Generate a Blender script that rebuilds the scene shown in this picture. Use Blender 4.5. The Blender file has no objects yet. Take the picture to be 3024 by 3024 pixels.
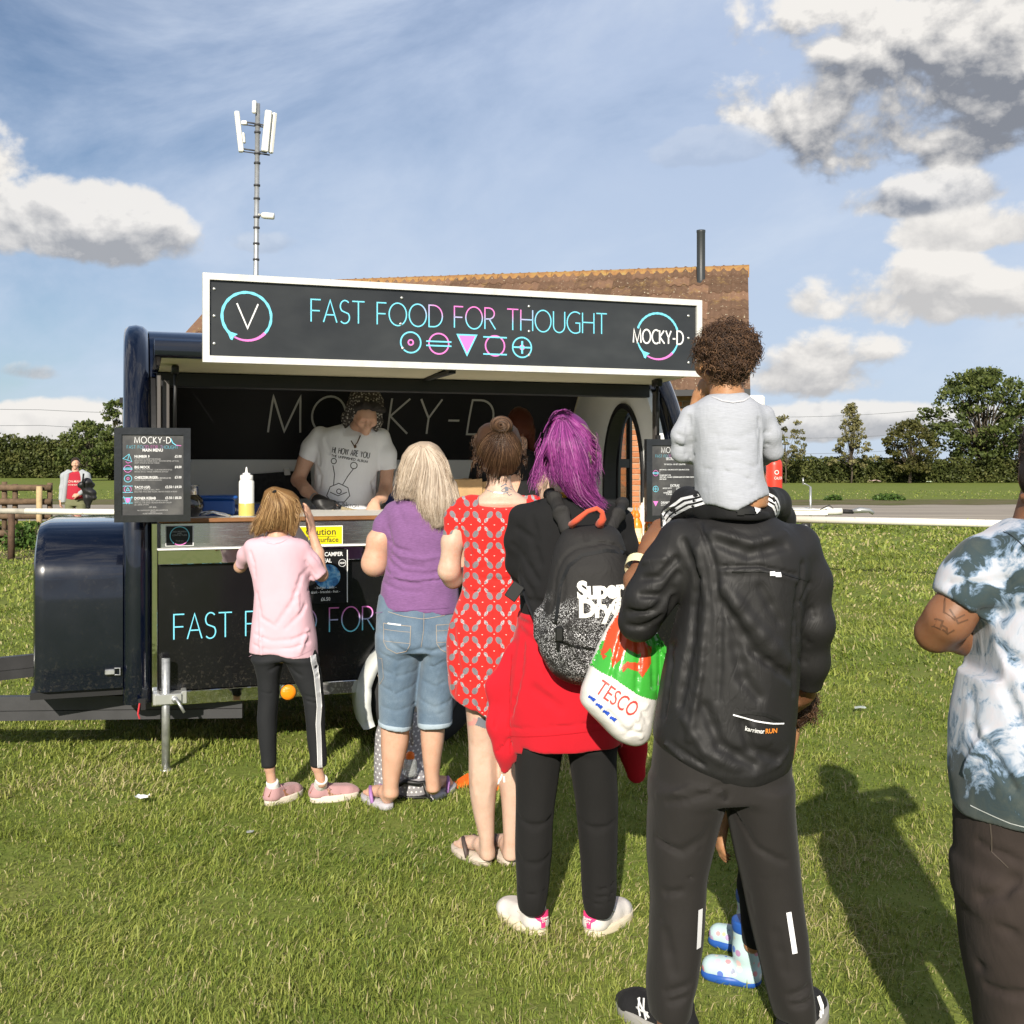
import bpy, math, random
import numpy as np
from mathutils import Vector, Matrix

random.seed(7); np.random.seed(7)
SC = bpy.context.scene
COL = SC.collection
R = math.radians

# ------------------------------------------------------------------ camera
EYE, FOC, HX, HY = 1.53, 3262.0, 1512.0, 1377.0      # measured from the photograph (3024 px wide)
cam_d = bpy.data.cameras.new('camera'); cam = bpy.data.objects.new('camera', cam_d); COL.objects.link(cam)
cam.location = (0, 0, EYE); cam.rotation_euler = (R(90), 0, 0)
cam_d.sensor_width = 36; cam_d.lens = FOC / 3024 * 36; cam_d.shift_y = -(1512 - HY) / 3024
cam_d.clip_end = 3000; cam_d.clip_start = .05
SC.camera = cam
# ------------------------------------------------------------------ light
SUN_EL, SUN_AZ = 27.0, 7.5        # the sun stands behind the camera, a little to the left
sun_d = bpy.data.lights.new('sun', 'SUN'); sun = bpy.data.objects.new('sun', sun_d); COL.objects.link(sun)
sun_d.energy = 5.0; sun_d.angle = R(.53); sun_d.color = (1, .925, .80)
to_sun = Vector((-math.sin(R(SUN_AZ)) * math.cos(R(SUN_EL)), -math.cos(R(SUN_AZ)) * math.cos(R(SUN_EL)), math.sin(R(SUN_EL))))
sun.rotation_euler = to_sun.to_track_quat('Z', 'Y').to_euler()
SC.view_settings.view_transform = 'Standard'; SC.view_settings.look = 'None'
SC.view_settings.exposure = .45; SC.view_settings.gamma = 1.0; SC.view_settings.use_curve_mapping = False

# ------------------------------------------------------------------ node expressions
class X:
 """a shader value that can be combined with ordinary arithmetic"""
 def __init__(s, nt, sock): s.nt = nt; s.s = sock
 def _m(s, op, o=None, c=None, rev=False):
  n = s.nt.nodes.new('ShaderNodeMath'); n.operation = op
  a = [s, o] if not rev else [o, s]
  if c is not None: a.append(c)
  for i, v in enumerate(a):
   if v is None: continue
   if isinstance(v, X): s.nt.links.new(v.s, n.inputs[i])
   else: n.inputs[i].default_value = v
  return X(s.nt, n.outputs[0])
 def __add__(s, o): return s._m('ADD', o)
 __radd__ = __add__
 def __sub__(s, o): return s._m('SUBTRACT', o)
 def __rsub__(s, o): return s._m('SUBTRACT', o, rev=True)
 def __mul__(s, o): return s._m('MULTIPLY', o)
 __rmul__ = __mul__
 def __truediv__(s, o): return s._m('DIVIDE', o)
 def __rtruediv__(s, o): return s._m('DIVIDE', o, rev=True)
 def gt(s, o): return s._m('GREATER_THAN', o)
 def lt(s, o): return s._m('LESS_THAN', o)
 def mx(s, o): return s._m('MAXIMUM', o)
 def mn(s, o): return s._m('MINIMUM', o)
 def floor(s): return s._m('FLOOR')
 def mod(s, o): return s._m('FLOORED_MODULO', o)
 def abs(s): return s._m('ABSOLUTE')
 def sqrt(s): return s._m('SQRT')
 def pow(s, o): return s._m('POWER', o)
 def sin(s): return s._m('SINE')
 def asin(s): return s._m('ARCSINE')
 def exp(s): return s._m('EXPONENT')
 def atan2(s, o): return s._m('ARCTAN2', o)
 def step(s, a, b):                       # smoothstep a..b
  n = s.nt.nodes.new('ShaderNodeMapRange'); n.interpolation_type = 'SMOOTHSTEP'
  s.nt.links.new(s.s, n.inputs[0]); n.inputs[1].default_value = a; n.inputs[2].default_value = b
  return X(s.nt, n.outputs[0])

class NT:
 def __init__(s, nt): s.nt = nt
 def node(s, t, **kw):
  n = s.nt.nodes.new(t)
  for k, v in kw.items(): setattr(n, k, v)
  return n
 def link(s, a, b): s.nt.links.new(a.s if isinstance(a, X) else a, b)
 def coord(s, kind='Object'):
  n = s.node('ShaderNodeTexCoord'); return n.outputs[kind]
 def geo(s, k='Position'): return s.node('ShaderNodeNewGeometry').outputs[k]
 def sep(s, v):
  n = s.node('ShaderNodeSeparateXYZ'); s.link(v, n.inputs[0]); return [X(s.nt, o) for o in n.outputs]
 def comb(s, *a):
  n = s.node('ShaderNodeCombineXYZ')
  for i, v in enumerate(a):
   if isinstance(v, X): s.link(v, n.inputs[i])
   else: n.inputs[i].default_value = v
  return n.outputs[0]
 def vmul(s, v, k):
  n = s.node('ShaderNodeVectorMath', operation='MULTIPLY'); s.link(v, n.inputs[0]); n.inputs[1].default_value = k; return n.outputs[0]
 def noise(s, v, scale, detail=3, rough=.55, dist=0.0, out='Fac'):
  n = s.node('ShaderNodeTexNoise'); s.link(v, n.inputs['Vector'])
  n.inputs['Scale'].default_value = scale; n.inputs['Detail'].default_value = detail
  n.inputs['Roughness'].default_value = rough; n.inputs['Distortion'].default_value = dist
  return X(s.nt, n.outputs[out])
 def voro(s, v, scale, out='Distance', feature='F1'):
  n = s.node('ShaderNodeTexVoronoi', feature=feature); s.link(v, n.inputs['Vector']); n.inputs['Scale'].default_value = scale
  return X(s.nt, n.outputs[out])
 def attr(s, name, out='Fac'):
  n = s.node('ShaderNodeAttribute', attribute_name=name); return X(s.nt, n.outputs[out])
 def objrand(s): return X(s.nt, s.node('ShaderNodeObjectInfo').outputs['Random'])
 def ramp(s, f, stops):
  n = s.node('ShaderNodeValToRGB'); s.link(f, n.inputs[0]); e = n.color_ramp.elements
  while len(e) < len(stops): e.new(.5)
  for i, (p, c) in enumerate(stops): e[i].position = p; e[i].color = (*c, 1)
  return X(s.nt, n.outputs[0])
 def mix(s, f, a, b):
  n = s.node('ShaderNodeMix', data_type='RGBA')
  for i, v in ((0, f), (6, a), (7, b)):
   if isinstance(v, X): s.link(v, n.inputs[i])
   elif i == 0: n.inputs[0].default_value = v
   else: n.inputs[i].default_value = (*v, 1)
  return X(s.nt, n.outputs[2])
 def bump(s, h, strength=.3, dist=.01, normal=None):
  n = s.node('ShaderNodeBump'); s.link(h, n.inputs['Height']); n.inputs['Strength'].default_value = strength; n.inputs['Distance'].default_value = dist
  if normal is not None: s.link(normal, n.inputs['Normal'])
  return n.outputs[0]

def material(name, fn=None, color=(.5, .5, .5), rough=.6, metal=0.0, spec=.5, coat=0.0, sheen=0.0, var=0.0, vscale=8.0, bump=0.0, bscale=40.0, bstretch=(1, 1, 1), bdist=.01, sss=0.0, trans=0.0, ior=1.45):
 m = bpy.data.materials.new(name); m.use_nodes = True
 nt = NT(m.node_tree); b = m.node_tree.nodes['Principled BSDF']
 b.inputs['Base Color'].default_value = (*color, 1); b.inputs['Roughness'].default_value = rough
 b.inputs['Metallic'].default_value = metal; b.inputs['Specular IOR Level'].default_value = spec
 b.inputs['Coat Weight'].default_value = coat; b.inputs['Coat Roughness'].default_value = .04
 b.inputs['Sheen Weight'].default_value = sheen; b.inputs['Transmission Weight'].default_value = trans; b.inputs['IOR'].default_value = ior
 if sss: b.inputs['Subsurface Weight'].default_value = sss; b.inputs['Subsurface Radius'].default_value = (.012, .004, .002); b.inputs['Subsurface Scale'].default_value = 1
 co = nt.coord()
 if var:
  f = nt.noise(co, vscale, 4, .6)
  lo = tuple(c * (1 - var) for c in color); hi = tuple(min(1, c * (1 + var)) for c in color)
  nt.link(nt.ramp(f, [(.3, lo), (.7, hi)]), b.inputs['Base Color'])
 if bump:
  h = nt.noise(nt.vmul(co, bstretch), bscale, 4, .6)
  nt.link(nt.bump(h, bump, bdist), b.inputs['Normal'])
 if fn: fn(nt, b, co)
 return m

# ------------------------------------------------------------------ objects
def link(o, parent=None):
 COL.objects.link(o)
 if parent is not None: o.parent = parent
 return o
def thing(name, label, cat, loc=(0, 0, 0), rotz=0.0, group=None):
 o = bpy.data.objects.new(name, None); o.empty_display_size = .1; link(o)
 o.location = loc; o.rotation_euler = (0, 0, rotz)
 return tag(o, label, cat, group)
def tag(o, label=None, cat=None, group=None, kind=None):
 if label: o['label'] = label
 if cat: o['category'] = cat
 if group: o['group'] = group
 if kind: o['kind'] = kind
 return o
def mesh_obj(name, verts, faces, mat, parent=None, smooth=False, loc=None):
 me = bpy.data.meshes.new(name)
 if isinstance(faces, np.ndarray):
  verts = np.asarray(verts, np.float32); nf, k = faces.shape
  me.vertices.add(len(verts)); me.vertices.foreach_set('co', verts.ravel())
  me.loops.add(nf * k); me.loops.foreach_set('vertex_index', faces.astype(np.int32).ravel())
  me.polygons.add(nf); me.polygons.foreach_set('loop_start', np.arange(0, nf * k, k, dtype=np.int32))
  me.update(calc_edges=True)
 else:
  me.from_pydata([tuple(v) for v in verts], [], faces)
 if smooth: me.polygons.foreach_set('use_smooth', np.ones(len(me.polygons), bool))
 if mat is not None:
  for m in (mat if isinstance(mat, (list, tuple)) else [mat]): me.materials.append(m)
 o = bpy.data.objects.new(name, me); link(o, parent)
 if loc is not None: o.location = loc
 return o

class MB:
 """collects simple shapes into one mesh"""
 def __init__(s): s.v = []; s.f = []; s.mi = []; s.cur = 0
 def add(s, vs, fs):
  b = len(s.v); s.v += [tuple(p) for p in vs]; s.f += [tuple(i + b for i in f) for f in fs]; s.mi += [s.cur] * len(fs)
 def box(s, a, b, bev=0.0, M=None):
  (x0, y0, z0), (x1, y1, z1) = a, b
  if bev <= 0:
   vs = [(x, y, z) for z in (z0, z1) for x, y in ((x0, y0), (x1, y0), (x1, y1), (x0, y1))]
   fs = [(3, 2, 1, 0), (4, 5, 6, 7), (0, 1, 5, 4), (1, 2, 6, 5), (2, 3, 7, 6), (3, 0, 4, 7)]
  else:
   bev = min(bev, (x1 - x0) / 2.01, (y1 - y0) / 2.01, (z1 - z0) / 2.01)
   vs, fs = [], []
   prof = [(x0 + bev, y0), (x1 - bev, y0), (x1, y0 + bev), (x1, y1 - bev), (x1 - bev, y1), (x0 + bev, y1), (x0, y1 - bev), (x0, y0 + bev)]
   ins = [(x0 + bev, y0 + bev), (x1 - bev, y0 + bev), (x1 - bev, y0 + bev), (x1 - bev, y1 - bev), (x1 - bev, y1 - bev), (x0 + bev, y1 - bev), (x0 + bev, y1 - bev), (x0 + bev, y0 + bev)]
   for pr, z in ((ins, z0), (prof, z0 + bev), (prof, z1 - bev), (ins, z1)): vs += [(x, y, z) for x, y in pr]
   for r in range(3):
    for i in range(8):
     j = (i + 1) % 8; fs.append((r * 8 + i, r * 8 + j, r * 8 + 8 + j, r * 8 + 8 + i))
   fs.append(tuple(reversed(range(8)))); fs.append(tuple(range(24, 32)))
  if M is not None: vs = [M @ Vector(p) for p in vs]
  s.add(vs, fs)
 def tube(s, pts, r, n=8, cap=True, up=None):
  pts = [Vector(p) for p in pts]; rs = r if isinstance(r, (list, tuple, np.ndarray)) else [r] * len(pts)
  vs = []; prev = None
  for i, p in enumerate(pts):
   t = (pts[min(i + 1, len(pts) - 1)] - pts[max(i - 1, 0)]).normalized()
   if prev is None:
    a = Vector(up) if up else (Vector((0, 0, 1)) if abs(t.z) < .9 else Vector((1, 0, 0)))
    u = t.cross(a).normalized()
   else:
    u = (prev - t * prev.dot(t)).normalized()
   prev = u; w = t.cross(u)
   for k in range(n):
    an = 2 * math.pi * k / n; vs.append(p + (u * math.cos(an) + w * math.sin(an)) * rs[i])
  fs = []
  for i in range(len(pts) - 1):
   for k in range(n):
    j = (k + 1) % n; fs.append((i * n + k, i * n + j, i * n + n + j, i * n + n + k))
  if cap: fs.append(tuple(reversed(range(n)))); fs.append(tuple(range((len(pts) - 1) * n, len(pts) * n)))
  s.add(vs, fs)
 def lathe(s, prof, n=24, M=None, a0=0.0, a1=2 * math.pi):
  full = abs(a1 - a0 - 2 * math.pi) < 1e-6; m = n if full else n + 1
  vs = []
  for r, z in prof:
   for k in range(m):
    an = a0 + (a1 - a0) * k / n; vs.append(Vector((r * math.cos(an), r * math.sin(an), z)))
  if M is not None: vs = [M @ v for v in vs]
  fs = []
  for i in range(len(prof) - 1):
   for k in range(n if full else n):
    j = (k + 1) % m; fs.append((i * m + k, i * m + j, i * m + m + j, i * m + m + k))
  s.add(vs, fs)
 def prism(s, poly, y0, y1, M=None):
  """polygon in x,z swept from y0 to y1"""
  n = len(poly); vs = [Vector((x, y0, z)) for x, z in poly] + [Vector((x, y1, z)) for x, z in poly]
  if M is not None: vs = [M @ v for v in vs]
  s.add(vs, [tuple(range(n)), tuple(reversed(range(n, 2 * n)))] + [(i, i + n, (i + 1) % n + n, (i + 1) % n) for i in range(n)])
 def ribbon(s, pts, w, y, closed=False, flip=False):
  """flat stroke of width w along 2-D points (x,z) at depth y (number or function)"""
  P = [np.array(p, float) for p in pts]; n = len(P); vs = []
  for i in range(n):
   a = P[i - 1] if (i > 0 or closed) else P[i]; c = P[(i + 1) % n] if (i < n - 1 or closed) else P[i]
   d1 = P[i] - a; d2 = c - P[i]
   l1 = np.hypot(*d1); l2 = np.hypot(*d2)
   d1 = d1 / l1 if l1 > 1e-9 else d2 / max(l2, 1e-9); d2 = d2 / l2 if l2 > 1e-9 else d1
   n1 = np.array((-d1[1], d1[0])); n2 = np.array((-d2[1], d2[0])); m = n1 + n2; ml = np.hypot(*m)
   m = m / ml if ml > .3 else n1
   k = 1 / max(.45, m.dot(n1)); off = m * w / 2 * k
   for q in (P[i] + off, P[i] - off):
    vs.append((q[0], y(q[0], q[1]) if callable(y) else y, q[1]))
  fs = [(2 * i, 2 * i + 1, (2 * i + 3) % (2 * n), (2 * i + 2) % (2 * n)) for i in range(n if closed else n - 1)]
  s.add(vs, fs)
 def poly(s, pts, y):
  s.add([(p[0], y(p[0], p[1]) if callable(y) else y, p[1]) for p in pts], [tuple(range(len(pts)))])
 def build(s, name, mat, parent=None, smooth=False, loc=None, label=None):
  o = mesh_obj(name, s.v, s.f, mat, parent, smooth, loc)
  if isinstance(mat, (list, tuple)): o.data.polygons.foreach_set('material_index', s.mi)
  if label: o['label'] = label
  return o
def flat_sharp(o, ang=35):
 """smooth shading with sharp edges kept"""
 me = o.data; me.polygons.foreach_set('use_smooth', np.ones(len(me.polygons), bool))
 me.set_sharp_from_angle(angle=R(ang)); return o

# ------------------------------------------------------------------ thin caps lettering, drawn as strokes
def arc(cx, cz, rx, rz, a0, a1, n=14): return [(cx + rx * math.cos(R(a0 + (a1 - a0) * i / n)), cz + rz * math.sin(R(a0 + (a1 - a0) * i / n))) for i in range(n + 1)]
GL = {'A': (.62, [[(0, 0), (.31, 1), (.62, 0)], [(.11, .34), (.51, .34)]]),
 'B': (.52, [[(0, 0), (0, 1)], [(0, 1), (.24, 1)] + arc(.24, .76, .22, .24, 90, -90, 8) + [(0, .52)], [(.24, .52)] + arc(.26, .26, .25, .26, 90, -90, 8) + [(0, 0)]]),
 'C': (.62, [arc(.42, .5, .42, .52, 55, 305, 18)]), 'D': (.66, [[(0, 0), (0, 1), (.22, 1)] + arc(.22, .5, .44, .5, 90, -90, 14) + [(0, 0)]]),
 'E': (.44, [[(.44, 1), (0, 1), (0, 0), (.44, 0)], [(0, .53), (.4, .53)]]), 'F': (.44, [[(.44, 1), (0, 1), (0, 0)], [(0, .5), (.4, .5)]]),
 'G': (.7, [arc(.44, .5, .44, .52, 55, 290, 18) + [(.68, .06), (.68, .48), (.44, .48)]]), 'H': (.62, [[(0, 0), (0, 1)], [(.62, 0), (.62, 1)], [(0, .53), (.62, .53)]]),
 'I': (0.0, [[(0, 0), (0, 1)]]), 'J': (.25, [[(.25, 1), (.25, .1)] + arc(.1, .1, .15, .2, 0, -100, 6)]), 'K': (.5, [[(0, 0), (0, 1)], [(.47, 1), (.02, .5), (.52, 0)]]),
 'L': (.42, [[(0, 1), (0, 0), (.42, 0)]]), 'M': (.8, [[(0, 0), (.07, 1), (.4, .03), (.73, 1), (.8, 0)]]), 'N': (.64, [[(0, 0), (0, 1), (.64, 0), (.64, 1)]]),
 'O': (.84, [arc(.42, .5, .42, .52, 90, 450, 28)]), 'P': (.48, [[(0, 0), (0, 1), (.2, 1)] + arc(.2, .74, .28, .26, 90, -90, 10) + [(0, .48)]]),
 'R': (.54, [[(0, 0), (0, 1), (.2, 1)] + arc(.2, .74, .28, .26, 90, -90, 10) + [(0, .48)], [(.22, .48), (.54, 0)]]),
 'S': (.46, [arc(.25, .75, .22, .27, 40, 230, 10) + arc(.23, .25, .23, .27, 60, -140, 10)[1:]]), 'T': (.58, [[(0, 1), (.58, 1)], [(.29, 1), (.29, 0)]]),
 'U': (.6, [[(0, 1), (0, .3)] + arc(.3, .3, .3, .32, 180, 360, 12) + [(.6, 1)]]), 'V': (.62, [[(0, 1), (.31, 0), (.62, 1)]]), 'W': (.86, [[(0, 1), (.22, 0), (.43, .95), (.64, 0), (.86, 1)]]),
 'X': (.56, [[(0, 0), (.56, 1)], [(.56, 0), (0, 1)]]), 'Y': (.56, [[(0, 1), (.28, .46), (.56, 1)], [(.28, .46), (.28, 0)]]), 'Z': (.5, [[(0, 1), (.5, 1), (0, 0), (.5, 0)]]),
 '-': (.3, [[(0, .4), (.3, .4)]]), ',': (.05, [[(.05, .05), (0, -.12)]]), ' ': (.34, []), '8': (.46, [arc(.23, .75, .19, .25, 90, 450, 12), arc(.23, .26, .23, .26, 90, 450, 12)]), '3': (.42, [arc(.18, .76, .2, .25, 130, -90, 10), arc(.18, .26, .23, .26, 90, -130, 10)])}
def strokes(text, gap=.2):
 out = []; x = 0
 for c in text:
  w, st = GL[c]
  for s_ in st: out.append([(px + x, pz) for px, pz in s_])
  x += w + gap
 return out, x - gap
def lettering(mb, text, x, z, h, y, w=.07, width=None, gap=.2, fn=None):
 """strokes of the text; fn maps (x,z) afterwards; width fits the text to a length"""
 st, tw = strokes(text, gap); kx = (width / tw) if width else h
 for s_ in st:
  P = []
  for (a0, b0), (a1, b1) in zip(s_[:-1], s_[1:]):       # subdivide long strokes so that they follow curved surfaces
   n = max(1, int(math.hypot((a1 - a0) * kx, (b1 - b0) * h) / .03)) if fn or callable(y) else 1
   P += [(a0 + (a1 - a0) * i / n, b0 + (b1 - b0) * i / n) for i in range(n)]
  closed = math.hypot(s_[0][0] - s_[-1][0], s_[0][1] - s_[-1][1]) < 1e-6
  if not closed: P.append(s_[-1])
  P = [(x + a * kx, z + b * h) for a, b in P]
  if fn: P = [fn(*p) for p in P]
  mb.ribbon(P, w * h, y, closed)
def font_text(name, text, size, mat, parent, loc, rot=(R(90), 0, 0), align='LEFT', bold=0.0, squeeze=1.0):
 c = bpy.data.curves.new(name, 'FONT'); c.body = text; c.size = size; c.align_x = align; c.offset = bold; c.fill_mode = 'FRONT'; c.resolution_u = 2; c.space_line = .85
 t = bpy.data.objects.new(name + '_tmp', c); COL.objects.link(t)
 dg = bpy.context.evaluated_depsgraph_get(); me = bpy.data.meshes.new_from_object(t.evaluated_get(dg))
 bpy.data.objects.remove(t); bpy.data.curves.remove(c)
 me.name = name; me.materials.clear(); me.materials.append(mat)
 o = bpy.data.objects.new(name, me); link(o, parent); o.location = loc; o.rotation_euler = rot; o.scale = (squeeze, 1, 1)
 return o
def join_meshes(name, objs, mat, parent):
 """one mesh from several (used for the lines of print on one board)"""
 V, F = [], []
 for o in objs:
  M = o.matrix_basis; b = len(V)
  V += [M @ v.co for v in o.data.vertices]; F += [tuple(i + b for i in p.vertices) for p in o.data.polygons]
  me = o.data; bpy.data.objects.remove(o); bpy.data.meshes.remove(me)
 return tag(mesh_obj(name, V, F, mat, parent), kind='stuff')

# ------------------------------------------------------------------ world: daylight sky with clouds
def sky_world():
 w = bpy.data.worlds.new('World'); SC.world = w; w.use_nodes = True
 nt = NT(w.node_tree); w.node_tree.nodes.clear()
 sk = nt.node('ShaderNodeTexSky', sky_type='NISHITA'); sk.sun_disc = False
 sk.sun_elevation = R(SUN_EL); sk.sun_rotation = R(180 + SUN_AZ); sk.air_density = 1.0; sk.dust_density = .2; sk.ozone_density = 4.0
 d = nt.coord('Generated'); x, y, z = nt.sep(d)
 az = x.atan2(y); el = z.mx(-1).mn(1).asin()
 v2 = nt.comb(az, el * 1.25, 0.0)
 def at(px, py):                                   # direction of a point seen in the photograph (1932 px wide)
  u, v = (px - 966) / 2084, (880 - py) / 2084
  return math.atan(u), math.atan(v / math.sqrt(1 + u * u))
 big = nt.noise(v2, 6.0, 2, .5); med = nt.noise(v2, 13.0, 7, .56, .12)
 # cumulus banks: centre, half width, half height (pixels), how dark the belly is, how ragged and thin
 banks = [(130, 440, 230, 66, .75, .08), (-420, 300, 300, 130, .6, 0), (1900, 105, 390, 225, 1.0, 0), (1765, 560, 250, 60, .4, 0), (1545, 695, 170, 62, .5, 0), (1780, 372, 140, 42, 1.0, .1), (1870, 430, 150, 50, .3, 0), (70, 815, 210, 45, .12, 0),
    (40, 702, 60, 20, .6, .3), (2300, 500, 300, 140, .5, 0), (1650, 800, 240, 36, .6, .1), (1330, 290, 100, 34, .9, .86), (510, 460, 90, 26, .9, .8)]
 Mx, Sh, Dk, Th = None, None, None, None
 for px, py, hw, hh, dark, thin in banks:
  a, e = at(px, py); ww, wh = hw / 2084, hh / 2084
  u = (az - a) / ww; v = (el - e) / wh
  m = 1 - u * u - v * v * (v.gt(0) * .75 + (v.lt(0)) * 1.7)        # flat base, heaped top
  m = m.mx(-2)
  g = (m * 4.0).exp(); v = v.mx(-1.2).mn(1.2)
  if Mx is None: Mx, W, Sh, Dk, Th = m, g, g * v, g * dark, g * thin
  else: Mx, W, Sh, Dk, Th = Mx.mx(m), W + g, Sh + g * v, Dk + g * dark, Th + g * thin
 Sh, Dk, Th = Sh / W, Dk / W, Th / W
 # elsewhere in the sky (outside the picture) the same kind of clouds drift
 away = (az.abs() - .62).mx(0) * 2.0
 free = nt.noise(nt.comb(az * .8, el * 1.6, 3.0), 3.2, 4, .55)
 Mx = Mx.mx((free - .52) * 4.0 * away.mn(1) - 1.2 * (1 - away.mn(1)))
 edge = (Mx * .8 + (big - .5) * 2.6 + (med - .5) * 3.6 + .22)
 dens = edge.step(.02, .55) * (1 - Th)
 med2 = nt.noise(nt.comb(az + .004, el * 1.25 + .016, 0.0), 13.0, 7, .56, .12)          # the same billows seen a little towards the light
 lit = (.50 + Sh * .75 + (med - med2) * 4.6 + (big - .5) * .8 - edge.step(.4, 1.6) * .10)
 shade = (1 - lit).mx(0).mn(1) * (Dk * .85 + .15)
 ccol = nt.mix(shade.mn(1), (.95, .92, .88), (.26, .28, .325))
 # thin high veil, denser to the right and towards the middle of the sky
 ci = nt.noise(nt.comb(az * 1.1 + el * .9, el * 2.6 - az * .9, 0.0), 2.4, 7, .60, .35)
 side = (az * 1.5 + .62).mx(0).mn(1)
 low = (1 - el * 2.1).mx(0).mn(1)
 veil = ((ci - .5) * 1.9 + side * .74 + low * .50 + .27).step(0.0, 1.0) * .90 * (1 - .55 * el.step(.42, .95))
 bg1 = nt.node('ShaderNodeBackground'); nt.link(sk.outputs[0], bg1.inputs[0]); bg1.inputs[1].default_value = .062
 bg2 = nt.node('ShaderNodeBackground'); nt.link(nt.mix(ci.step(.44, .72) * .65 * (1 - low * .6), nt.mix(low, (.345, .42, .575), (.43, .51, .625)), (.56, .61, .685)), bg2.inputs[0]); bg2.inputs[1].default_value = 1.0
 bg3 = nt.node('ShaderNodeBackground'); nt.link(ccol, bg3.inputs[0]); bg3.inputs[1].default_value = .70
 m1 = nt.node('ShaderNodeMixShader'); nt.link(veil, m1.inputs[0]); nt.link(bg1.outputs[0], m1.inputs[1]); nt.link(bg2.outputs[0], m1.inputs[2])
 up = el.step(-.02, .015)
 m2 = nt.node('ShaderNodeMixShader'); nt.link(dens * up, m2.inputs[0]); nt.link(m1.outputs[0], m2.inputs[1]); nt.link(bg3.outputs[0], m2.inputs[2])
 out = nt.node('ShaderNodeOutputWorld'); nt.link(m2.outputs[0], out.inputs[0])
sky_world()

def at(sx, sy, d):
 """world point of a place measured in the photograph (3024 px) at distance d"""
 return Vector(((sx - HX) / FOC * d, d, EYE - (sy - HY) / FOC * d))
# ================================================================== GROUND
def ground_mat():
 def fn(nt, b, co):
  p = nt.geo()
  a = nt.noise(p, .9, 4, .6); c = nt.noise(p, 7.0, 4, .65); f = nt.noise(nt.vmul(p, (1, .6, 1)), 60.0, 3, .6); w = nt.noise(nt.vmul(p, (.25, 1.0, 1)), .5, 3, .5)
  base = nt.ramp(a * .5 + c * .35 + w * .25, [(.38, (.085, .13, .020)), (.52, (.13, .175, .032)), (.68, (.19, .205, .055))])
  col = nt.mix(f.step(.35, .7), base, (.155, .18, .045))
  bare = nt.noise(p, 2.3, 5, .7).step(.63, .74)
  x, y, z = nt.sep(p)
  near = (1 - y.step(9, 20))
  col = nt.mix(bare * near * .6, col, (.20, .165, .085))
  nt.link(col, b.inputs['Base Color'])
  nt.link(nt.bump(f * .6 + c, .5, .03), b.inputs['Normal'])
 return material('mown_grass_ground', fn, rough=.95, spec=.1)
S = 1400
tag(mesh_obj('ground', [(-S, -60, 0), (S, -60, 0), (S, 1800, 0), (-S, 1800, 0)], [(0, 1, 2, 3)], ground_mat()), kind='structure')

def road_fn(nt, b, co):
 p = nt.geo()
 s = nt.noise(nt.vmul(p, (.06, 1.4, 1)), 1.0, 4, .65); g = nt.noise(p, 30.0, 2, .6)
 nt.link(nt.ramp(s * .95 + g * .05, [(.35, (.17, .15, .13)), (.5, (.31, .27, .225)), (.65, (.42, .365, .295))]), b.inputs['Base Color'])
tag(mesh_obj('road', [(-300, 31.5, .004), (300, 30.5, .004), (300, 44, .004), (-300, 45, .004)], [(0, 1, 2, 3)], material('worn_tarmac', road_fn, rough=.9, spec=.2)), kind='structure')
def verge_fn(nt, b, co):
 p = nt.geo(); s = nt.noise(nt.vmul(p, (.35, 1.6, 1)), 1.2, 5, .7)
 nt.link(nt.ramp(s, [(.36, (.10, .085, .055)), (.48, (.17, .14, .085)), (.56, (.09, .11, .03)), (.7, (.06, .085, .018))]), b.inputs['Base Color'])
vm = material('earth_verge', verge_fn, rough=1, spec=.05)
random.seed(3)
def band(name, x0, x1, ya, yb, z, m, n=120, amp=.5):
 xs = [x0 + (x1 - x0) * i / n for i in range(n + 1)]
 vs = [(x, ya + random.uniform(-amp, amp), z) for x in xs] + [(x, yb + random.uniform(-amp, amp), z) for x in xs]
 return tag(mesh_obj(name, vs, [(i, i + 1, n + 2 + i, n + 1 + i) for i in range(n)], m), kind='structure')
band('verge', -120, 160, 43.6, 51.0, .008, vm, 160, .7)
band('path', -40, -6.6, 17.4, 21.5, .004, material('dusty_track', verge_fn, rough=1, spec=.05), 40, .25)

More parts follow.
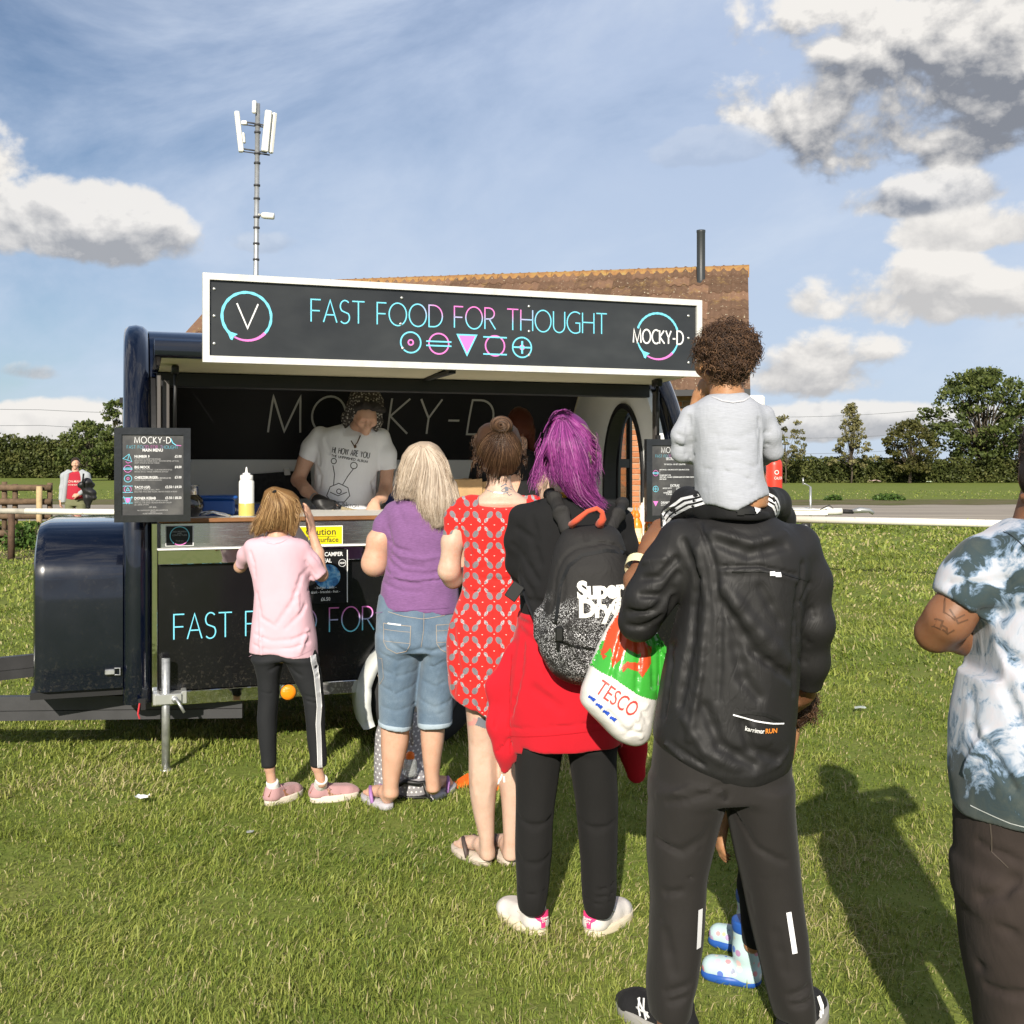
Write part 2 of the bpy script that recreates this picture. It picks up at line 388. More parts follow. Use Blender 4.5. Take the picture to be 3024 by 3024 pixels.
# ================================================================== GRASS (blades; nobody could count them)
def grass():
 rng = np.random.default_rng(5)
 Vs, Fs, Cs = [], [], []
 base = 0
 zones = [(2.05, 3.4, 14500, .023, .0016), (3.4, 5.0, 9500, .024, .0019), (5.0, 7.6, 5000, .026, .0027), (7.6, 12, 1300, .036, .0055), (12, 20, 380, .045, .010), (20, 30, 100, .06, .02), (51, 70, 5, .05, .03)]
 for d0, d1, dens, hgt, wid in zones:
  wx = .52 * d1 + .9
  n = int((d1 - d0) * 2 * wx * dens)
  x = rng.uniform(-wx, wx, n); y = rng.uniform(d0, d1, n)
  cl = (np.sin(x * 5.1 + 1.7 * np.sin(y * 3.3)) * np.sin(y * 4.7 + 1.3 * np.sin(x * 2.9)) + .6 * np.sin(x * 13 + y * 7) * np.sin(y * 11 - x * 5))
  keep = rng.uniform(-1.5, 1.1, n) < cl + .55
  if d0 > 50: keep &= True
  x, y, cl = x[keep], y[keep], cl[keep]; n = len(x)
  h = hgt * rng.gamma(7, 1 / 7, n) * (1 + .35 * cl); w = wid * rng.uniform(.6, 1.35, n)
  a = rng.uniform(0, 2 * np.pi, n); lean = np.abs(rng.normal(1.0, .6, n)) + .1
  # wind-laid patches share a direction
  pa = 2.2 * np.sin(x * .9 + 2) + 1.5 * np.sin(y * 1.1)
  a = np.where(rng.random(n) < .45, pa + rng.normal(0, .6, n), a)
  lx, ly = np.cos(a), np.sin(a); b = rng.uniform(0, np.pi, n); sx, sy = np.cos(b) * w, np.sin(b) * w
  P = np.zeros((n, 5, 3), np.float32)
  P[:, 0] = np.stack([x - sx, y - sy, 0 * x - .002], 1); P[:, 1] = np.stack([x + sx, y + sy, 0 * x - .002], 1)
  mx, my, mz = x + lx * h * .28 * lean, y + ly * h * .28 * lean, h * .62 / np.sqrt(1 + .25 * lean ** 2)
  P[:, 2] = np.stack([mx + sx * .8, my + sy * .8, mz], 1); P[:, 3] = np.stack([mx - sx * .8, my - sy * .8, mz], 1)
  P[:, 4] = np.stack([x + lx * h * lean, y + ly * h * lean, h / np.sqrt(1 + .8 * lean ** 2)], 1)
  idx = (np.arange(n) * 5 + base)[:, None]
  F = np.concatenate([idx + [0, 1, 2], idx + [0, 2, 3], idx + [3, 2, 4]], 0)
  Vs.append(P.reshape(-1, 3)); Fs.append(F); base += n * 5
  lf = np.sin(x * 1.3 + 2.1 * np.sin(y * .8)) * np.sin(y * 1.7 + 1.4 * np.sin(x * 1.1 + 1)) + .5 * np.sin(x * 3.7 + y * 2.9) * np.sin(y * 3.1 - x * 2.3)
  t = np.clip(.5 + .16 * cl + .16 * lf + rng.normal(0, .22, n), 0, 1) * .8; dry = rng.random(n) < (.06 + .10 * (cl < -.1) + .50 * np.clip(lf - .5, 0, 1)); t = np.where(dry, rng.uniform(.88, 1, n), t)
  Cs.append(np.repeat(t, 5))
 V = np.concatenate(Vs); F = np.concatenate(Fs); C = np.concatenate(Cs).astype(np.float32)
 def fn(nt, b, co):
  t = nt.attr('tint')
  nt.link(nt.ramp(t, [(0, (.075, .125, .016)), (.3, (.172, .226, .035)), (.6, (.285, .322, .068)), (.82, (.34, .36, .095)), (.9, (.42, .36, .18)), (1, (.48, .42, .23))]), b.inputs['Base Color'])
 m = material('grass_blade', fn, rough=.5, spec=.35)
 b = m.node_tree.nodes['Principled BSDF']; nt = NT(m.node_tree)      # thin leaves let light through
 tr = nt.node('ShaderNodeBsdfTranslucent'); mixs = nt.node('ShaderNodeMixShader'); mixs.inputs[0].default_value = .26
 nt.link(b.inputs['Base Color'].links[0].from_socket, tr.inputs[0])
 out = [n for n in m.node_tree.nodes if n.type == 'OUTPUT_MATERIAL'][0]
 nt.link(b.outputs[0], mixs.inputs[1]); nt.link(tr.outputs[0], mixs.inputs[2]); nt.link(mixs.outputs[0], out.inputs[0])
 o = mesh_obj('grass', V, F, m)
 at_ = o.data.attributes.new('tint', 'FLOAT', 'POINT'); at_.data.foreach_set('value', C)
 tag(o, kind='stuff', label='short mown grass of the field in front of and around the food trailer', cat='grass')
grass()

# ================================================================== FOLIAGE
def leaf_mat(name, dark, mid, light, trans=.22):
 def fn(nt, b, co):
  t = nt.attr('tint'); nt.link(nt.ramp(t, [(0, dark), (.5, mid), (1, light)]), b.inputs['Base Color'])
 m = material(name, fn, rough=.55, spec=.3)
 b = m.node_tree.nodes['Principled BSDF']; nt = NT(m.node_tree)
 tr = nt.node('ShaderNodeBsdfTranslucent'); mixs = nt.node('ShaderNodeMixShader'); mixs.inputs[0].default_value = trans
 nt.link(b.inputs['Base Color'].links[0].from_socket, tr.inputs[0])
 out = [n for n in m.node_tree.nodes if n.type == 'OUTPUT_MATERIAL'][0]
 nt.link(b.outputs[0], mixs.inputs[1]); nt.link(tr.outputs[0], mixs.inputs[2]); nt.link(mixs.outputs[0], out.inputs[0])
 return m
LEAF = {'dark': leaf_mat('dark_leaf', (.034, .050, .012), (.075, .100, .025), (.14, .16, .042)),
  'hedge': leaf_mat('hedge_leaf', (.034, .046, .012), (.078, .094, .025), (.15, .15, .048)),
  'olive': leaf_mat('olive_leaf', (.034, .040, .010), (.078, .080, .022), (.135, .120, .038)),
  'pale': leaf_mat('pale_leaf', (.075, .080, .026), (.16, .15, .060), (.28, .25, .12)),
  'bramble': leaf_mat('bramble_leaf', (.02, .045, .008), (.055, .11, .02), (.12, .19, .04))}
BARK = material('bark', color=(.075, .06, .042), rough=.95, var=.3, vscale=6)
def leaves(name, P, size, mat, parent, rng, tint=None, aspect=.62):
 """leaf-sized bent faces at points P"""
 n = len(P); s = size * rng.uniform(.6, 1.4, n)[:, None]
 u = rng.normal(size=(n, 3)); u /= np.linalg.norm(u, axis=1)[:, None]
 v = rng.normal(size=(n, 3)); v -= u * (u * v).sum(1)[:, None]; v /= np.linalg.norm(v, axis=1)[:, None]
 w = np.cross(u, v)
 Q = np.stack([P - u * s, P + v * s * aspect + w * s * .15, P + u * s, P - v * s * aspect + w * s * .15], 1).reshape(-1, 3)
 F = np.arange(n * 4).reshape(n, 4)
 o = mesh_obj(name, Q, F, mat, parent)
 t = np.clip(rng.normal(.5, .25, n), 0, 1) if tint is None else tint
 a = o.data.attributes.new('tint', 'FLOAT', 'POINT'); a.data.foreach_set('value', np.repeat(t, 4).astype(np.float32))
 return o
def tree(label, x, y, h, rad, mat, seed, trunk_h=.25, clusters=60, per=60, leaf=.16, shape='dome', trunk_r=.2, group=None, gap=.0, spread=.5, low=0.0, cat='tree', name='tree'):
 rng = np.random.default_rng(seed); r2 = random.Random(seed)
 t = thing(name, label, cat, (x, y, 0), 0, group)
 mb = MB(); tips = []
 th = h * trunk_h
 mb.tube([(0, 0, -.1), (.03 * rad, 0, th * .5), (0, 0, th), (0, .03 * rad, h * .62)], [trunk_r, trunk_r * .8, trunk_r * .68, trunk_r * .25], 8)
 for k in range(clusters):
  for _ in range(60):
   a = r2.uniform(0, 2 * math.pi); zz = r2.uniform(low, 1); rr = r2.random() ** .45
   if shape == 'dome': R_ = math.sqrt(max(0, 1 - (max(zz - .38, 0) / .62) ** 2)) * (1 if zz > .3 else .62 + zz * 1.25)
   elif shape == 'round': R_ = math.sqrt(max(0, 1 - ((zz - .5) / .5) ** 2))
   elif shape == 'spire': R_ = (1 - zz) ** .75 * (.55 + .45 * math.sin(zz * 23 + a) ** 2)
   else: R_ = 1 - .25 * zz
   q = Vector((math.cos(a) * R_ * rr * rad, math.sin(a) * R_ * rr * rad, th * .9 + zz * (h - th * .9)))
   if rr > .35 or r2.random() < .3: break
  tips.append(q)
  b0 = Vector((0, 0, th * (.75 + .25 * r2.random()) + (q.z - th) * .35 * r2.random()))
  if b0.z > q.z: b0.z = q.z * .9
  m = (b0 + q) / 2 + Vector((r2.uniform(-.1, .1) * rad, r2.uniform(-.1, .1) * rad, .06 * h))
  if k % 2 == 0 or clusters < 40: mb.tube([b0, m, q], [trunk_r * .28, trunk_r * .16, trunk_r * .05], 5, False)
 mb.build('trunk', BARK, t, True)
 P, T = [], []
 for q in tips:
  n = int(per * r2.uniform(.6, 1.3)); c = spread * r2.uniform(.6, 1.25)
  p = rng.normal(size=(n, 3)); p /= np.maximum(np.linalg.norm(p, axis=1)[:, None], 1e-6); p *= (rng.random(n) ** .5)[:, None]
  P.append(np.array(q) + p * np.array((c, c, c * .62))); T.append(np.clip(rng.normal(r2.uniform(.3, .7), .2, n), 0, 1))
 P = np.concatenate(P); P[:, 2] = np.maximum(P[:, 2], .05)
 leaves('crown', P, leaf, mat, t, rng, np.concatenate(T))
 return t
def px(X1932, d): return (X1932 - 966) / 2084 * d
def pz(Y1932, d): return EYE - (Y1932 - 880) / 2084 * d

tree('big round-headed tree standing right of the others beyond the hedge', px(1856, 104), 104, pz(702, 104), 5.6, LEAF['dark'], 11, .2, 210, 62, .17, 'dome', .32, spread=.95, low=.04)
tree('low spreading dark tree between the sparse tree and the big round-headed tree', px(1716, 100), 100, pz(796, 100), 2.4, LEAF['olive'], 12, .24, 100, 60, .13, 'dome', .17, spread=.6)
tree('sparse pale tree with an open spire crown above the hedge', px(1606, 101), 101, pz(762, 101), 3.0, LEAF['pale'], 13, .24, 95, 34, .12, 'spire', .10, spread=.42)
tree('pale leafy young tree showing beside the shoulder of the child in grey', px(1482, 98), 98, pz(786, 98), 1.7, LEAF['pale'], 14, .3, 40, 45, .12, 'round', .08, spread=.42)
tree('tall dark tree rising just left of the trailer roof end', px(226, 96), 96, pz(752, 96), 1.7, LEAF['dark'], 15, .2, 70, 60, .14, 'round', .2, spread=.55)
tree('broad bushy tree at the right end of the left hedge', px(166, 118), 118, pz(797, 118), 3.1, LEAF['dark'], 16, .12, 110, 60, .16, 'dome', .2, spread=.7)
tree('small dark bush under the big round-headed tree', px(1885, 106), 106, pz(850, 106), 1.9, LEAF['dark'], 17, .1, 40, 60, .15, 'dome', .1, spread=.6, cat='bush', name='bush')

def hedge(label, x0, x1, yy, depth, hts, mat, seed, n, leaf, droop=.25):
 """a field hedge along x: leaf faces filling a ragged box, denser outside, on a twiggy core"""
 rng = np.random.default_rng(seed); t = thing('hedge', label, 'hedge', ((x0 + x1) / 2, yy, 0))
 x = rng.uniform(x0, x1, n); top = np.interp(x, np.linspace(x0, x1, len(hts)), hts)
 top = top * (1 + .05 * np.sin(x * 1.7) + .04 * np.sin(x * 4.3 + 1)) + np.where(rng.random(n) < .05, rng.random(n) * top * .16, 0)
 u = rng.random(n); z = top * (1 - u ** 1.35 * .985); y = rng.uniform(0, depth, n)
 face = rng.random(n) < .62; y = np.where(face, rng.random(n) ** 2 * depth * .35 + (z / top) ** 2 * depth * .22, y)
 y += .18 * np.sin(x * 2.1) + .14 * np.sin(x * 5.7 + z * 3)
 P = np.stack([x - (x0 + x1) / 2, y, z], 1)
 tt = np.clip(.45 + .22 * np.sin(x * .9) * np.sin(z * 2 + x * .3) + rng.normal(0, .2, n), 0, 1)
 leaves('foliage', P, leaf, mat, t, rng, tt)
 # inner mass of twigs and old leaves
 k = 60; xs = np.linspace(x0, x1, k + 1) - (x0 + x1) / 2; hh = np.interp(xs, np.linspace(xs[0], xs[-1], len(hts)), hts) * .86
 vs, fs = [], []
 for i in range(k + 1):
  j = (i * 37 % 11) / 11 * .25
  vs += [(xs[i], depth * .3 + j, 0), (xs[i], depth * .42 + j, hh[i] * (.93 + j * .3)), (xs[i], depth * .8, hh[i]), (xs[i], depth * .95, 0)]
 for i in range(k):
  for c in range(3): fs.append((i * 4 + c, i * 4 + 4 + c, i * 4 + 5 + c, i * 4 + 1 + c))
 mesh_obj('stems', vs, fs, HEDGE_CORE, t, True)
 return t
HEDGE_CORE = material('hedge_twigs', color=(.028, .034, .012), rough=1, spec=.05, var=.5, vscale=1.5)
hedge('clipped hawthorn hedge along the far side of the field, right of the brick building', 16, 66, 101.5, 3.0, [2.5, 2.6, 2.35, 2.25, 2.2, 2.15, 2.0, 2.1, 2.2], LEAF['hedge'], 21, 26000, .13)
hedge('tall overgrown hedge at the far edge of the field, left of the trailer', -95, -38, 142, 5.0, [5.2, 5.5, 5.4, 5.3, 5.2, 4.7, 4.3, 4.0], LEAF['hedge'], 22, 30000, .2)
hedge('low brushy hedge under the trees left of the trailer', -44, -26, 120, 3.5, [3.6, 3.2, 3.4, 3.0], LEAF['olive'], 23, 9000, .16)
# scraps lying by the hedge
def scrap(label, p, col, s, seed, name='litter', cat='litter', flat=.5):
 r2 = random.Random(seed); mb = MB(); n = 5
 vs = []
 for j in range(n):
  for i in range(n): vs.append(((i / (n - 1) - .5) * s * (1 + .2 * r2.uniform(-1, 1)), (j / (n - 1) - .5) * s * .8 * (1 + .2 * r2.uniform(-1, 1)), s * flat * (.25 + r2.random() * .4)))
 mb.add(vs, [(j * n + i, j * n + i + 1, j * n + n + i + 1, j * n + n + i) for j in range(n - 1) for i in range(n - 1)])
 o = mb.build(name, material('scrap', color=col, rough=.6, var=.15, vscale=30), None, False, p); tag(o, label, cat); return o
scrap('white crumpled paper scrap lying in the grass in front of the steel prop stand', at(421, 2325, 4.98), (.75, .78, .76), .06, 1).location.z = .03
scrap('thin clear scrap of plastic lying on the grass right of the man in the black jacket', at(2540, 2107, 6.85), (.40, .44, .40), .07, 2, flat=.2).location.z = .03
scrap('small dull white scrap on the grass left of the pink shoes', at(738, 2472, 4.55), (.25, .26, .25), .028, 3).location.z = .02
scrap('red and white rag lying at the foot of the far hedge', at(2583, 1426, 97), (.7, .5, .45), 1.0, 4, 'rag', 'rag').location.z = .05
scrap('pale yellow sack at the foot of the hedge below the big tree', at(2957, 1422, 98), (.7, .68, .4), .5, 5, 'sack', 'sack').location.z = .05
scrap('pale green bag at the foot of the far hedge below the low dark tree', at(2746, 1424, 98), (.6, .7, .55), .5, 6, 'sack', 'sack').location.z = .05

# bramble and nettles at the fence foot
def bramble(label, x, y, w, h, seed, n=500, leaf=.05):
 rng = np.random.default_rng(seed); t = thing('bramble', label, 'plant', (x, y, 0))
 u = rng.normal(size=(n, 3)); u /= np.linalg.norm(u, axis=1)[:, None]; u *= (rng.random(n) ** .4)[:, None]
 P = u * np.array((w, w * .5, h)); P[:, 2] = np.abs(P[:, 2]) + .02
 leaves('foliage', P, leaf, LEAF['bramble'], t, rng)
 mb = MB(); r2 = random.Random(seed)
 for k in range(10):
  a = r2.uniform(-w, w); mb.tube([(a * .4, 0, 0), (a * .8, r2.uniform(-.2, .2), h * .8), (a * 1.1, r2.uniform(-.2, .2), h * .9)], [.01, .008, .004], 4, False)
 mb.build('stem', BARK, t)
bramble('bramble clump growing round the foot of the pale fence post', px(58, 20.3), 20.3, .55, .5, 31, 700)
bramble('weeds growing under the dark fence rails at the left edge', px(10, 20.9), 20.9, .5, .45, 32, 500)
bramble('weed tuft at the road edge behind the white rail, left of the other', px(1572, 49.5), 49.5, .45, .22, 33, 300, .07)
bramble('dark weed clump at the road edge behind the white rail, right of the other', px(1676, 49.5), 49.5, .8, .3, 34, 500, .07)

# ================================================================== BRICK BUILDING
def building():
 BL, DP, EAVE, RIDGE = 8.76, 6.0, 2.58, 4.65
 t = thing('brick_building', 'single-storey red brick building with a lichened pantile roof behind the trailer', 'building', (3.04, 14.575, 0), R(-11.5))
 def mort(nt, b, co):
  nt.link(nt.ramp(nt.noise(co, 25, 4, .6), [(.3, (.30, .25, .19)), (.7, (.42, .36, .28))]), b.inputs['Base Color'])
 mm = material('lime_mortar', mort, rough=.95, spec=.1, bump=.3, bscale=80)
 mb = MB(); mb.box((-BL, .009, 0), (0, .24, EAVE)); mb.box((-BL, DP - .24, 0), (0, DP, EAVE))
 for x0 in (-BL, -.24):
  mb.prism([(x0, 0), (x0, EAVE), (x0, EAVE)], 0, 0) if False else None
  mb.add([(x0, .24, 0), (x0 + .24, .24, 0), (x0 + .24, DP - .24, 0), (x0, DP - .24, 0), (x0, .24, EAVE), (x0 + .24, .24, EAVE), (x0 + .24, DP - .24, EAVE), (x0, DP - .24, EAVE), (x0, DP / 2, RIDGE - .12), (x0 + .24, DP / 2, RIDGE - .12)],
    [(0, 1, 5, 4), (2, 3, 7, 6), (0, 4, 8, 7, 3), (1, 2, 6, 9, 5), (4, 5, 9, 8), (6, 7, 8, 9)])
 mb.build('wall', mm, t)
 def brick_fn(nt, b, co):
  r = nt.objrand(); p = nt.geo(); n = nt.noise(p, 38, 4, .65); l = nt.noise(p, 7, 3, .6)
  c = nt.ramp(r * .75 + l * .25, [(.12, (.30, .12, .055)), (.35, (.42, .155, .07)), (.55, (.47, .20, .10)), (.7, (.38, .17, .085)), (.8, (.20, .13, .08)), (.92, (.48, .27, .15))])
  c = nt.mix(n.step(.5, .75) * .35, c, (.52, .36, .24))
  c = nt.mix(nt.noise(p, 5.0, 3, .6).step(.68, .73), c, (.75, .70, .62))      # flaking whitewash
  nt.link(c, b.inputs['Base Color']); nt.link(nt.bump(n, .5, .01), b.inputs['Normal'])
 bm_ = material('old_brick', brick_fn, rough=.9, spec=.15)
 def joined_fn(nt, b, co):
  p = nt.geo(); c0 = nt.voro(nt.vmul(p, (1, .0, 1)), 4.2, 'Color'); n = nt.noise(p, 38, 4, .65)
  c = nt.ramp(c0, [(.1, (.30, .12, .055)), (.4, (.42, .155, .07)), (.6, (.47, .20, .10)), (.85, (.24, .14, .08))])
  nt.link(nt.mix(n.step(.5, .75) * .35, c, (.52, .36, .24)), b.inputs['Base Color'])
 def brick_mesh(w):
  b = MB(); b.box((0, 0, 0), (w, .1, .065), .005); return b
 me = {}
 for w in (.215, .1025):
  o = brick_mesh(w).build('brick', bm_, t); me[w] = o.data; bpy.data.objects.remove(o)
 rest = MB(); r2 = random.Random(5); cnt = 0; cand = []
 ROWS = int(EAVE / .075)
 for k in range(ROWS):
  x = 0.0; z = .003 + k * .075
  head = (k % 6 == 3)                       # English garden wall: now and then a header course
  if not head: seq = [.1025] if k % 2 else []
  else: seq = []
  x = 0
  first = True
  while x < BL - .1:
   w = .1025 if (head or (first and k % 2)) else .215
   first = False
   if x + w > BL: break
   cand.append((x, z, w)); x += w + .0105
 vis = [c for c in cand if c[0] < 2.25 and c[1] > .75]; vis = sorted(vis, key=lambda c: abs(c[0] - 1.05))[:300]; vs_ = set(vis)
 for c in cand:
  x, z, w = c; dy = r2.uniform(-.004, .003)
  if c in vs_:
   o = bpy.data.objects.new('brick', me[w]); link(o, t); o.location = (-x - w, dy, z); o.rotation_euler = (0, r2.uniform(-.006, .006), 0)
  else: rest.box((-x - w, dy, z), (-x, .05, z + .065))
 tag(rest.build('brickwork', material('old_brick_far', joined_fn, rough=.9, spec=.15), t), kind='stuff')
 gb = MB()                                       # right gable brick courses
 for k in range(int((RIDGE - .2) / .075)):
  z = k * .075; half = DP / 2 if z < EAVE else max(0, (RIDGE - .16 - z) / (RIDGE - .12 - EAVE) * DP / 2)
  y = DP / 2 - half + (.11 if k % 2 else 0) + .01
  while y + .215 < DP / 2 + half: gb.box((-.05, y, z), (.006, y + .215, z + .065)); y += .2255
 tag(gb.build('gable_brickwork', material('old_brick_gable', joined_fn, rough=.9, spec=.15), t), kind='stuff')
 # roof
 sl = math.atan2(RIDGE - EAVE, DP / 2); L = math.hypot(RIDGE - EAVE, DP / 2) + .22
 def tile_fn(nt, b, co):
  p = nt.geo(); r = nt.objrand(); n = nt.noise(p, 11, 4, .65); m = nt.noise(p, 3.1, 3, .6)
  c = nt.ramp(r * .5 + n * .5, [(.25, (.10, .062, .042)), (.5, (.145, .088, .060)), (.75, (.19, .112, .074))])
  c = nt.mix((n * .55 + m * .5).step(.56, .68) * .45, c, (.25, .17, .06))
  c = nt.mix(nt.noise(p, 26, 2, .5).step(.68, .73), c, (.5, .45, .33))
  nt.link(c, b.inputs['Base Color']); nt.link(nt.bump(n, .6, .02), b.inputs['Normal'])
 tm = material('lichened_clay_tile', tile_fn, rough=.92, spec=.12)
 TW, TR, TL = .30, .29, .38
 def tile_profile(x): return .032 * max(0, math.sin(2 * math.pi * x / .15 - math.pi / 2)) ** .8 + .006
 tb = MB(); nx = 12; vs = []
 for (s0, lift) in ((0, .0), (TL, .0)):
  for i in range(nx + 1): vs.append((TW * i / nx, s0, tile_profile(TW * i / nx)))
 for i in range(nx + 1): vs.append((TW * i / nx, 0, tile_profile(TW * i / nx) - .016))
 fs = [(i, i + 1, nx + 2 + i, nx + 1 + i) for i in range(nx)] + [(2 * nx + 2 + i, 2 * nx + 3 + i, i + 1, i) for i in range(nx)]
 tb.add(vs, fs); o = tb.build('roof_tile', tm, t, True); tme = o.data; bpy.data.objects.remove(o)
 roof = mesh_obj('roof', [(-BL - .1, -.18, EAVE - .08), (.1, -.18, EAVE - .08), (.1, DP / 2, RIDGE - .06), (-BL - .1, DP / 2, RIDGE - .06), (.1, DP + .18, EAVE - .08), (-BL - .1, DP + .18, EAVE - .08)], [(0, 1, 2, 3), (3, 2, 4, 5)], tm, t)
 slots = []
 for c in range(int((BL + .2) / TW)):
  for r in range(int(L / TR)): slots.append((c, r))
 keep = set(sorted(slots, key=lambda s: -s[1] * 1.5 + s[0] * .6)[:280])
 far = MB()
 for c, r in slots:
  M = Matrix.Translation((.1 - (c + 1) * TW, -.18, EAVE - .06)) @ Matrix.Rotation(sl, 4, 'X') @ Matrix.Translation((0, r * TR, 0)) @ Matrix.Rotation(R(-3.2 + r2.uniform(-.7, .7)), 4, 'X') @ Matrix.Translation((0, 0, r2.uniform(.0, .008)))
  if (c, r) in keep:
   o = bpy.data.objects.new('roof_tile', tme); link(o, roof); o.matrix_basis = M
  else: far.add([M @ v.co for v in tme.vertices], [tuple(p.vertices) for p in tme.polygons])
 tag(far.build('roof_tiles', tm, roof, True), kind='stuff')
 def ridge_fn(nt, b, co):
  p = nt.geo(); n = nt.noise(p, 9, 4, .65)
  nt.link(nt.ramp(n, [(.3, (.20, .11, .055)), (.5, (.30, .16, .065)), (.62, (.33, .21, .075)), (.75, (.27, .23, .12))]), b.inputs['Base Color'])
 rm = material('ridge_tile_clay', ridge_fn, rough=.9, spec=.1)
 k = 0; x = .12
 while x > -BL - .1:
  rb = MB(); n = 8; rr = .165
  for j, (xx) in enumerate((x, x - .44)):
   pass
  vs = [(xx, DP / 2 + rr * math.cos(math.pi * i / n), RIDGE - .1 + .17 * math.sin(math.pi * i / n) + r2.uniform(-.004, .004)) for xx in (x, x - .445) for i in range(n + 1)]
  rb.add(vs, [(i, i + 1, n + 2 + i, n + 1 + i) for i in range(n)]); rb.build('ridge_tile', rm, roof, True); x -= .45
 mb = MB(); mb.box((-BL - .1, -.3, EAVE - .13), (.1, -.19, EAVE - .05)); mb.build('gutter', material('black_gutter', color=(.02, .02, .022), rough=.4), t)
 mb = MB(); mb.tube([(-.07, -.1, EAVE - .1), (-.05, -.06, EAVE - .35), (-.05, -.06, 0)], .035, 10); mb.build('drainpipe', material('black_pipe', color=(.02, .02, .022), rough=.4), t, True)
 # flue pipe through the roof
 f = thing('flue_pipe', 'black metal flue pipe sticking up from the tiled roof', 'flue', t.matrix_basis @ Vector((-.62, DP / 2 - .42, RIDGE - .36)))
 fm = material('flue_black', color=(.03, .034, .036), rough=.45, bump=.1)
 mb = MB(); mb.lathe([(.18, -.04), (.15, .02), (.1, .06), (.072, .12), (.066, .13), (.066, .88), (.07, .89), (.07, .92), (.055, .92), (.05, .5)], 20); mb.build('pipe', fm, f, True)
 mb = MB(); n = 16
 vs = [(-.34 + .68 * i / n, s, .035 * math.sin(i * 1.1) + (-.16 if s < 0 else .2)) for s in (-.3, .3) for i in range(n + 1)]
 mb.add(vs, [(i, i + 1, n + 2 + i, n + 1 + i) for i in range(n)]); mb.build('lead_flashing', material('lead', color=(.32, .33, .34), rough=.5, metal=.3), f, True)
building()

# ================================================================== RAILS, FENCE, MAST, WIRES
WHITE_RAIL = None
def rail_mat():
 def fn(nt, b, co):
  p = nt.geo(); n = nt.noise(p, 22, 4, .7)
  nt.link(nt.mix(n.step(.62, .7), (.78, .75, .66), (.25, .18, .10)), b.inputs['Base Color'])
 return material('flaking_white_paint', fn, rough=.6)
rm_ = rail_mat(); post_m = material('brown_post', color=(.085, .05, .032), rough=.85, var=.35, vscale=14, bump=.4)
def white_rail(label, a, b, posts, joint=None):
 t = thing('rail_fence', label, 'fence', (a[0], a[1], 0))
 A, B = Vector((0, 0, .8)), Vector((b[0] - a[0], b[1] - a[1], .8))
 mb = MB(); mb.tube([A, B] if joint is None else [A + (B - A) * joint, B], .05, 14); mb.build('rail', rm_, t, True)
 if joint is not None:
  mb = MB(); mb.tube([A, A + (B - A) * joint], .046, 14); mb.build('rail', material('old_grey_rail', color=(.38, .36, .31), rough=.7, var=.2), t, True)
 for f in posts:
  p = A + (B - A) * f; mb = MB(); mb.tube([(p.x, p.y, 0), (p.x, p.y, .75)], .055, 10); mb.build('post', post_m, t, True)
white_rail('white tubular rail running behind the left end of the trailer', (px(-140, 18.5), 18.5), (px(330, 17.2), 17.2), (.03, .36, .72), .42)
white_rail('white tubular rail running across the grass on the right behind the man', (px(1455, 15.35), 15.35), (px(2150, 13.3), 13.3), (.05, .64, .98))

def wooden_fence():
 t = thing('wooden_fence', 'dark wooden post and rail fence at the left edge behind the white rail', 'fence', (px(97, 20.6), 20.6, 0))
 dk = material('tarred_wood', color=(.13, .085, .052), rough=.85, var=.4, vscale=9, bump=.5, bscale=30, bstretch=(.2, 4, 4))
 lt = material('new_pine', color=(.42, .31, .17), rough=.8, var=.2, vscale=9, bump=.3, bscale=25, bstretch=(5, 5, .4))
 for z in (1.13, .87, .60, .28):
  mb = MB(); x1 = 0 if z > .5 else -.35
  mb.tube([(-2.6, .12, z - .02), (-1.2, .03, z), (x1, .0, z)], [.06, .062, .058], 9); mb.build('rail', dk, t, True)
 for x, m, h in ((-.07, dk, 1.22), (-.17, lt, 1.16), (-.72, dk, 1.2), (-.92, dk, 1.24), (-2.0, dk, 1.22)):
  mb = MB(); y = -.13 if m is lt else .1
  mb.tube([(x, y, 0), (x, y, h)], .055 if m is lt else .05, 9)
  mb.build('post', m, t, True, label='new pale pine post beside the dark ones' if m is lt else None)
wooden_fence()

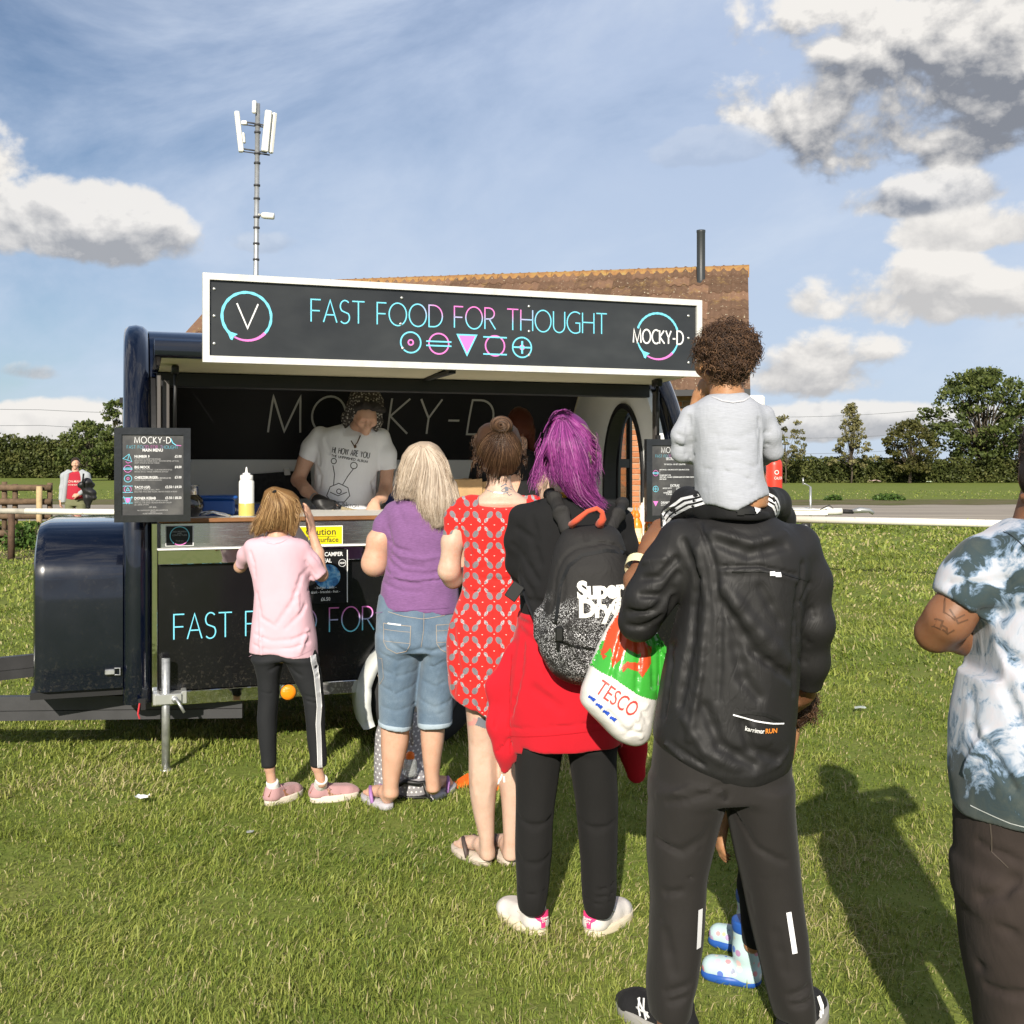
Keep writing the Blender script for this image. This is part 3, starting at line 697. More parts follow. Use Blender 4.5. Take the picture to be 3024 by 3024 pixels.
def mast():
 d = 25.0; t = thing('mast', 'thin galvanised telecom mast with white panel antennas rising behind the trailer sign', 'mast', (px(478, d), d, 0))
 galv = material('galvanised_steel', color=(.42, .43, .43), rough=.4, metal=.7, var=.15)
 wh = material('antenna_white', color=(.72, .71, .66), rough=.5); dkm = material('bracket_dark', color=(.05, .05, .055), rough=.5)
 top = pz(196, d); mb = MB(); mb.tube([(0, 0, 0), (.1, 0, top)], [.065, .055], 12); mb.build('pole', galv, t, True)
 for zpy in (308, 290, 236, 250, 350, 375, 410, 430, 460, 490):
  z = pz(zpy, d); mb = MB(); x = .1 * z / top; mb.tube([(x, 0, z - .02), (x, 0, z + .02)], .075, 12); mb.build('band', dkm, t, True)
 s = d / 2084
 def panel(x, z0, z1, w, dep, y, tilt=0, rz=0):
  h = z1 - z0; M = Matrix.Translation((x, y, (z0 + z1) / 2)) @ Matrix.Rotation(R(tilt), 4, 'Y') @ Matrix.Rotation(R(rz), 4, 'Z')
  mb = MB(); mb.box((-w / 2, -dep / 2, -h / 2), (w / 2, dep / 2, h / 2), .02, M); return mb.build('antenna_panel', wh, t)
 c = 478
 panel((453 - c) * s, pz(290, d), pz(213, d), .11, .12, -.1, -6.5, 20)
 panel((504 - c) * s, pz(288, d), pz(210, d), .15, .1, -.05, 5.5, 25)
 panel((513 - c) * s, pz(288, d), pz(211, d), .10, .1, .08, 5.5, -40)
 panel((486 - c) * s - .05, pz(217, d), pz(193, d), .09, .09, -.1, 1.5)
 panel((461 - c) * s, pz(272, d), pz(252, d), .06, .1, -.05, -5)
 for zpy in (234, 285):
  z = pz(zpy, d); mb = MB(); x = .1 * z / top
  mb.tube([(x, 0, z), ((457 - c) * s, -.08, z + .03)], .018, 6); mb.tube([(x, 0, z - .06), ((457 - c) * s, -.08, z - .03)], .014, 6); mb.tube([(x, 0, z), ((504 - c) * s, -.03, z - .05)], .018, 6); mb.tube([(x, 0, z - .05), ((508 - c) * s, .05, z - .08)], .018, 6)
  mb.build('bracket', dkm, t, True)
 mb = MB(); mb.box(((458 - c) * s, -.14, pz(238, d)), ((468 - c) * s, -.02, pz(231, d)), .01); mb.build('radio_box', wh, t)
 z = pz(409, d); mb = MB(); mb.tube([(.1 * z / top, 0, z + .06), (.1 * z / top + .12, -.02, z + .02), (.2, -.04, z + .02)], .03, 8)
 M = Matrix.Translation((.2, -.04, z + .02)) @ Matrix.Rotation(R(95), 4, 'Y'); mb.lathe([(0, 0), (.06, 0), (.075, .06), (.075, .26), (.068, .28), (0, .28)], 14, M); mb.build('camera_housing', wh, t, True)
mast()

def wire(label, pts, r):
 mb = MB(); P = []
 for (a, b) in zip(pts[:-1], pts[1:]):
  for i in range(12):
   f = i / 12; q = Vector(a).lerp(Vector(b), f); q.z -= 1.2 * f * (1 - f); P.append(q)
 P.append(Vector(pts[-1])); mb.tube(P, r, 5, False); o = mb.build('power_line', material('wire', color=(.10, .11, .12), rough=.6), None, True); tag(o, label, 'power line')
D = 150
wire('upper overhead wire crossing the sky left of the trailer', [at(-600, 1180, D), at(120, 1210, D), at(700, 1217, D)], .03)
wire('lower overhead wire crossing the sky left of the trailer', [at(-600, 1240, D), at(120, 1256, D), at(700, 1268, D)], .03)
wire('upper overhead wire crossing the sky right of the building', [at(2200, 1231, D), at(2700, 1214, D), at(3400, 1186, D)], .025)
wire('middle overhead wire crossing the sky right of the building', [at(2200, 1290, D), at(2640, 1284, D), at(3400, 1262, D)], .022)
wire('lowest overhead wire crossing the sky right of the building', [at(2200, 1336, D), at(2640, 1330, D), at(3400, 1322, D)], .022)

# ================================================================== WHITE TRAILER BEHIND, GAS CYLINDER
def back_trailer():
 d = 26.0; x1 = px(1442, d); t = thing('box_trailer', 'white box trailer partly hidden behind the child, its drawbar and jockey wheel to the right', 'trailer', (x1, d, 0))
 wm = material('trailer_white', color=(.74, .73, .70), rough=.45, var=.06, vscale=2); st = material('white_metal', color=(.66, .65, .60), rough=.4, var=.12); gl = material('zinc', color=(.45, .46, .46), rough=.35, metal=.7); bk = material('black_rubber', color=(.015, .015, .016), rough=.7)
 mb = MB(); mb.box((-2.9, -.1, .5), (0, 1.9, 3.2), .05); mb.build('body', wm, t)
 mb = MB(); mb.box((-2.85, -.13, 1.05), (-.05, -.102, 1.12)); mb.build('trim', gl, t)
 s = d / 2084
 mb = MB(); mb.box((-2.6, -.1, .38), (px(1560, d) - x1, .08, .5), .01); mb.build('drawbar', st, t)
 mb = MB(); mb.box((-.2, -.12, .495), (px(1545, d) - x1, .9, .53), .01); mb.build('gas_tray', st, t)
 mb = MB(); a = px(1560, d) - x1; mb.tube([(a, 0, .46), (a + .35, 0, .47)], .08, 12); mb.tube([(a - .2, .0, .5), (a, 0, .55), (a + .2, 0, .5)], .03, 8); mb.build('hitch', st, t, True)
 mb = MB(); mb.tube([(a + .35, 0, .47), (a + .62, 0, .46)], [.055, .05], 10); mb.build('damper_boot', bk, t, True)
 mb = MB(); mb.tube([(a + .6, 0, .47), (a + .8, 0, .5), (a + 1.0, 0, .49), (a + 1.1, 0, .42)], [.05, .07, .05, .04], 10); mb.build('coupling_head', gl, t, True)
 j = px(1528, d) - x1; mb = MB(); mb.tube([(j, -.05, .12), (j, -.05, 1.05)], .026, 10); mb.tube([(j, -.05, 1.05), (j - .13, -.05, 1.12), (j - .17, -.05, 1.12)], .014, 8); mb.tube([(j - .17, -.05, 1.1), (j - .175, -.05, 1.26)], .02, 8); mb.build('jockey_stand', gl, t, True)
 mb = MB(); M = Matrix.Translation((j - .12, -.06, .115)) @ Matrix.Rotation(R(90), 4, 'X'); mb.lathe([(.05, -.035), (.105, -.04), (.115, -.02), (.115, .02), (.105, .04), (.05, .035)], 20, M); w = mb.build('jockey_wheel', bk, t, True)
 mb = MB(); mb.lathe([(0, -.03), (.06, -.032), (.06, .032), (0, .03)], 16, M); mb.build('wheel_hub', gl, w, True)
 mb = MB(); mb.tube([(j - .12, -.06, .115), (j, -.05, .13)], .015, 6); mb.tube([(j + .2, -.03, .5), (j + .45, -.04, .62), (j + .6, -.02, .48), (j + .3, -.05, .33)], .012, 6); mb.build('cable', bk, t, True)
back_trailer()
def gas_cylinder():
 d = 25.4; t = thing('gas_cylinder', 'tall red gas cylinder standing on the drawbar tray of the white trailer', 'gas cylinder', (px(1466, d), d + .3, .53))
 red = material('cylinder_red', color=(.62, .045, .025), rough=.4, var=.08, vscale=6); wt = material('cylinder_print', color=(.8, .7, .68), rough=.5)
 mb = MB(); mb.lathe([(.15, 0), (.185, .02), (.192, .06), (.192, 1.02), (.18, 1.1), (.14, 1.16), (.1, 1.18), (0, 1.19)], 28); mb.build('body', red, t, True)
 mb = MB(); mb.lathe([(.115, 1.15), (.125, 1.17), (.125, 1.28), (.115, 1.29), (.105, 1.28), (.105, 1.17)], 20); mb.build('collar', red, t, True)
 mb = MB(); mb.tube([(0, 0, 1.18), (0, 0, 1.26)], .03, 8); mb.build('valve', material('brass', color=(.5, .36, .12), metal=.9, rough=.35), t, True)
 # lettering on the curved side
 mb = MB(); fn = lambda x, z: (x, z)
 yy = lambda x, z: -math.sqrt(max(.0005, .1945 ** 2 - x * x))
 lettering(mb, 'CALOR', -.03, .70, .055, yy, .16, .19); lettering(mb, '47KG'.replace('4', 'A').replace('7', 'T'), -.03, .6, .03, yy, .16, .0) if False else None
 mb.ribbon([(.02 + .045 * math.cos(i * .5236), .86 + .045 * math.sin(i * .5236)) for i in range(12)], .016, yy, True)
 mb.build('lettering', wt, t)
gas_cylinder()
# ================================================================== FOOD TRAILER
TH = R(19.2); TC, TS = math.cos(TH), math.sin(TH); TO = (-1.795, 5.6)
def tl(sx, sy, n=0.0):
 """trailer coordinates (along, depth, height) of a place measured in the photograph, on the plane at depth n"""
 r = (sx - HX) / FOC
 t = (r * (TO[1] + n * TC) - (TO[0] - n * TS)) / (TC - r * TS)
 Y = TO[1] + t * TS + n * TC
 return Vector((t, n, EYE - (sy - HY) / FOC * Y))
def tw(p):
 """world point of trailer coordinates"""
 return Vector((TO[0] + p[0] * TC - p[1] * TS, TO[1] + p[0] * TS + p[1] * TC, p[2]))
K = 3024 / 1932                                      # 1932-px measurements to 3024-px ones
def t19(x, y, n=0.0): return tl(x * K, y * K, n)

def dusty(nt, b, co):
 p = nt.geo(); n = nt.noise(p, 5, 5, .65); m = nt.noise(p, 60, 3, .7); x, y, z = nt.sep(p)
 nt.link(n * .30 + .06, b.inputs['Roughness'])
 base = tuple(b.inputs['Base Color'].default_value)[:3]; k = (m.step(.56, .70) * n.step(.48, .66) * .10) + (m.step(.55, .62) * (.62 - z).mx(0) * .55)
 nt.link(nt.mix(k.mn(.6), base, (.13, .115, .085)), b.inputs['Base Color']); nt.link(nt.bump(nt.noise(p, 2.2, 2, .5), .05, .05), b.inputs['Normal'])
NAVY = material('navy_gloss_paint', dusty, color=(.0012, .0028, .010), rough=.16, spec=.5, coat=1.0)
BLACKG = material('gloss_black_panel', dusty, color=(.006, .006, .007), rough=.16, spec=.5)
BLACKM = material('satin_black', color=(.010, .010, .011), rough=.5)
def scratched(nt, b, co):
 n = nt.noise(nt.vmul(co, (2, 2, 60)), 6, 3, .6); nt.link(n * .25 + .12, b.inputs['Roughness'])
STEEL = material('brushed_steel', scratched, color=(.56, .56, .57), metal=1.0)
def chrome_fn(nt, b, co):
 n = nt.noise(co, 5, 3, .6); nt.link(nt.bump(n, .10, .02), b.inputs['Normal'])
CHROME = material('mirror_steel', chrome_fn, color=(.70, .70, .70), rough=.045, metal=1.0)
GALV = material('galvanised', color=(.50, .51, .51), rough=.38, metal=.75, var=.25, vscale=25)
CREAM = material('cream_lining', color=(.66, .60, .44), rough=.55, var=.08, vscale=3)
LINING = material('white_lining', color=(.80, .81, .80), rough=.35, var=.04, vscale=3)
CHASSIS = material('grey_chassis_paint', color=(.042, .042, .045), rough=.45, var=.2, vscale=7)
RUBBER = material('rubber', color=(.016, .016, .017), rough=.75)
def alu_fn(nt, b, co):
 n = nt.noise(co, 9, 4, .7); nt.link(nt.ramp(n, [(.3, (.52, .51, .48)), (.62, (.66, .65, .62)), (.75, (.40, .38, .34))]), b.inputs['Base Color'])
FRAME_W = material('weathered_white_frame', alu_fn, rough=.4, spec=.4)
def print_mat(name, col, rough=.45): return material(name, color=col, rough=rough, spec=.3)
CYAN, PINK, WHITEP = (.17, .58, .74), (.68, .19, .53), (.74, .74, .74)
P_CYAN, P_PINK, P_WHITE = print_mat('cyan_print', CYAN), print_mat('pink_print', PINK), print_mat('white_print', WHITEP)
def grad_mat(name, ta, tb, tc, td, z0, z1, dim=1.0):
 """cyan lettering that turns pink towards the top in the middle of the line, as printed"""
 def fn(nt, b, co):
  x, y, z = nt.sep(co)
  k = x.step(ta, tb) * (1 - x.step(tc, td)) * z.step(z0, z1)
  nt.link(nt.mix(k, tuple(c * dim for c in CYAN), tuple(c * dim for c in PINK)), b.inputs['Base Color'])
 return material(name, fn, rough=.45, spec=.3)

def profile(a, h, zc=.95, z0=.38, n=20):
 """trailer cross-section (depth, height): upright sides, barrel roof"""
 P = [(.9 - a, z0), (.9 - a, (z0 + zc) / 2)]
 P += [(.9 - a * math.cos(math.pi * i / (2 * n)), zc + h * math.sin(math.pi * i / (2 * n))) for i in range(2 * n + 1)]
 return P + [(.9 + a, (z0 + zc) / 2), (.9 + a, z0)]
def prof_n(z, a=.86, h=1.34, zc=.95, back=True):
 u = a * math.sqrt(max(0, 1 - (max(z - zc, 0) / h) ** 2)); return .9 + u if back else .9 - u

trailer = thing('food_trailer', 'dark blue barrel-roofed food trailer with raised serving hatch and black lettered panels', 'food trailer', (*TO, 0), TH)
def trailer_body():
 # rims at both ends
 for t0, t1 in ((-.168, -.03), (2.965, 3.10)):
  mb = MB(); P = profile(.9, 1.38, z0=.33, n=24); vs = []; sec = [(0, -.05), (0, .02), (.06, .052), (.22, .07), (.5, .078), (.78, .07), (.94, .052), (1, .02), (1, -.05)]
  for i, (n, z) in enumerate(P):
   a = Vector(P[max(i - 1, 0)]); b = Vector(P[min(i + 1, len(P) - 1)]); d = (b - a).normalized(); nr = Vector((-d.y, d.x))
   for s, o in sec: vs.append((t0 + (t1 - t0) * s, n + nr.x * (o - .06), z + nr.y * (o - .06)))
  m = len(sec); fs = [(i * m + k, i * m + k + 1, i * m + m + k + 1, i * m + m + k) for i in range(len(P) - 1) for k in range(m - 1)]
  fs += [tuple(range(m)), tuple(reversed(range((len(P) - 1) * m, len(P) * m)))]
  mb.add(vs, fs); flat_sharp(mb.build('end_rim', NAVY, trailer), 50)
 # barrel shell: outer skin and inner lining from the hatch hinge over the roof and down the back
 def shell(name, a, h, mat, t0, t1, n_from=.33, z1=9, z0=-9):
  P = [p for p in profile(a, h, n=30) if (p[0] > n_from) and z0 <= p[1] <= z1]; k = 10
  vs = [(t0 + (t1 - t0) * j / k, n, z) for (n, z) in P for j in range(k + 1)]
  return mesh_obj(name, vs, [(i * (k + 1) + j, i * (k + 1) + j + 1, (i + 1) * (k + 1) + j + 1, (i + 1) * (k + 1) + j) for i in range(len(P) - 1) for j in range(k)], mat, trailer, True)
 shell('roof_skin', .885, 1.365, NAVY, -.03, 2.965)
 shell('ceiling_lining', .855, 1.335, CREAM, .0, 2.9)
 # back wall: white splash panel below, black menu wall above, following the curve
 def backpiece(name, z0, z1, mat, off, k=14):
  vs = [(t, prof_n(z0 + (z1 - z0) * i / k) - off, z0 + (z1 - z0) * i / k) for i in range(k + 1) for t in (.02, 2.88)]
  return mesh_obj(name, vs, [(2 * i, 2 * i + 1, 2 * i + 3, 2 * i + 2) for i in range(k)], mat, trailer, True)
 backpiece('splash_panel', .45, 1.585, LINING, .02)
 bb = backpiece('back_board', 1.575, 2.12, BLACKM, .03)
 mb = MB(); lettering(mb, 'MOCKY-D', t19(505, 785, 1.57).x, 1.755, .232, lambda x, z: prof_n(z) - .034, .055, t19(924, 785, 1.57).x - t19(505, 785, 1.57).x, .26)
 mb.build('lettering', print_mat('silver_print', (.50, .50, .47)), bb)
 # floor, chassis sides, front panel
 mb = MB(); mb.box((-.03, .05, .36), (2.96, 1.75, .44)); mb.build('floor', BLACKM, trailer)
 mb = MB(); mb.box((0, .0, .386), (2.965, .03, 1.028), .004); fp = mb.build('front_panel', BLACKG, trailer)
 a, b = t19(328, 1184), t19(627, 1176); L = (b.x - a.x) / .471
 gm = grad_mat('panel_letter_print', a.x + L * .33, a.x + L * .45, a.x + L * .66, a.x + L * .75, .66, .77)
 mb = MB(); lettering(mb, 'FAST FOOD FOR THOUGHT', a.x, .648, .127, -.004, .052, L, .13); mb.build('lettering', gm, fp)
 mb = MB(); mb.box((-.03, -.012, .315), (2.965, .03, .384), .003); mb.build('lower_trim', CHROME, trailer)
 mb = MB(); mb.box((-.03, -.008, .386), (-.003, .03, 1.24), .002); mb.build('corner_trim', CHROME, trailer)
 mb = MB(); mb.box((0, -.03, 1.032), (2.965, 0, 1.104), .003); mb.build('mirror_trim', CHROME, trailer)
 mb = MB(); mb.box((.012, -.05, 1.116), (2.93, .0, 1.243), .004); f = mb.build('counter_fascia', STEEL, trailer)
 mb = MB(); mb.box((-.003, -.058, 1.106), (2.94, .0, 1.1145), .002); mb.build('fascia_lip', print_mat('lip_white', (.82, .82, .8)), f)
 wood = material('counter_wood', color=(.20, .085, .03), rough=.5, var=.3, vscale=5, bstretch=(1, 8, 8), bump=.2)
 mb = MB(); mb.box((.0, -.02, 1.244), (2.9, .92, 1.264), .002); ct = mb.build('counter_top', material('pale_bounce_top', color=(.72, .71, .68), rough=.45, var=.05), trailer); mb = MB(); mb.box((.0, -.062, 1.244), (2.9, -.021, 1.266), .004); mb.build('wood_edge', wood, ct)  # top surface made pale, an added reflector bouncing sun up to the cook
 mb = MB(); mb.box((1.86, -.34, 1.066), (2.93, -.052, 1.09), .004); mb.build('serving_shelf', STEEL, trailer)
 # side walls
 def sidewall(name, t0, t1, hole, mat):
  zs = sorted(set([.40 + i * .05 for i in range(39)] + [1.02, 1.45, 1.938])); mb = MB()
  zs = [z for z in zs if z < .95 + 1.33]
  def hol(z):
   if not hole or not (1.02 <= z <= 1.94): return None
   w = .305 * (1 if z < 1.45 else math.sqrt(max(0, 1 - ((z - 1.45) / .49) ** 2))); return (.665 - w, .665 + w)
  for za, zb in zip(zs[:-1], zs[1:]):
   la, lb, ra, rb = prof_n(za, .87, 1.35, back=False), prof_n(zb, .87, 1.35, back=False), prof_n(za, .87, 1.35), prof_n(zb, .87, 1.35)
   ha, hb = hol(za), hol(zb)
   segs = [(la, lb, ra, rb)] if (ha is None or hb is None) else [(la, lb, ha[0], hb[0]), (ha[1], hb[1], ra, rb)]
   for A, B, C, D in segs:
    vs = [(t, n, z) for t in (t0, t1) for n, z in ((A, za), (C, za), (D, zb), (B, zb))]
    mb.add(vs, [(0, 1, 2, 3), (7, 6, 5, 4), (0, 3, 7, 4), (1, 5, 6, 2)])
  return mb.build(name, mat, trailer)
 sidewall('end_wall', -.028, -.004, False, BLACKM)
 ew = sidewall('end_wall', 2.90, 2.945, True, LINING)
 def arch(n0, n1, zt, zb=1.02, k=14):
  c, w = (n0 + n1) / 2, (n1 - n0) / 2
  return [(n0, zb), (n0, 1.45)] + [(c - w * math.cos(math.pi * i / (2 * k)), 1.45 + (zt - 1.45) * math.sin(math.pi * i / (2 * k))) for i in range(1, 2 * k)] + [(n1, 1.45), (n1, zb)]
 A = arch(.36, .97, 1.94); B = arch(.385, .938, 1.905, 1.06); mb = MB()
 for t0, t1 in ((2.885, 2.97),):
  n = len(A); vs = [(t0, p[0], p[1]) for p in A] + [(t0, p[0], p[1]) for p in B] + [(t1, p[0], p[1]) for p in A] + [(t1, p[0], p[1]) for p in B]
  fs = []
  for i in range(n):
   j = (i + 1) % n; fs += [(i, j, n + j, n + i), (2 * n + j, 2 * n + i, 3 * n + i, 3 * n + j), (n + i, n + j, 3 * n + j, 3 * n + i), (j, i, 2 * n + i, 2 * n + j)]
  mb.add(vs, fs)
 mb.build('window_frame', BLACKM, trailer)
 # open leaf of the arched window, swung out on the far jamb
 M = Matrix.Translation((2.975, .95, 0)) @ Matrix.Rotation(R(35), 4, 'Z')
 k = 10; w = .19
 out = [(0, 1.04), (w, 1.04)] + [(w * math.cos(math.pi / 2 * i / k) if i else w, 0) for i in range(0)] + [(w, 1.90)] + [(w - w * math.sin(math.pi / 2 * i / k), 1.45 + .45 * math.cos(math.pi / 2 * i / k)) for i in range(1, k + 1)]
 inn = [((x - w / 2) * .66 + w / 2, (z - 1.45) * .93 + 1.45) for x, z in out]
 n = len(out); mb = MB(); vs = [(p[0], y, p[1]) for y in (-.02, .02) for P in (out, inn) for p in P]
 fs = []
 for i in range(n):
  j = (i + 1) % n; fs += [(i, j, n + j, n + i), (2 * n + j, 2 * n + i, 3 * n + i, 3 * n + j), (n + i, n + j, 3 * n + j, 3 * n + i), (j, i, 2 * n + i, 2 * n + j)]
 mb.add([M @ Vector(v) for v in vs], fs); mb.box((.03, -.018, 1.52), (w - .03, .018, 1.58), 0, M); lf = mb.build('window_leaf', BLACKM, trailer)
 gl = material('window_glass', color=(.25, .17, .11), rough=.04, trans=.85, ior=1.3)  # brown tint paints in the reflection seen on the pane
 mb = MB(); mb.add([M @ Vector((p[0], 0, p[1])) for p in inn], [tuple(range(n))]); mb.build('pane', gl, lf)
 # jamb posts
 jm = material('jamb_grey', color=(.11, .10, .095), rough=.45, metal=.4); zt = 1.95
 for t0, t1, n0, z1 in ((-.002, .018, .10, 2.0), (.028, .062, .16, 1.98), (2.86, 2.885, .12, 1.98)):
  mb = MB(); mb.box((t0, n0, 1.266), (t1, n0 + .05, z1), .003); mb.build('jamb', jm, trailer)
 mb = MB(); mb.box((.0, .28, 1.955), (2.9, .36, 2.03), .004); mb.build('header', BLACKM, trailer)
trailer_body()

def trailer_hatch():
 # raised hatch, hinged at the roof
 mb = MB(); mb.cur = 0
 def quad(n0, z0, n1, z1, t0, t1): mb.add([(t0, n0, z0), (t1, n0, z0), (t1, n1, z1), (t0, n1, z1)], [(0, 1, 2, 3)])
 T0, T1 = -.022, 2.945
 sec = [(-.27, 2.058), (-.285, 2.07), (-.29, 2.10), (-.285, 2.135), (-.26, 2.15), (.1, 2.14), (.36, 2.08), (.36, 2.035)]
 n = len(sec); mb.add([(t, a, z) for t in (T0, T1) for a, z in sec], [(i, i + 1, n + i + 1, n + i) for i in range(n - 1)] + [(n - 1, 0, n, 2 * n - 1), tuple(reversed(range(n))), tuple(range(n, 2 * n))])
 h = flat_sharp(mb.build('hatch', NAVY, trailer), 40)
 for t0, t1 in ((.01, 1.46), (1.50, 2.92)):
  mb = MB(); mb.add([(t0, -.25, 2.053), (t1, -.25, 2.053), (t1, .30, 2.033), (t0, .30, 2.033)], [(3, 2, 1, 0)]); mb.add([(t0, -.25, 2.053), (t1, -.25, 2.053), (t1, -.25, 2.058), (t0, -.25, 2.058)], [(0, 1, 2, 3)]); mb.build('underside_panel', CREAM, h)
 mb = MB(); mb.box((1.462, -.25, 2.022), (1.498, .30, 2.04)); mb.build('rib', BLACKM, h)
 # struts with orange collars
 org = material('orange_plastic', color=(.80, .12, .012), rough=.4)
 for ta, tb in ((.085, .075), (2.80, 2.83)):
  a, b = Vector((ta, -.02, 2.035)), Vector((tb, .02, 1.27)); mid = a.lerp(b, .42)
  mb = MB(); mb.tube([a, mid], .009, 8); mb.tube([mid, b], .016, 10); mb.box((ta - .02, -.06, 2.0), (ta + .015, .02, 2.04), .004); s = mb.build('strut', BLACKM, trailer, True)
  c = a.lerp(b, .715); mb = MB(); mb.tube([c - Vector((0, 0, .022)), c + Vector((0, 0, .022))], .024, 12); mb.build('collar', org, s, True)
 # big sign on the hatch edge
 t0, t1 = t19(381.5, 600, -.3).x, t19(1318, 640, -.3).x; z0, z1 = 2.035, 2.468
 mb = MB(); mb.box((t0 + .02, -.325, z0 + .02), (t1 - .02, -.30, z1 - .02));
 def sp(nt, b, co):
  n = nt.noise(nt.vmul(co, (.7, 1, 1.4)), 2.2, 4, .6); nt.link(nt.ramp(n, [(.3, (.018, .020, .023)), (.55, (.030, .033, .036)), (.75, (.044, .048, .051))]), b.inputs['Base Color']); nt.link(n * .2 + .22, b.inputs['Roughness'])
 sign = mb.build('hatch_sign', material('sign_face', sp, spec=.5), trailer)
 fw = .032
 def bar(P):                                     # mitred frame bar
  mb = MB(); n = len(P); yb, yf = -.30, -.342
  mb.add([(x, y, z) for y in (yf, yb) for x, z in P], [tuple(range(n)), tuple(reversed(range(n, 2 * n)))] + [(i, i + n, (i + 1) % n + n, (i + 1) % n) for i in range(n)]); mb.build('sign_frame', FRAME_W, sign)
 bar([(t0, z1), (t0 + fw, z1 - fw), (t1 - fw, z1 - fw), (t1, z1)]); bar([(t0, z0), (t1, z0), (t1 - fw, z0 + fw), (t0 + fw, z0 + fw)])
 bar([(t0, z0), (t0 + fw, z0 + fw), (t0 + fw, z1 - fw), (t0, z1)]); bar([(t1, z0), (t1, z1), (t1 - fw, z1 - fw), (t1 - fw, z0 + fw)])
 Y = -.327
 mb = MB()
 for x, y in ((404, 545), (404, 596), (404, 648), (1299, 596), (1299, 638), (1299, 684), (758, 562), (756, 611), (998, 578), (998, 625), (760, 657), (998, 670)):
  p = t19(x, y, -.327); M = Matrix.Translation(p) @ Matrix.Rotation(R(90), 4, 'X'); mb.lathe([(.008, 0), (.007, .003), (.003, .005), (0, .005)], 10, M)
 tag(mb.build('rivets', material('rivet', color=(.75, .75, .73), metal=.8, rough=.3), sign, True), kind='stuff')
 a, b = t19(587, 605, Y), t19(1145, 632, Y); L = b.x - a.x; hgt = t19(587, 563, Y).z - a.z; zb = (a.z + b.z) / 2
 gm = grad_mat('sign_letter_print', a.x + L * .33, a.x + L * .42, a.x + L * .68, a.x + L * .76, zb + .02, zb + hgt * .85)
 mb = MB(); lettering(mb, 'FAST FOOD FOR THOUGHT', a.x, zb, hgt, Y, .06, L, .13); mb.build('lettering', gm, sign)
 # icons
 ic, ip, iw = MB(), MB(), MB()
 def circ(mb, c, r, w, a0=0, a1=360, n=40, wob=.0):
  P = [(c.x + r * (1 + wob * math.sin(3.1 * i)) * math.cos(R(a0 + (a1 - a0) * i / n)), c.z + r * (1 + wob * math.sin(2.3 * i)) * math.sin(R(a0 + (a1 - a0) * i / n))) for i in range(n + (0 if a1 - a0 >= 360 else 1))]
  mb.ribbon(P, w, Y, a1 - a0 >= 360)
 def disc(mb, c, r): mb.poly([(c.x + r * math.cos(2 * math.pi * i / 16), c.z + r * math.sin(2 * math.pi * i / 16)) for i in range(16)], Y - .001)
 r = .053; c1, c2, c3, c4, c5 = t19(775, 646, Y), t19(828, 648.5, Y), t19(881, 650, Y), t19(934, 652.5, Y), t19(985, 655.5, Y)
 circ(ic, c1, r, .008); circ(ip, c1, .013, .008)
 circ(ip, c2, r, .008); [ic.ribbon([(c2.x - .068, c2.z + dz), (c2.x + .068, c2.z + dz)], .008, Y - .001) for dz in (.011, -.011)]
 tri = [(c3.x - .052, c3.z + .05), (c3.x + .052, c3.z + .05), (c3.x, c3.z - .055)]; ip.poly(list(reversed(tri)), Y); ic.ribbon(tri, .008, Y - .001, True)
 circ(ip, c4, r, .008); [ic.ribbon([(c4.x - .066, c4.z + dz), (c4.x + .066, c4.z + dz)], .008, Y - .001) for dz in (.045, -.045)]
 circ(ic, c5, r, .008); ic.ribbon([(c5.x - r, c5.z), (c5.x + r, c5.z)], .009, Y - .001); ic.ribbon([(c5.x, c5.z - .034), (c5.x, c5.z + .034)], .011, Y - .0015); circ(ip, c5, .012, .006)
 # snake rings with V and MOCKY-D
 def snake(c, r, gap):
  rng = random.Random(2); n = 72
  def seg(mb, a0, a1, w0, w1, wob):
   P = [R(a0 + (a1 - a0) * i / n) for i in range(n + 1)]
   for i in range(n):
    w = w0 + (w1 - w0) * i / n; q = 1 + wob * math.sin(i * 1.1)
    mb.ribbon([(c.x + r * math.cos(P[i]), c.z + r * math.sin(P[i])), (c.x + r * math.cos(P[i + 1]), c.z + r * math.sin(P[i + 1]))], w * q, Y)
  if gap:
   seg(ic, 18, 162, .012, .012, .1); seg(ic, 198, 228, .008, .014, .1); seg(ip, 240, 315, .008, .014, .05); seg(ic, 315, 342, .013, .008, .05)
  else:
   seg(ic, -42, 232, .012, .014, .12); seg(ip, 240, 318, .008, .015, .05)
  hx, hz = c.x + r * math.cos(R(232)), c.z + r * math.sin(R(232))
  ic.poly([(hx - .022, hz + .018), (hx - .006, hz - .022), (hx + .004, hz - .026), (hx + .012, hz - .008), (hx + .03, hz + .004), (hx + .004, hz + .012)], Y - .001)
  ip.poly([(hx - .001, hz - .014), (hx + .003, hz - .014), (hx + .003, hz - .009)], Y - .0015)
 cv = t19(465.5, 597, Y); snake(cv, .118, False)
 a, b = t19(447, 572, Y), t19(487, 620, Y); lettering(iw, 'V', a.x, b.z, a.z - b.z, Y, .062, b.x - a.x)
 cm = t19(1241, 634.5, Y); snake(cm, .128, True)
 a, b = t19(1195, 646, Y), t19(1289, 624, Y); lettering(iw, 'MOCKY-D', a.x, a.z, b.z - a.z - .004, Y, .12, b.x - a.x, .17)
 tag(ic.build('cyan_emblems', P_CYAN, sign), kind='stuff'); tag(ip.build('pink_emblems', P_PINK, sign), kind='stuff'); iw.build('white_lettering', P_WHITE, sign)
trailer_hatch()

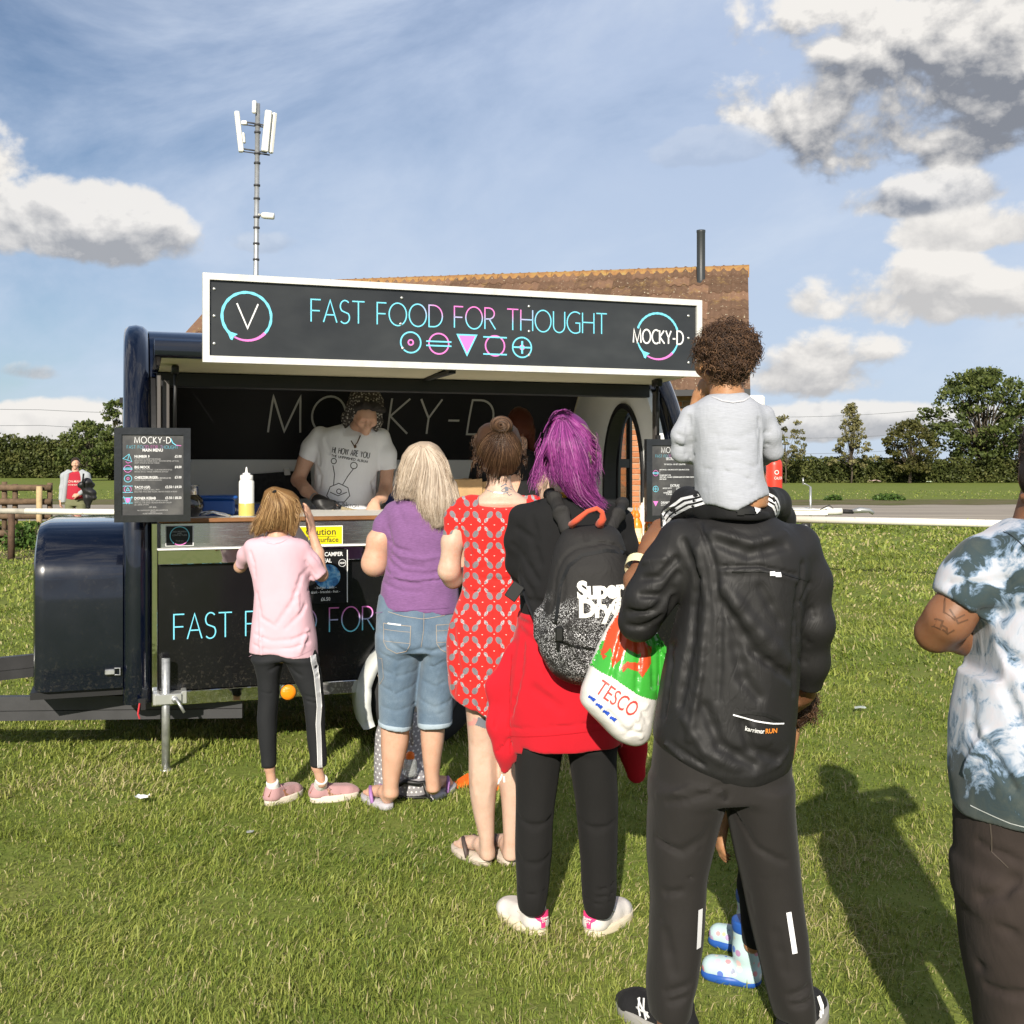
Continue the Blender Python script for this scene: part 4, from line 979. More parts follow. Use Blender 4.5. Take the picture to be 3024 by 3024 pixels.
def trailer_front():
 # nose box on the drawbar
 def nose(t0, t1, off, z0):
  a, h, zc = .74 - off, .275 - off, .965
  sec = [(.9 - a, z0)] + [(.9 - a + .42 * (1 - math.cos(math.pi / 2 * i / 10)), zc + h * math.sin(math.pi / 2 * i / 10)) for i in range(11)]
  sec += [(1.8 - p[0], p[1]) for p in reversed(sec)]
  return sec
 xs = [(-.585, .03), (-.575, .012), (-.55, .003), (-.53, 0), (-.168, 0)]; vs = []; m = None
 for t, off in xs:
  s = nose(0, 0, off, .415 + off); m = len(s); vs += [(t, n - .14 if n < .9 else n, z) for n, z in s]
 mb = MB(); mb.add(vs, [(i * m + k, i * m + m + k, i * m + m + k + 1, i * m + k + 1) for i in range(len(xs) - 1) for k in range(m - 1)] + [tuple(range(m)), tuple(i * m for i in range(len(xs)))[::-1] + tuple(i * m + m - 1 for i in range(len(xs)))])
 nb = flat_sharp(mb.build('nose_box', NAVY, trailer), 30)
 p = t19(212, 1267, .02); mb = MB(); mb.box((p.x - .035, -.006, p.z - .012), (p.x + .012, .018, p.z + .014), .004)
 mb.tube([(p.x + .01, .005, p.z + .018), (p.x + .036, .005, p.z + .018), (p.x + .036, .005, p.z - .016), (p.x + .01, .005, p.z - .014)], .0035, 6); mb.build('latch', GALV, nb)
 p = t19(226, 1053, .05); mb = MB(); mb.box((p.x - .02, .06, p.z - .006), (p.x + .012, .12, p.z + .008), .002); mb.build('hinge', GALV, nb)
 # A-frame drawbar
 def beam(p0, p1, z0, z1, w):
  a, b = Vector(p0), Vector(p1); d = (b - a).normalized(); q = Vector((-d.y, d.x)) * w
  mb = MB(); zm = (z0 + z1) / 2 - .01
  for za, zb, e in ((zm, z1, 0), (z0, zm - .003, -.004)):
   A = [a, b, b + q, a + q]; B2 = [a + q * e * 10, b + q * e * 10, b + q, a + q]
   vs = [(p.x, p.y, z) for z in (za, zb) for p in B2]; mb.add(vs, [(3, 2, 1, 0), (4, 5, 6, 7), (0, 1, 5, 4), (1, 2, 6, 5), (2, 3, 7, 6), (3, 0, 4, 7)])
  return mb.build('drawbar', CHASSIS, trailer)
 beam((-1.75, .66), (.42, .035), .215, .338, .05)
 beam((-1.75, 1.10), (.2, 1.78), .25, .385, -.05)
 mb = MB(); mb.box((-.6, .05, .375), (-.17, 1.7, .41)); mb.build('nose_tray', BLACKM, trailer)
 mb = MB(); Mx = Matrix.Translation((-1.33, .80, .36)) @ Matrix.Rotation(R(-12), 4, 'Z'); mb.box((-.22, -.06, 0), (.26, .06, .13), .05, Mx); mb.tube([Mx @ Vector((.2, -.07, .045)), Mx @ Vector((.2, .07, .045))], .02, 10); mb.build('coupling_cover', material('cast_aluminium', color=(.52, .52, .50), rough=.42, metal=.5), trailer, True)
 # steel prop stand in its clamp
 p = t19(313, 1460, -.075); mb = MB(); mb.tube([(p.x, -.075, 0), (p.x, -.075, EYE - (1243 - 880) * 5.53 / 2084)], .0205, 16); mb.lathe([(.0, .002), (.03, .002), (.03, .012), (.02, .014)], 14, Matrix.Translation((p.x, -.075, 0)))
 st = mb.build('prop_stand', GALV, trailer, True)
 z = .366; mb = MB(); mb.box((p.x - .05, -.112, z - .024), (p.x + .075, -.099, z + .026), .003); mb.box((p.x - .062, -.10, z - .028), (p.x - .03, -.012, z + .030), .003); mb.box((p.x + .075, -.10, z - .028), (p.x + .10, -.012, z + .036), .003); mb.box((p.x - .035, -.1, z + .02), (p.x + .08, -.012, z + .026)); mb.build('clamp', material('zinc_clamp', color=(.68, .69, .67), rough=.3, metal=.7), st)
 mb = MB(); mb.tube([(p.x + .045, -.112, z), (p.x + .05, -.14, z + .002), (p.x + .085, -.16, z - .06)], .008, 8); mb.tube([(p.x + .04, -.11, z), (p.x + .04, -.128, z)], .016, 6); mb.build('clamp_handle', GALV, st, True)
 # cable socket and coloured wires
 p = t19(268, 1325, -.07); mb = MB(); mb.box((p.x - .02, -.085, p.z - .04), (p.x + .02, -.07, p.z + .02), .004); mb.build('cable_socket', BLACKM, trailer)
 mb = MB(); mb.tube([(p.x - .012, -.09, p.z), (p.x - .02, -.10, p.z - .05), (p.x - .012, -.10, p.z - .075)], .004, 5); mb.build('wire', material('red_wire', color=(.5, .03, .04), rough=.5), trailer)
 # orange marker lamp
 p = t19(544.5, 1307, -.03); M = Matrix.Translation((p.x, -.012, p.z)) @ Matrix.Rotation(R(90), 4, 'X')
 mb = MB(); mb.lathe([(.043, 0), (.043, .01)], 28, M); lamp = mb.build('marker_lamp', BLACKM, trailer, True)
 mb = MB(); mb.lathe([(.04, .006), (.038, .014), (.02, .019), (0, .02)], 28, M); mb.build('reflector', material('amber', color=(.85, .26, .01), rough=.25, bump=.3, bscale=160), lamp, True)
 # wheel and mudguard
 wc = t19(788, 1300, .1); cx, cz = wc.x, .30
 M = Matrix.Translation((cx, .02, cz)) @ Matrix.Rotation(R(90), 4, 'X')
 mb = MB(); mb.lathe([(.19, -.09), (.235, -.095), (.275, -.088), (.296, -.07), (.30, -.04), (.30, .04), (.296, .07), (.275, .088), (.235, .095), (.19, .09)], 48, M)
 wh = mb.build('wheel', RUBBER, trailer, True)
 mb = MB(); mb.lathe([(.05, .06), (.10, .062), (.12, .03), (.165, .03), (.175, .08), (.195, .088), (.195, -.088)], 36, M); mb.build('rim', material('wheel_silver', color=(.10, .10, .105), rough=.4, metal=.5), wh, True)
 sec = [(.16, .335), (.16, .355), (-.08, .365), (-.115, .348), (-.125, .31), (-.11, .315), (-.08, .345)]; vs = []; na = 30
 for i in range(na + 1):
  a = R(-10 + 215 * i / na); k = 1 + (.05 * ((i / na - .78) / .22) if i / na > .78 else 0)
  for n, r in sec: vs.append((cx + r * k * math.cos(a), n - (.03 if i / na > .85 else 0), cz + r * k * math.sin(a)))
 m = len(sec); mb = MB(); mb.add(vs, [(i * m + q, i * m + (q + 1) % m, i * m + m + (q + 1) % m, i * m + m + q) for i in range(na) for q in range(m)] + [tuple(range(m)), tuple(reversed(range(na * m, na * m + m)))])
 mb.build('mudguard', material('silver_plastic', color=(.50, .51, .49), rough=.5, var=.12, vscale=9), trailer, True)
 # stickers
 def plate(name, x0, y0, x1, y1, n, th, mat):
  a, b = t19(x0, y1, n), t19(x1, y0, n); mb = MB(); mb.box((a.x, n - th, a.z), (b.x, n, b.z)); return mb.build(name, mat, trailer), a, b
 s, a, b = plate('notice', 312, 991, 365.5, 1031, -.052, .004, print_mat('notice_white', (.6, .6, .6)))
 mb = MB(); Yn = -.0568; mb.poly([(a.x + .004, a.z + .004), (b.x - .006, a.z + .004), (b.x - .006, b.z - .003), (a.x + .004, b.z - .003)], Yn); mb.build('notice_face', print_mat('notice_black', (.012, .013, .015), .3), s)
 c = ((a.x + b.x) / 2, (a.z + b.z) / 2); mb = MB(); mb.ribbon([(c[0] + .046 * math.cos(R(q)), c[1] + .046 * math.sin(R(q))) for q in range(-40, 236, 8)], .004, Yn - .0006); mb.build('cyan_ring', P_CYAN, s)
 mb = MB(); mb.ribbon([(c[0] + .046 * math.cos(R(q)), c[1] + .046 * math.sin(R(q))) for q in range(240, 324, 8)], .004, Yn - .0006); mb.build('pink_ring', P_PINK, s)
 grey = print_mat('grey_print', (.30, .31, .32))
 o = [font_text('t', 'CARD PAYMENTS\nAND\nCONTACTLESS', .0105, grey, s, (c[0], Yn - .0006, c[1] + .018), align='CENTER'), font_text('t', 'Thank you', .009, grey, s, (c[0], Yn - .0006, c[1] - .028), align='CENTER')]
 join_meshes('small_print', o, grey, s)
 s, a, b = plate('caution_sign', 552, 991.5, 646.5, 1029.5, -.052, .003, print_mat('sign_edge_white', (.8, .8, .7)))
 Yn = -.0556; mb = MB(); mb.poly([(a.x + .004, a.z + .004), (b.x - .004, a.z + .004), (b.x - .004, b.z - .004), (a.x + .004, b.z - .004)], Yn); mb.build('yellow_face', print_mat('caution_yellow', (.66, .55, .01), .35), s)
 blk = print_mat('caution_black', (.03, .03, .02)); xr = b.x - .015
 o = [font_text('t', 'Caution', .050, blk, s, (b.x - .035, Yn - .0006, b.z - .047), align='RIGHT', bold=.0006), font_text('t', 'Hot surface', .039, blk, s, (b.x - .022, Yn - .0006, a.z + .015), align='RIGHT', bold=.0005)]
 mb = MB(); mb.box((b.x - .21, Yn - .001, b.z - .0565), (b.x - .035, Yn - .0005, b.z - .0545)); o.append(mb.build('t', blk, s)); join_meshes('lettering', o, blk, s)
 s, a, b = plate('poster', 572, 1036, 655.5, 1140, -.066, .003, print_mat('poster_black', (.012, .012, .013), .22))
 Yn = -.0696; mb = MB(); mb.box((b.x - .004, -.075, a.z + .002), (b.x, -.062, b.z - .003)); mb.build('sleeve_highlight', print_mat('highlight_white', (.8, .8, .8), .2), s)  # white strip paints the highlight along the edge of the plastic sleeve
 mx = (a.x + b.x) / 2; o = []
 for tx, sz, zz, bo in (('HAPPY CAMPER', .030, b.z - .034, .0005), ('MEAL', .030, b.z - .068, .0005), ('- burger - side -', .021, a.z + .078, .0002), ('drink - bracelet - fruit -', .019, a.z + .055, .0002), ('£6.50', .026, a.z + .014, .0004)):
  o.append(font_text('t', tx, sz, P_WHITE, s, (mx, Yn - .0004, zz), align='CENTER', bold=bo, squeeze=.86))
 ring = MB(); q = (b.x - .028, b.z - .072); ring.ribbon([(q[0] + .019 * math.cos(R(i * 15)), q[1] + .019 * math.sin(R(i * 15))) for i in range(24)], .0025, Yn - .0004, True); lettering(ring, 'MOCKY', q[0] - .014, q[1] - .004, .008, Yn - .0004, .2, .028); o.append(ring.build('t', P_WHITE, s))
 join_meshes('lettering', o, P_WHITE, s)
 def disc_fn(nt, b_, co):
  n = nt.noise(co, 24, 4, .6, .6); nt.link(nt.ramp(n, [(.32, (.02, .04, .16)), (.46, (.05, .22, .50)), (.56, (.16, .42, .70)), (.7, (.55, .62, .66))]), b_.inputs['Base Color'])
 mb = MB(); mb.poly([(mx + .01 + .068 * math.cos(R(i * 10)), (a.z + b.z) / 2 + .0 + .064 * math.sin(R(i * 10))) for i in range(36)], Yn - .0003); mb.build('picture', material('plate_picture', disc_fn, rough=.35), s)
trailer_front()

# ------------------------------------------------------------------ framed menu boards hung at the hatch ends
def board_face(nt, b, co):
 n = nt.noise(co, 6, 4, .6); nt.link(nt.ramp(n, [(.3, (.032, .032, .034)), (.5, (.055, .055, .057)), (.7, (.10, .098, .095))]), b.inputs['Base Color']); nt.link(n * .25 + .25, b.inputs['Roughness'])
BOARD = material('menu_face', board_face, spec=.5); FRAMEB = material('black_frame', color=(.016, .017, .019), rough=.28, coat=.5, var=.3, vscale=12, bump=.15)
def menu_board(label, base, w, h, lines, big, icons, dim=1.0):
 t = thing('menu_board', label, 'menu board', base, TH, 'framed menu boards hung at the ends of the hatch')
 fw = .034
 mb = MB(); mb.box((fw, -.004, fw), (w - fw, .01, h - fw)); f = mb.build('board', BOARD, t)
 def bar(P):
  m = MB(); n = len(P); m.add([(x, -.012, z) for x, z in P] + [(x, .02, z) for x, z in P] , [tuple(range(n)), tuple(reversed(range(n, 2 * n)))] + [(i, i + n, (i + 1) % n + n, (i + 1) % n) for i in range(n)])
  c = Vector((sum(p[0] for p in P) / 4, 0, sum(p[1] for p in P) / 4)); m2 = [(x + (c.x - x) * .0, z) for x, z in P]
  # raised inner moulding
  o = m.build('frame', FRAMEB, t); return o
 bar([(0, h), (fw, h - fw), (w - fw, h - fw), (w, h)]); bar([(0, 0), (w, 0), (w - fw, fw), (fw, fw)]); bar([(0, 0), (fw, fw), (fw, h - fw), (0, h)]); bar([(w, 0), (w, h), (w - fw, h - fw), (w - fw, fw)])
 Y = -.0055; white = P_WHITE if dim == 1 else print_mat('dim_print', (.62, .63, .64)); small = print_mat('small_grey_print', (.42, .42, .42))
 mb = MB(); lettering(mb, 'MOCKY-D', w / 2 - big / 2, h - fw - .040, .029, Y, .1, big, .24); o = [mb.build('t', white, f)]; os_ = []
 for tx, x, z, sz, al, bold in lines:
  L_ = font_text('t', tx, sz, white, f, (x, Y, z), align=al, bold=bold, squeeze=.84)
  (os_ if sz < .0095 else o).append(L_)
 join_meshes('lettering', o, white, f)
 if os_: join_meshes('small_print', os_, small, f)
 mb = MB(); lettering(mb, 'FAST FOOD FOR THOUGHT', w / 2 - .118, h - fw - .067, .015, Y, .075, .236); mb.build('tagline', grad_mat('tagline_print', .12, .15, .2, .24, h - .12, h - .09, .75), f)
 ic, ip = MB(), MB()
 for kind, x, z, r in icons:
  C = lambda mb, rr, w_: mb.ribbon([(x + rr * math.cos(R(i * 15)), z + rr * math.sin(R(i * 15))) for i in range(24)], w_, Y, True)
  if kind == 'ring': C(ic, r, .0024); C(ip, r * .3, .002)
  if kind == 'burger': C(ip, r, .0022); [ic.ribbon([(x - r * 1.25, z + d), (x + r * 1.25, z + d)], .0028, Y - .0004) for d in (.003, -.003)]
  if kind == 'nine':
   ic.ribbon([(x - r * 1.1, z - .002), (x + r * .3, z + r), (x + r * .9, z - r * .8)], .002, Y, True); ic.ribbon([(x + r * .3, z + r), (x, z - r * .4)], .002, Y); ip.ribbon([(x - r * .5, z - r * .8), (x, z - r * 1.2), (x + r * .8, z - r * .9)], .002, Y)
  if kind == 'taco': C(ip, r * .85, .002); ic.ribbon([(x - r * .4, z - r * .35), (x + r * .4, z - r * .35), (x, z + r * .4)], .002, Y, True); [ic.ribbon([(x - r * 1.2, z + d), (x + r * 1.2, z + d)], .0024, Y - .0004) for d in (r * .8, -r * .8)]
  if kind == 'kebab': ip.poly([(x - r * .6, z - r * -.5), (x - r * .3, z - r * .6), (x + r * .3, z - r * .6), (x + r * .6, z + r * .5)], Y); ic.ribbon([(x - r, z + r), (x - r * .3, z - r)], .0024, Y); ic.ribbon([(x + r, z + r), (x + r * .3, z - r)], .0024, Y); [ic.ribbon([(x - r * 1.2, z + d), (x + r * 1.2, z + d)], .0024, Y - .0004) for d in (r * .6, -r * .75)]
  if kind == 'plus': C(ic, r, .0024); ic.ribbon([(x - r, z), (x + r, z)], .0022, Y); ic.ribbon([(x, z - r), (x, z + r)], .0022, Y)
  if kind == 'tri': ip.poly([(x, z - r), (x + r, z + r * .8), (x - r, z + r * .8)], Y)
  if kind == 'tail': ic.ribbon([(x - .03, z + .02), (x - .022, z), (x - .006, z - .012)], .004, Y); ip.ribbon([(x - .006, z - .012), (x + .018, z - .014)], .003, Y)
 tag(ic.build('cyan_icons', P_CYAN, f), kind='stuff'); tag(ip.build('pink_icons', P_PINK, f), kind='stuff'); return t
W, H_ = .352, .456
X0, X1 = .092, W - .042
def item(z, name, price, *desc):
 L = [(name, X0, z, .0175, 'LEFT', .0003), (price, X1, z + .001, .017, 'RIGHT', .0002)]
 return L + [(d, X0, z - .0095 - .0095 * i, .0088, 'LEFT', 0) for i, d in enumerate(desc)]
zt = lambda y: H_ * (1840 - y) / (1840 - 155)          # rows measured on the left board
L1 = [('MAIN MENU', W / 2, zt(580), .0205, 'CENTER', .0004)] + item(zt(690), 'NUMBER 9', '£5.00', 'THE MOCKY-D SIGNATURE BURGER', 'SMOKY BACON CHEEZE SAUCE - ROASTED PEPPER, LETTUCE,', 'CRISPY ONION & MELTED CHEEZE') \
 + item(zt(882), 'BIG MOCK', '£4.00', 'TWO ALL MOCK PATTIES - CLUB SANDWICH STYLE,', 'SPECIAL SAUCE, CHEEZE, GHERKIN & LETTUCE') + item(zt(1066), 'CHEEZEBURGER', '£3.00', 'CHEEZE, ONION, GHERKIN & SAUCES') + [('ADD BACON (£1.00)', X0 + .098, zt(1066), .0092, 'LEFT', .0002)] \
 + item(zt(1240), 'TACO (GF)', '£2.50 / £4.50', 'CRUNCHY TORTILLA SHELL, SPICY', 'SEASONED MOCK BEEF FILLING, GRATED CHEEZE & SALAD') + item(zt(1436), 'DONER KEBAB', '£5.50 / £8.50', 'MOCK DONER KEBAB MEAT SERVED IN NAAN', 'WITH ALL THE SALAD, SAUCES & PICKLED CHILLIES', 'GO LARGE OPTION') \
 + [('- EST. 2018 -', W / 2, zt(1586), .0088, 'CENTER', .0002), ('ALL OUR MOCKY MEATS ARE HANDMADE', W / 2, zt(1642), .0088, 'CENTER', 0), ('VEGAN', W / 2, zt(1672), .0088, 'CENTER', 0), ('PLANT BASED PACKAGING', W / 2, zt(1700), .0088, 'CENTER', 0)]
b1 = tl(337, 1543, -.25)
menu_board('framed main menu board hanging at the left end of the hatch', tw(b1), W, H_, L1, .166, [('nine', .062, zt(700), .02), ('burger', .062, zt(888), .017), ('ring', .063, zt(1062), .017), ('taco', .062, zt(1252), .019), ('kebab', .062, zt(1445), .019), ('tail', W - .062, H_ - .072, .02)])
b2 = tl(1907, 1541, -.37); rows = lambda y: H_ * (1505 - y) / (1505 - 575)
L2 = [('SECRET MENU', W / 2, rows(810), .0205, 'CENTER', .0003), ('TRY BELOW - OR GET CREATIVE!!', W / 2, rows(866), .0105, 'CENTER', .0002), ('MINI MOCK - ONE MOCK PATTY, BIG MOCK STYLE', .082, rows(926), .0095, 'LEFT', .0002), ('P', .082, rows(945), .0095, 'LEFT', .0002), ('L', .082, rows(966), .0095, 'LEFT', .0002), ('DONER MEAT COB', .082, rows(988), .0095, 'LEFT', .0003), ('DIRTY BOY - CLASSIC CHEEZEBURGER WITH FRIED ONION', .082, rows(1010), .0095, 'LEFT', .0003), ('SIDE SALAD', .082, rows(1032), .0095, 'LEFT', .0003),
  ('EXTRAS', W / 2, rows(1112), .019, 'CENTER', .0004), ('MOCKY PATTY\n\nCHEEZE\nDONER MEAT\n£1.00 each', .158, rows(1136), .0098, 'RIGHT', .0003), ('CHEEZE\nFRIED ONION\nPICKLES\nSPECIAL SAUCE\n50p each', .185, rows(1136), .0098, 'LEFT', .0003), ('DRINKS', .09, rows(1304), .018, 'LEFT', .0004), ('BARR COLA - LEMONADE', .09, rows(1326), .0098, 'LEFT', 0), ('£1.00 EACH', W / 2, rows(1412), .0098, 'CENTER', 0)]
menu_board('framed secret menu board hanging at the right end of the hatch beside the sauce bottles', tw(b2), W, H_, L2, .166, [('burger', .058, rows(958), .015), ('plus', .058, rows(1136), .016), ('tri', .058, rows(1300), .016)], .8)

# ------------------------------------------------------------------ things on the counter
def place(name, label, cat, sx, sy, n, group=None, z=1.264):
 p = tl(sx, sy, n); return thing(name, label, cat, tw((p.x, n, z)), TH, group)
CLEAR = material('milky_plastic', color=(.80, .81, .80), rough=.35, var=.04)
OIL = material('oil', color=(.55, .43, .12), rough=.25)
def counter_things():
 b = place('squeeze_bottle', 'clear squeeze bottle half full of yellow oil on the left of the counter', 'bottle', 728, 1537, .12)
 mb = MB(); mb.lathe([(0, .001), (.036, .001), (.04, .01), (.04, .185), (.035, .192)], 24); mb.build('bottle', CLEAR, b, True)
 mb = MB(); mb.lathe([(.0404, .004), (.0412, .01), (.0412, .068), (.0404, .07)], 24); mb.build('oil', OIL, b, True)
 mb = MB(); mb.lathe([(.032, .188), (.034, .19), (.034, .216), (.03, .22), (.02, .221), (.02, .23), (.008, .232), (.003, .262), (0, .263)], 20); mb.build('nozzle', CLEAR, b, True)
 b = place('kettle', 'dark shiny round pot with a steel collar at the left end of the counter', 'pot', 556, 1537, .17)
 mb = MB(); mb.lathe([(0, .001), (.05, .001), (.075, .03), (.083, .06), (.075, .095), (.05, .118)], 28); mb.build('pot', material('dark_glaze', color=(.02, .016, .012), rough=.08, coat=1), b, True)
 mb = MB(); mb.lathe([(.05, .116), (.052, .12), (.05, .16), (.056, .162), (.056, .166), (0, .167)], 28); mb.build('collar', STEEL, b, True)
 blue = material('blue_plastic', color=(.012, .075, .30), rough=.35)
 b = place('plastic_tub', 'blue plastic tub with a lid behind the tongs on the counter', 'tub', 640, 1537, .32)
 mb = MB(); mb.box((-.11, -.08, .001), (.09, .08, .09), .012); mb.build('tub', blue, b); mb = MB(); mb.box((-.125, -.09, .088), (.105, .09, .108), .008); mb.build('lid', blue, b)
 b = place('carton', 'dark blue carton lettered this behind the oil bottle', 'carton', 690, 1537, .36)
 mb = MB(); mb.box((-.02, -.03, .001), (.16, .05, .055), .003); mb.build('box', material('navy_card', color=(.012, .025, .12), rough=.5), b); font_text('lettering', 'This bag', .028, P_WHITE, b, (-.012, -.0312, .02))
 b = place('tongs', 'pair of steel tongs lying on the counter before the blue tub', 'tongs', 628, 1537, .05)
 for s in (-1, 1):
  mb = MB(); mb.tube([(-.06, .01 * s, .02 + .006 * s), (.0, .02 * s, .03), (.06, .012 * s, .015), (.09, 0, .006)], [.006, .01, .008, .005], 6); mb.build('arm', STEEL, b, True)
 b = place('chalkboard', 'small black chalkboard leaning on the white splash panel behind the cook', 'chalkboard', 820, 1470, 1.58)
 p = tl(820, 1470, 1.58); b.location = tw((p.x, 1.66, 1.30)); mb = MB(); M = Matrix.Rotation(R(-4), 4, 'Y') @ Matrix.Rotation(R(8), 4, 'X'); mb.box((-.22, -.01, 0), (.24, .01, .19), .004, M); mb.build('board', material('chalk_black', color=(.012, .012, .013), rough=.6, var=.9, vscale=40), b)
 mb = MB(); mb.box((.06, -.03, .17), (.10, .03, .21), .004, M); mb.build('clip', LINING, b)
 # sauces on the serving shelf
 org = material('orange_sauce', color=(.78, .24, .015), rough=.3); cap = material('orange_cap', color=(.85, .20, .02), rough=.4); grn = material('green_cap', color=(.03, .42, .06), rough=.4); lab = print_mat('cream_label', (.75, .55, .30))
 def sauce(label, sx, n, capm, zoff=1.09, h=.19, r=.031):
  p = tl(sx, 1500, n); b = thing('sauce_bottle', label, 'bottle', tw((p.x, n, zoff)), TH, 'sauce bottles on the serving shelf')
  mb = MB(); mb.lathe([(0, .001), (r * .92, .001), (r, .008), (r, h * .55), (r * .8, h * .68), (r * .42, h * .78), (r * .42, h * .84)], 20); mb.build('bottle', org, b, True)
  mb = MB(); mb.lathe([(r * .55, h * .80), (r * .58, h * .82), (r * .58, h * .92), (r * .38, h * .95), (r * .14, h * 1.04), (r * .1, h * 1.16), (0, h * 1.165)], 16); mb.build('cap', capm, b, True)
  mb = MB(); q = [(r + .0006) for _ in range(9)]
  mb.add([(math.sin(R(a)) * q[0], -math.cos(R(a)) * q[0], z) for z in (h * .1, h * .5) for a in range(-60, 61, 15)], [(i, i + 1, 10 + i, 9 + i) for i in range(8)]); L_ = mb.build('label', lab, b, True)
  mb = MB()
  for k in range(6): mb.add([(math.sin(R(a)) * (r + .001), -math.cos(R(a)) * (r + .001), h * .44 - k * .008 + d) for d in (0, .003) for a in (-40, -20, 0, 10)], [(i, i + 1, 5 + i, 4 + i) for i in range(3)])
  mb.add([(math.sin(R(a)) * (r + .001), -math.cos(R(a)) * (r + .001), z) for z in (h * .14, h * .34) for a in (18, 30, 40)], [(0, 1, 4, 3), (1, 2, 5, 4)]); tag(mb.build('label_print', print_mat('label_white', (.85, .75, .6)), L_), kind='stuff')
 sauce('orange sauce bottle with an orange nozzle, nearest on the serving shelf', 1881, -.26, cap)
 sauce('orange sauce bottle with an orange nozzle, behind the nearest one', 1872, -.17, cap)
 sauce('sauce bottle with a green nozzle standing left of the orange ones', 1846, -.12, grn, h=.175)
 p = tl(1902, 1500, -.20); b = thing('squeeze_bottle', 'tall white squeeze bottle beside the orange sauces on the serving shelf', 'bottle', tw((p.x, -.20, 1.09)), TH)
 wh = material('white_mayo', color=(.82, .76, .62), rough=.35); mb = MB(); mb.lathe([(0, .001), (.028, .001), (.03, .008), (.03, .19), (.026, .196)], 22); mb.build('bottle', wh, b, True)
 mb = MB(); mb.lathe([(.026, .192), (.027, .195), (.027, .215), (.02, .219), (.018, .232), (.007, .234), (.003, .262), (0, .263)], 18); mb.build('nozzle', wh, b, True)
 p = tl(1925, 1500, -.26); b = thing('pickle_jar', 'jar of green and orange pickles below the secret menu board', 'jar', tw((p.x, -.26, 1.09)), TH)
 def pk(nt, bb, co):
  v = nt.voro(co, 55, 'Color'); nt.link(nt.ramp(v, [(.2, (.10, .11, .012)), (.5, (.26, .22, .02)), (.7, (.42, .30, .03)), (.85, (.62, .16, .02))]), bb.inputs['Base Color'])
 mb = MB(); mb.lathe([(0, .001), (.04, .001), (.044, .01), (.044, .11), (.036, .125)], 24); mb.build('pickles', material('pickle', pk, rough=.1, coat=1), b, True)
 mb = MB(); mb.lathe([(.036, .122), (.038, .124), (.038, .142), (0, .144)], 24); mb.build('lid', cap, b, True)
 # paper bags and white takeaway box inside
 kraft = material('kraft_paper', color=(.42, .27, .13), rough=.8, var=.12, vscale=14)
 def bag(label, sx, n, w, h, z=1.264, rz=0):
  p = tl(sx, 1440, n); b = thing('paper_bag', label, 'paper bag', tw((p.x, n, z)), TH + R(rz), 'brown paper bags standing on the counter')
  mb = MB(); n_ = 10; d = w * .45; P = [(-w / 2, -d / 2), (0, -d / 2 + .004), (w / 2, -d / 2), (w / 2 - .012, 0), (w / 2, d / 2), (0, d / 2 - .004), (-w / 2, d / 2), (-w / 2 + .012, 0)]
  r2 = random.Random(int(sx)); k = len(P); top = [(x * .99, y, h * (1 + .05 * r2.uniform(-1, 1))) for x, y in P]
  mb.add([(x, y, .001) for x, y in P] + top, [(i, (i + 1) % k, k + (i + 1) % k, k + i) for i in range(k)] + [tuple(reversed(range(k)))]); mb.build('bag', kraft, b)
 bag('open brown paper bag between the blonde hair and the red dress', 1376, .82, .19, .185); bag('brown paper bag just right of the bun, behind its neck', 1536, .80, .16, .17)
 bag('brown paper bag mostly behind the brown bun', 1452, .84, .17, .17, rz=6)
 p = tl(1560, 1440, 1.1); b = thing('takeaway_box_stack', 'stack of grey takeaway boxes at the back of the counter beside the purple hair', 'boxes', tw((p.x, 1.1, 1.20)), TH)
 for k in range(5): mb = MB(); mb.box((-.16, -.1, .045 * k), (.16, .1, .045 * k + .04), .006); mb.build('box', material('grey_card', color=(.42, .43, .44), rough=.6) if k == 0 else b.children[0].data.materials[0], b)
 # the boxes stand on a cabinet
 mb = MB(); mb.box((p.x - .28, .96, .45), (p.x + .3, 1.3, 1.199), .004); mb.build('cabinet', LINING, trailer)
 p = tl(1166, 1440, 1.45); b = thing('packet', 'blue and white packet on the back shelf beside the right arm of the cook', 'packet', tw((p.x, 1.5, 1.20)), TH)
 mb = MB(); mb.box((-.06, -.04, 0), (.06, .04, .26), .004); mb.build('box', material('packet_white', color=(.6, .62, .66), rough=.5), b); mb = MB(); mb.box((-.061, -.042, .07), (.061, -.0405, .17)); mb.build('label', material('packet_blue', color=(.02, .04, .22), rough=.4), b)
 mb = MB(); mb.box((p.x - .3, 1.38, 1.18), (p.x + .3, 1.70, 1.1995), .003); mb.build('back_shelf', LINING, trailer)
counter_things()
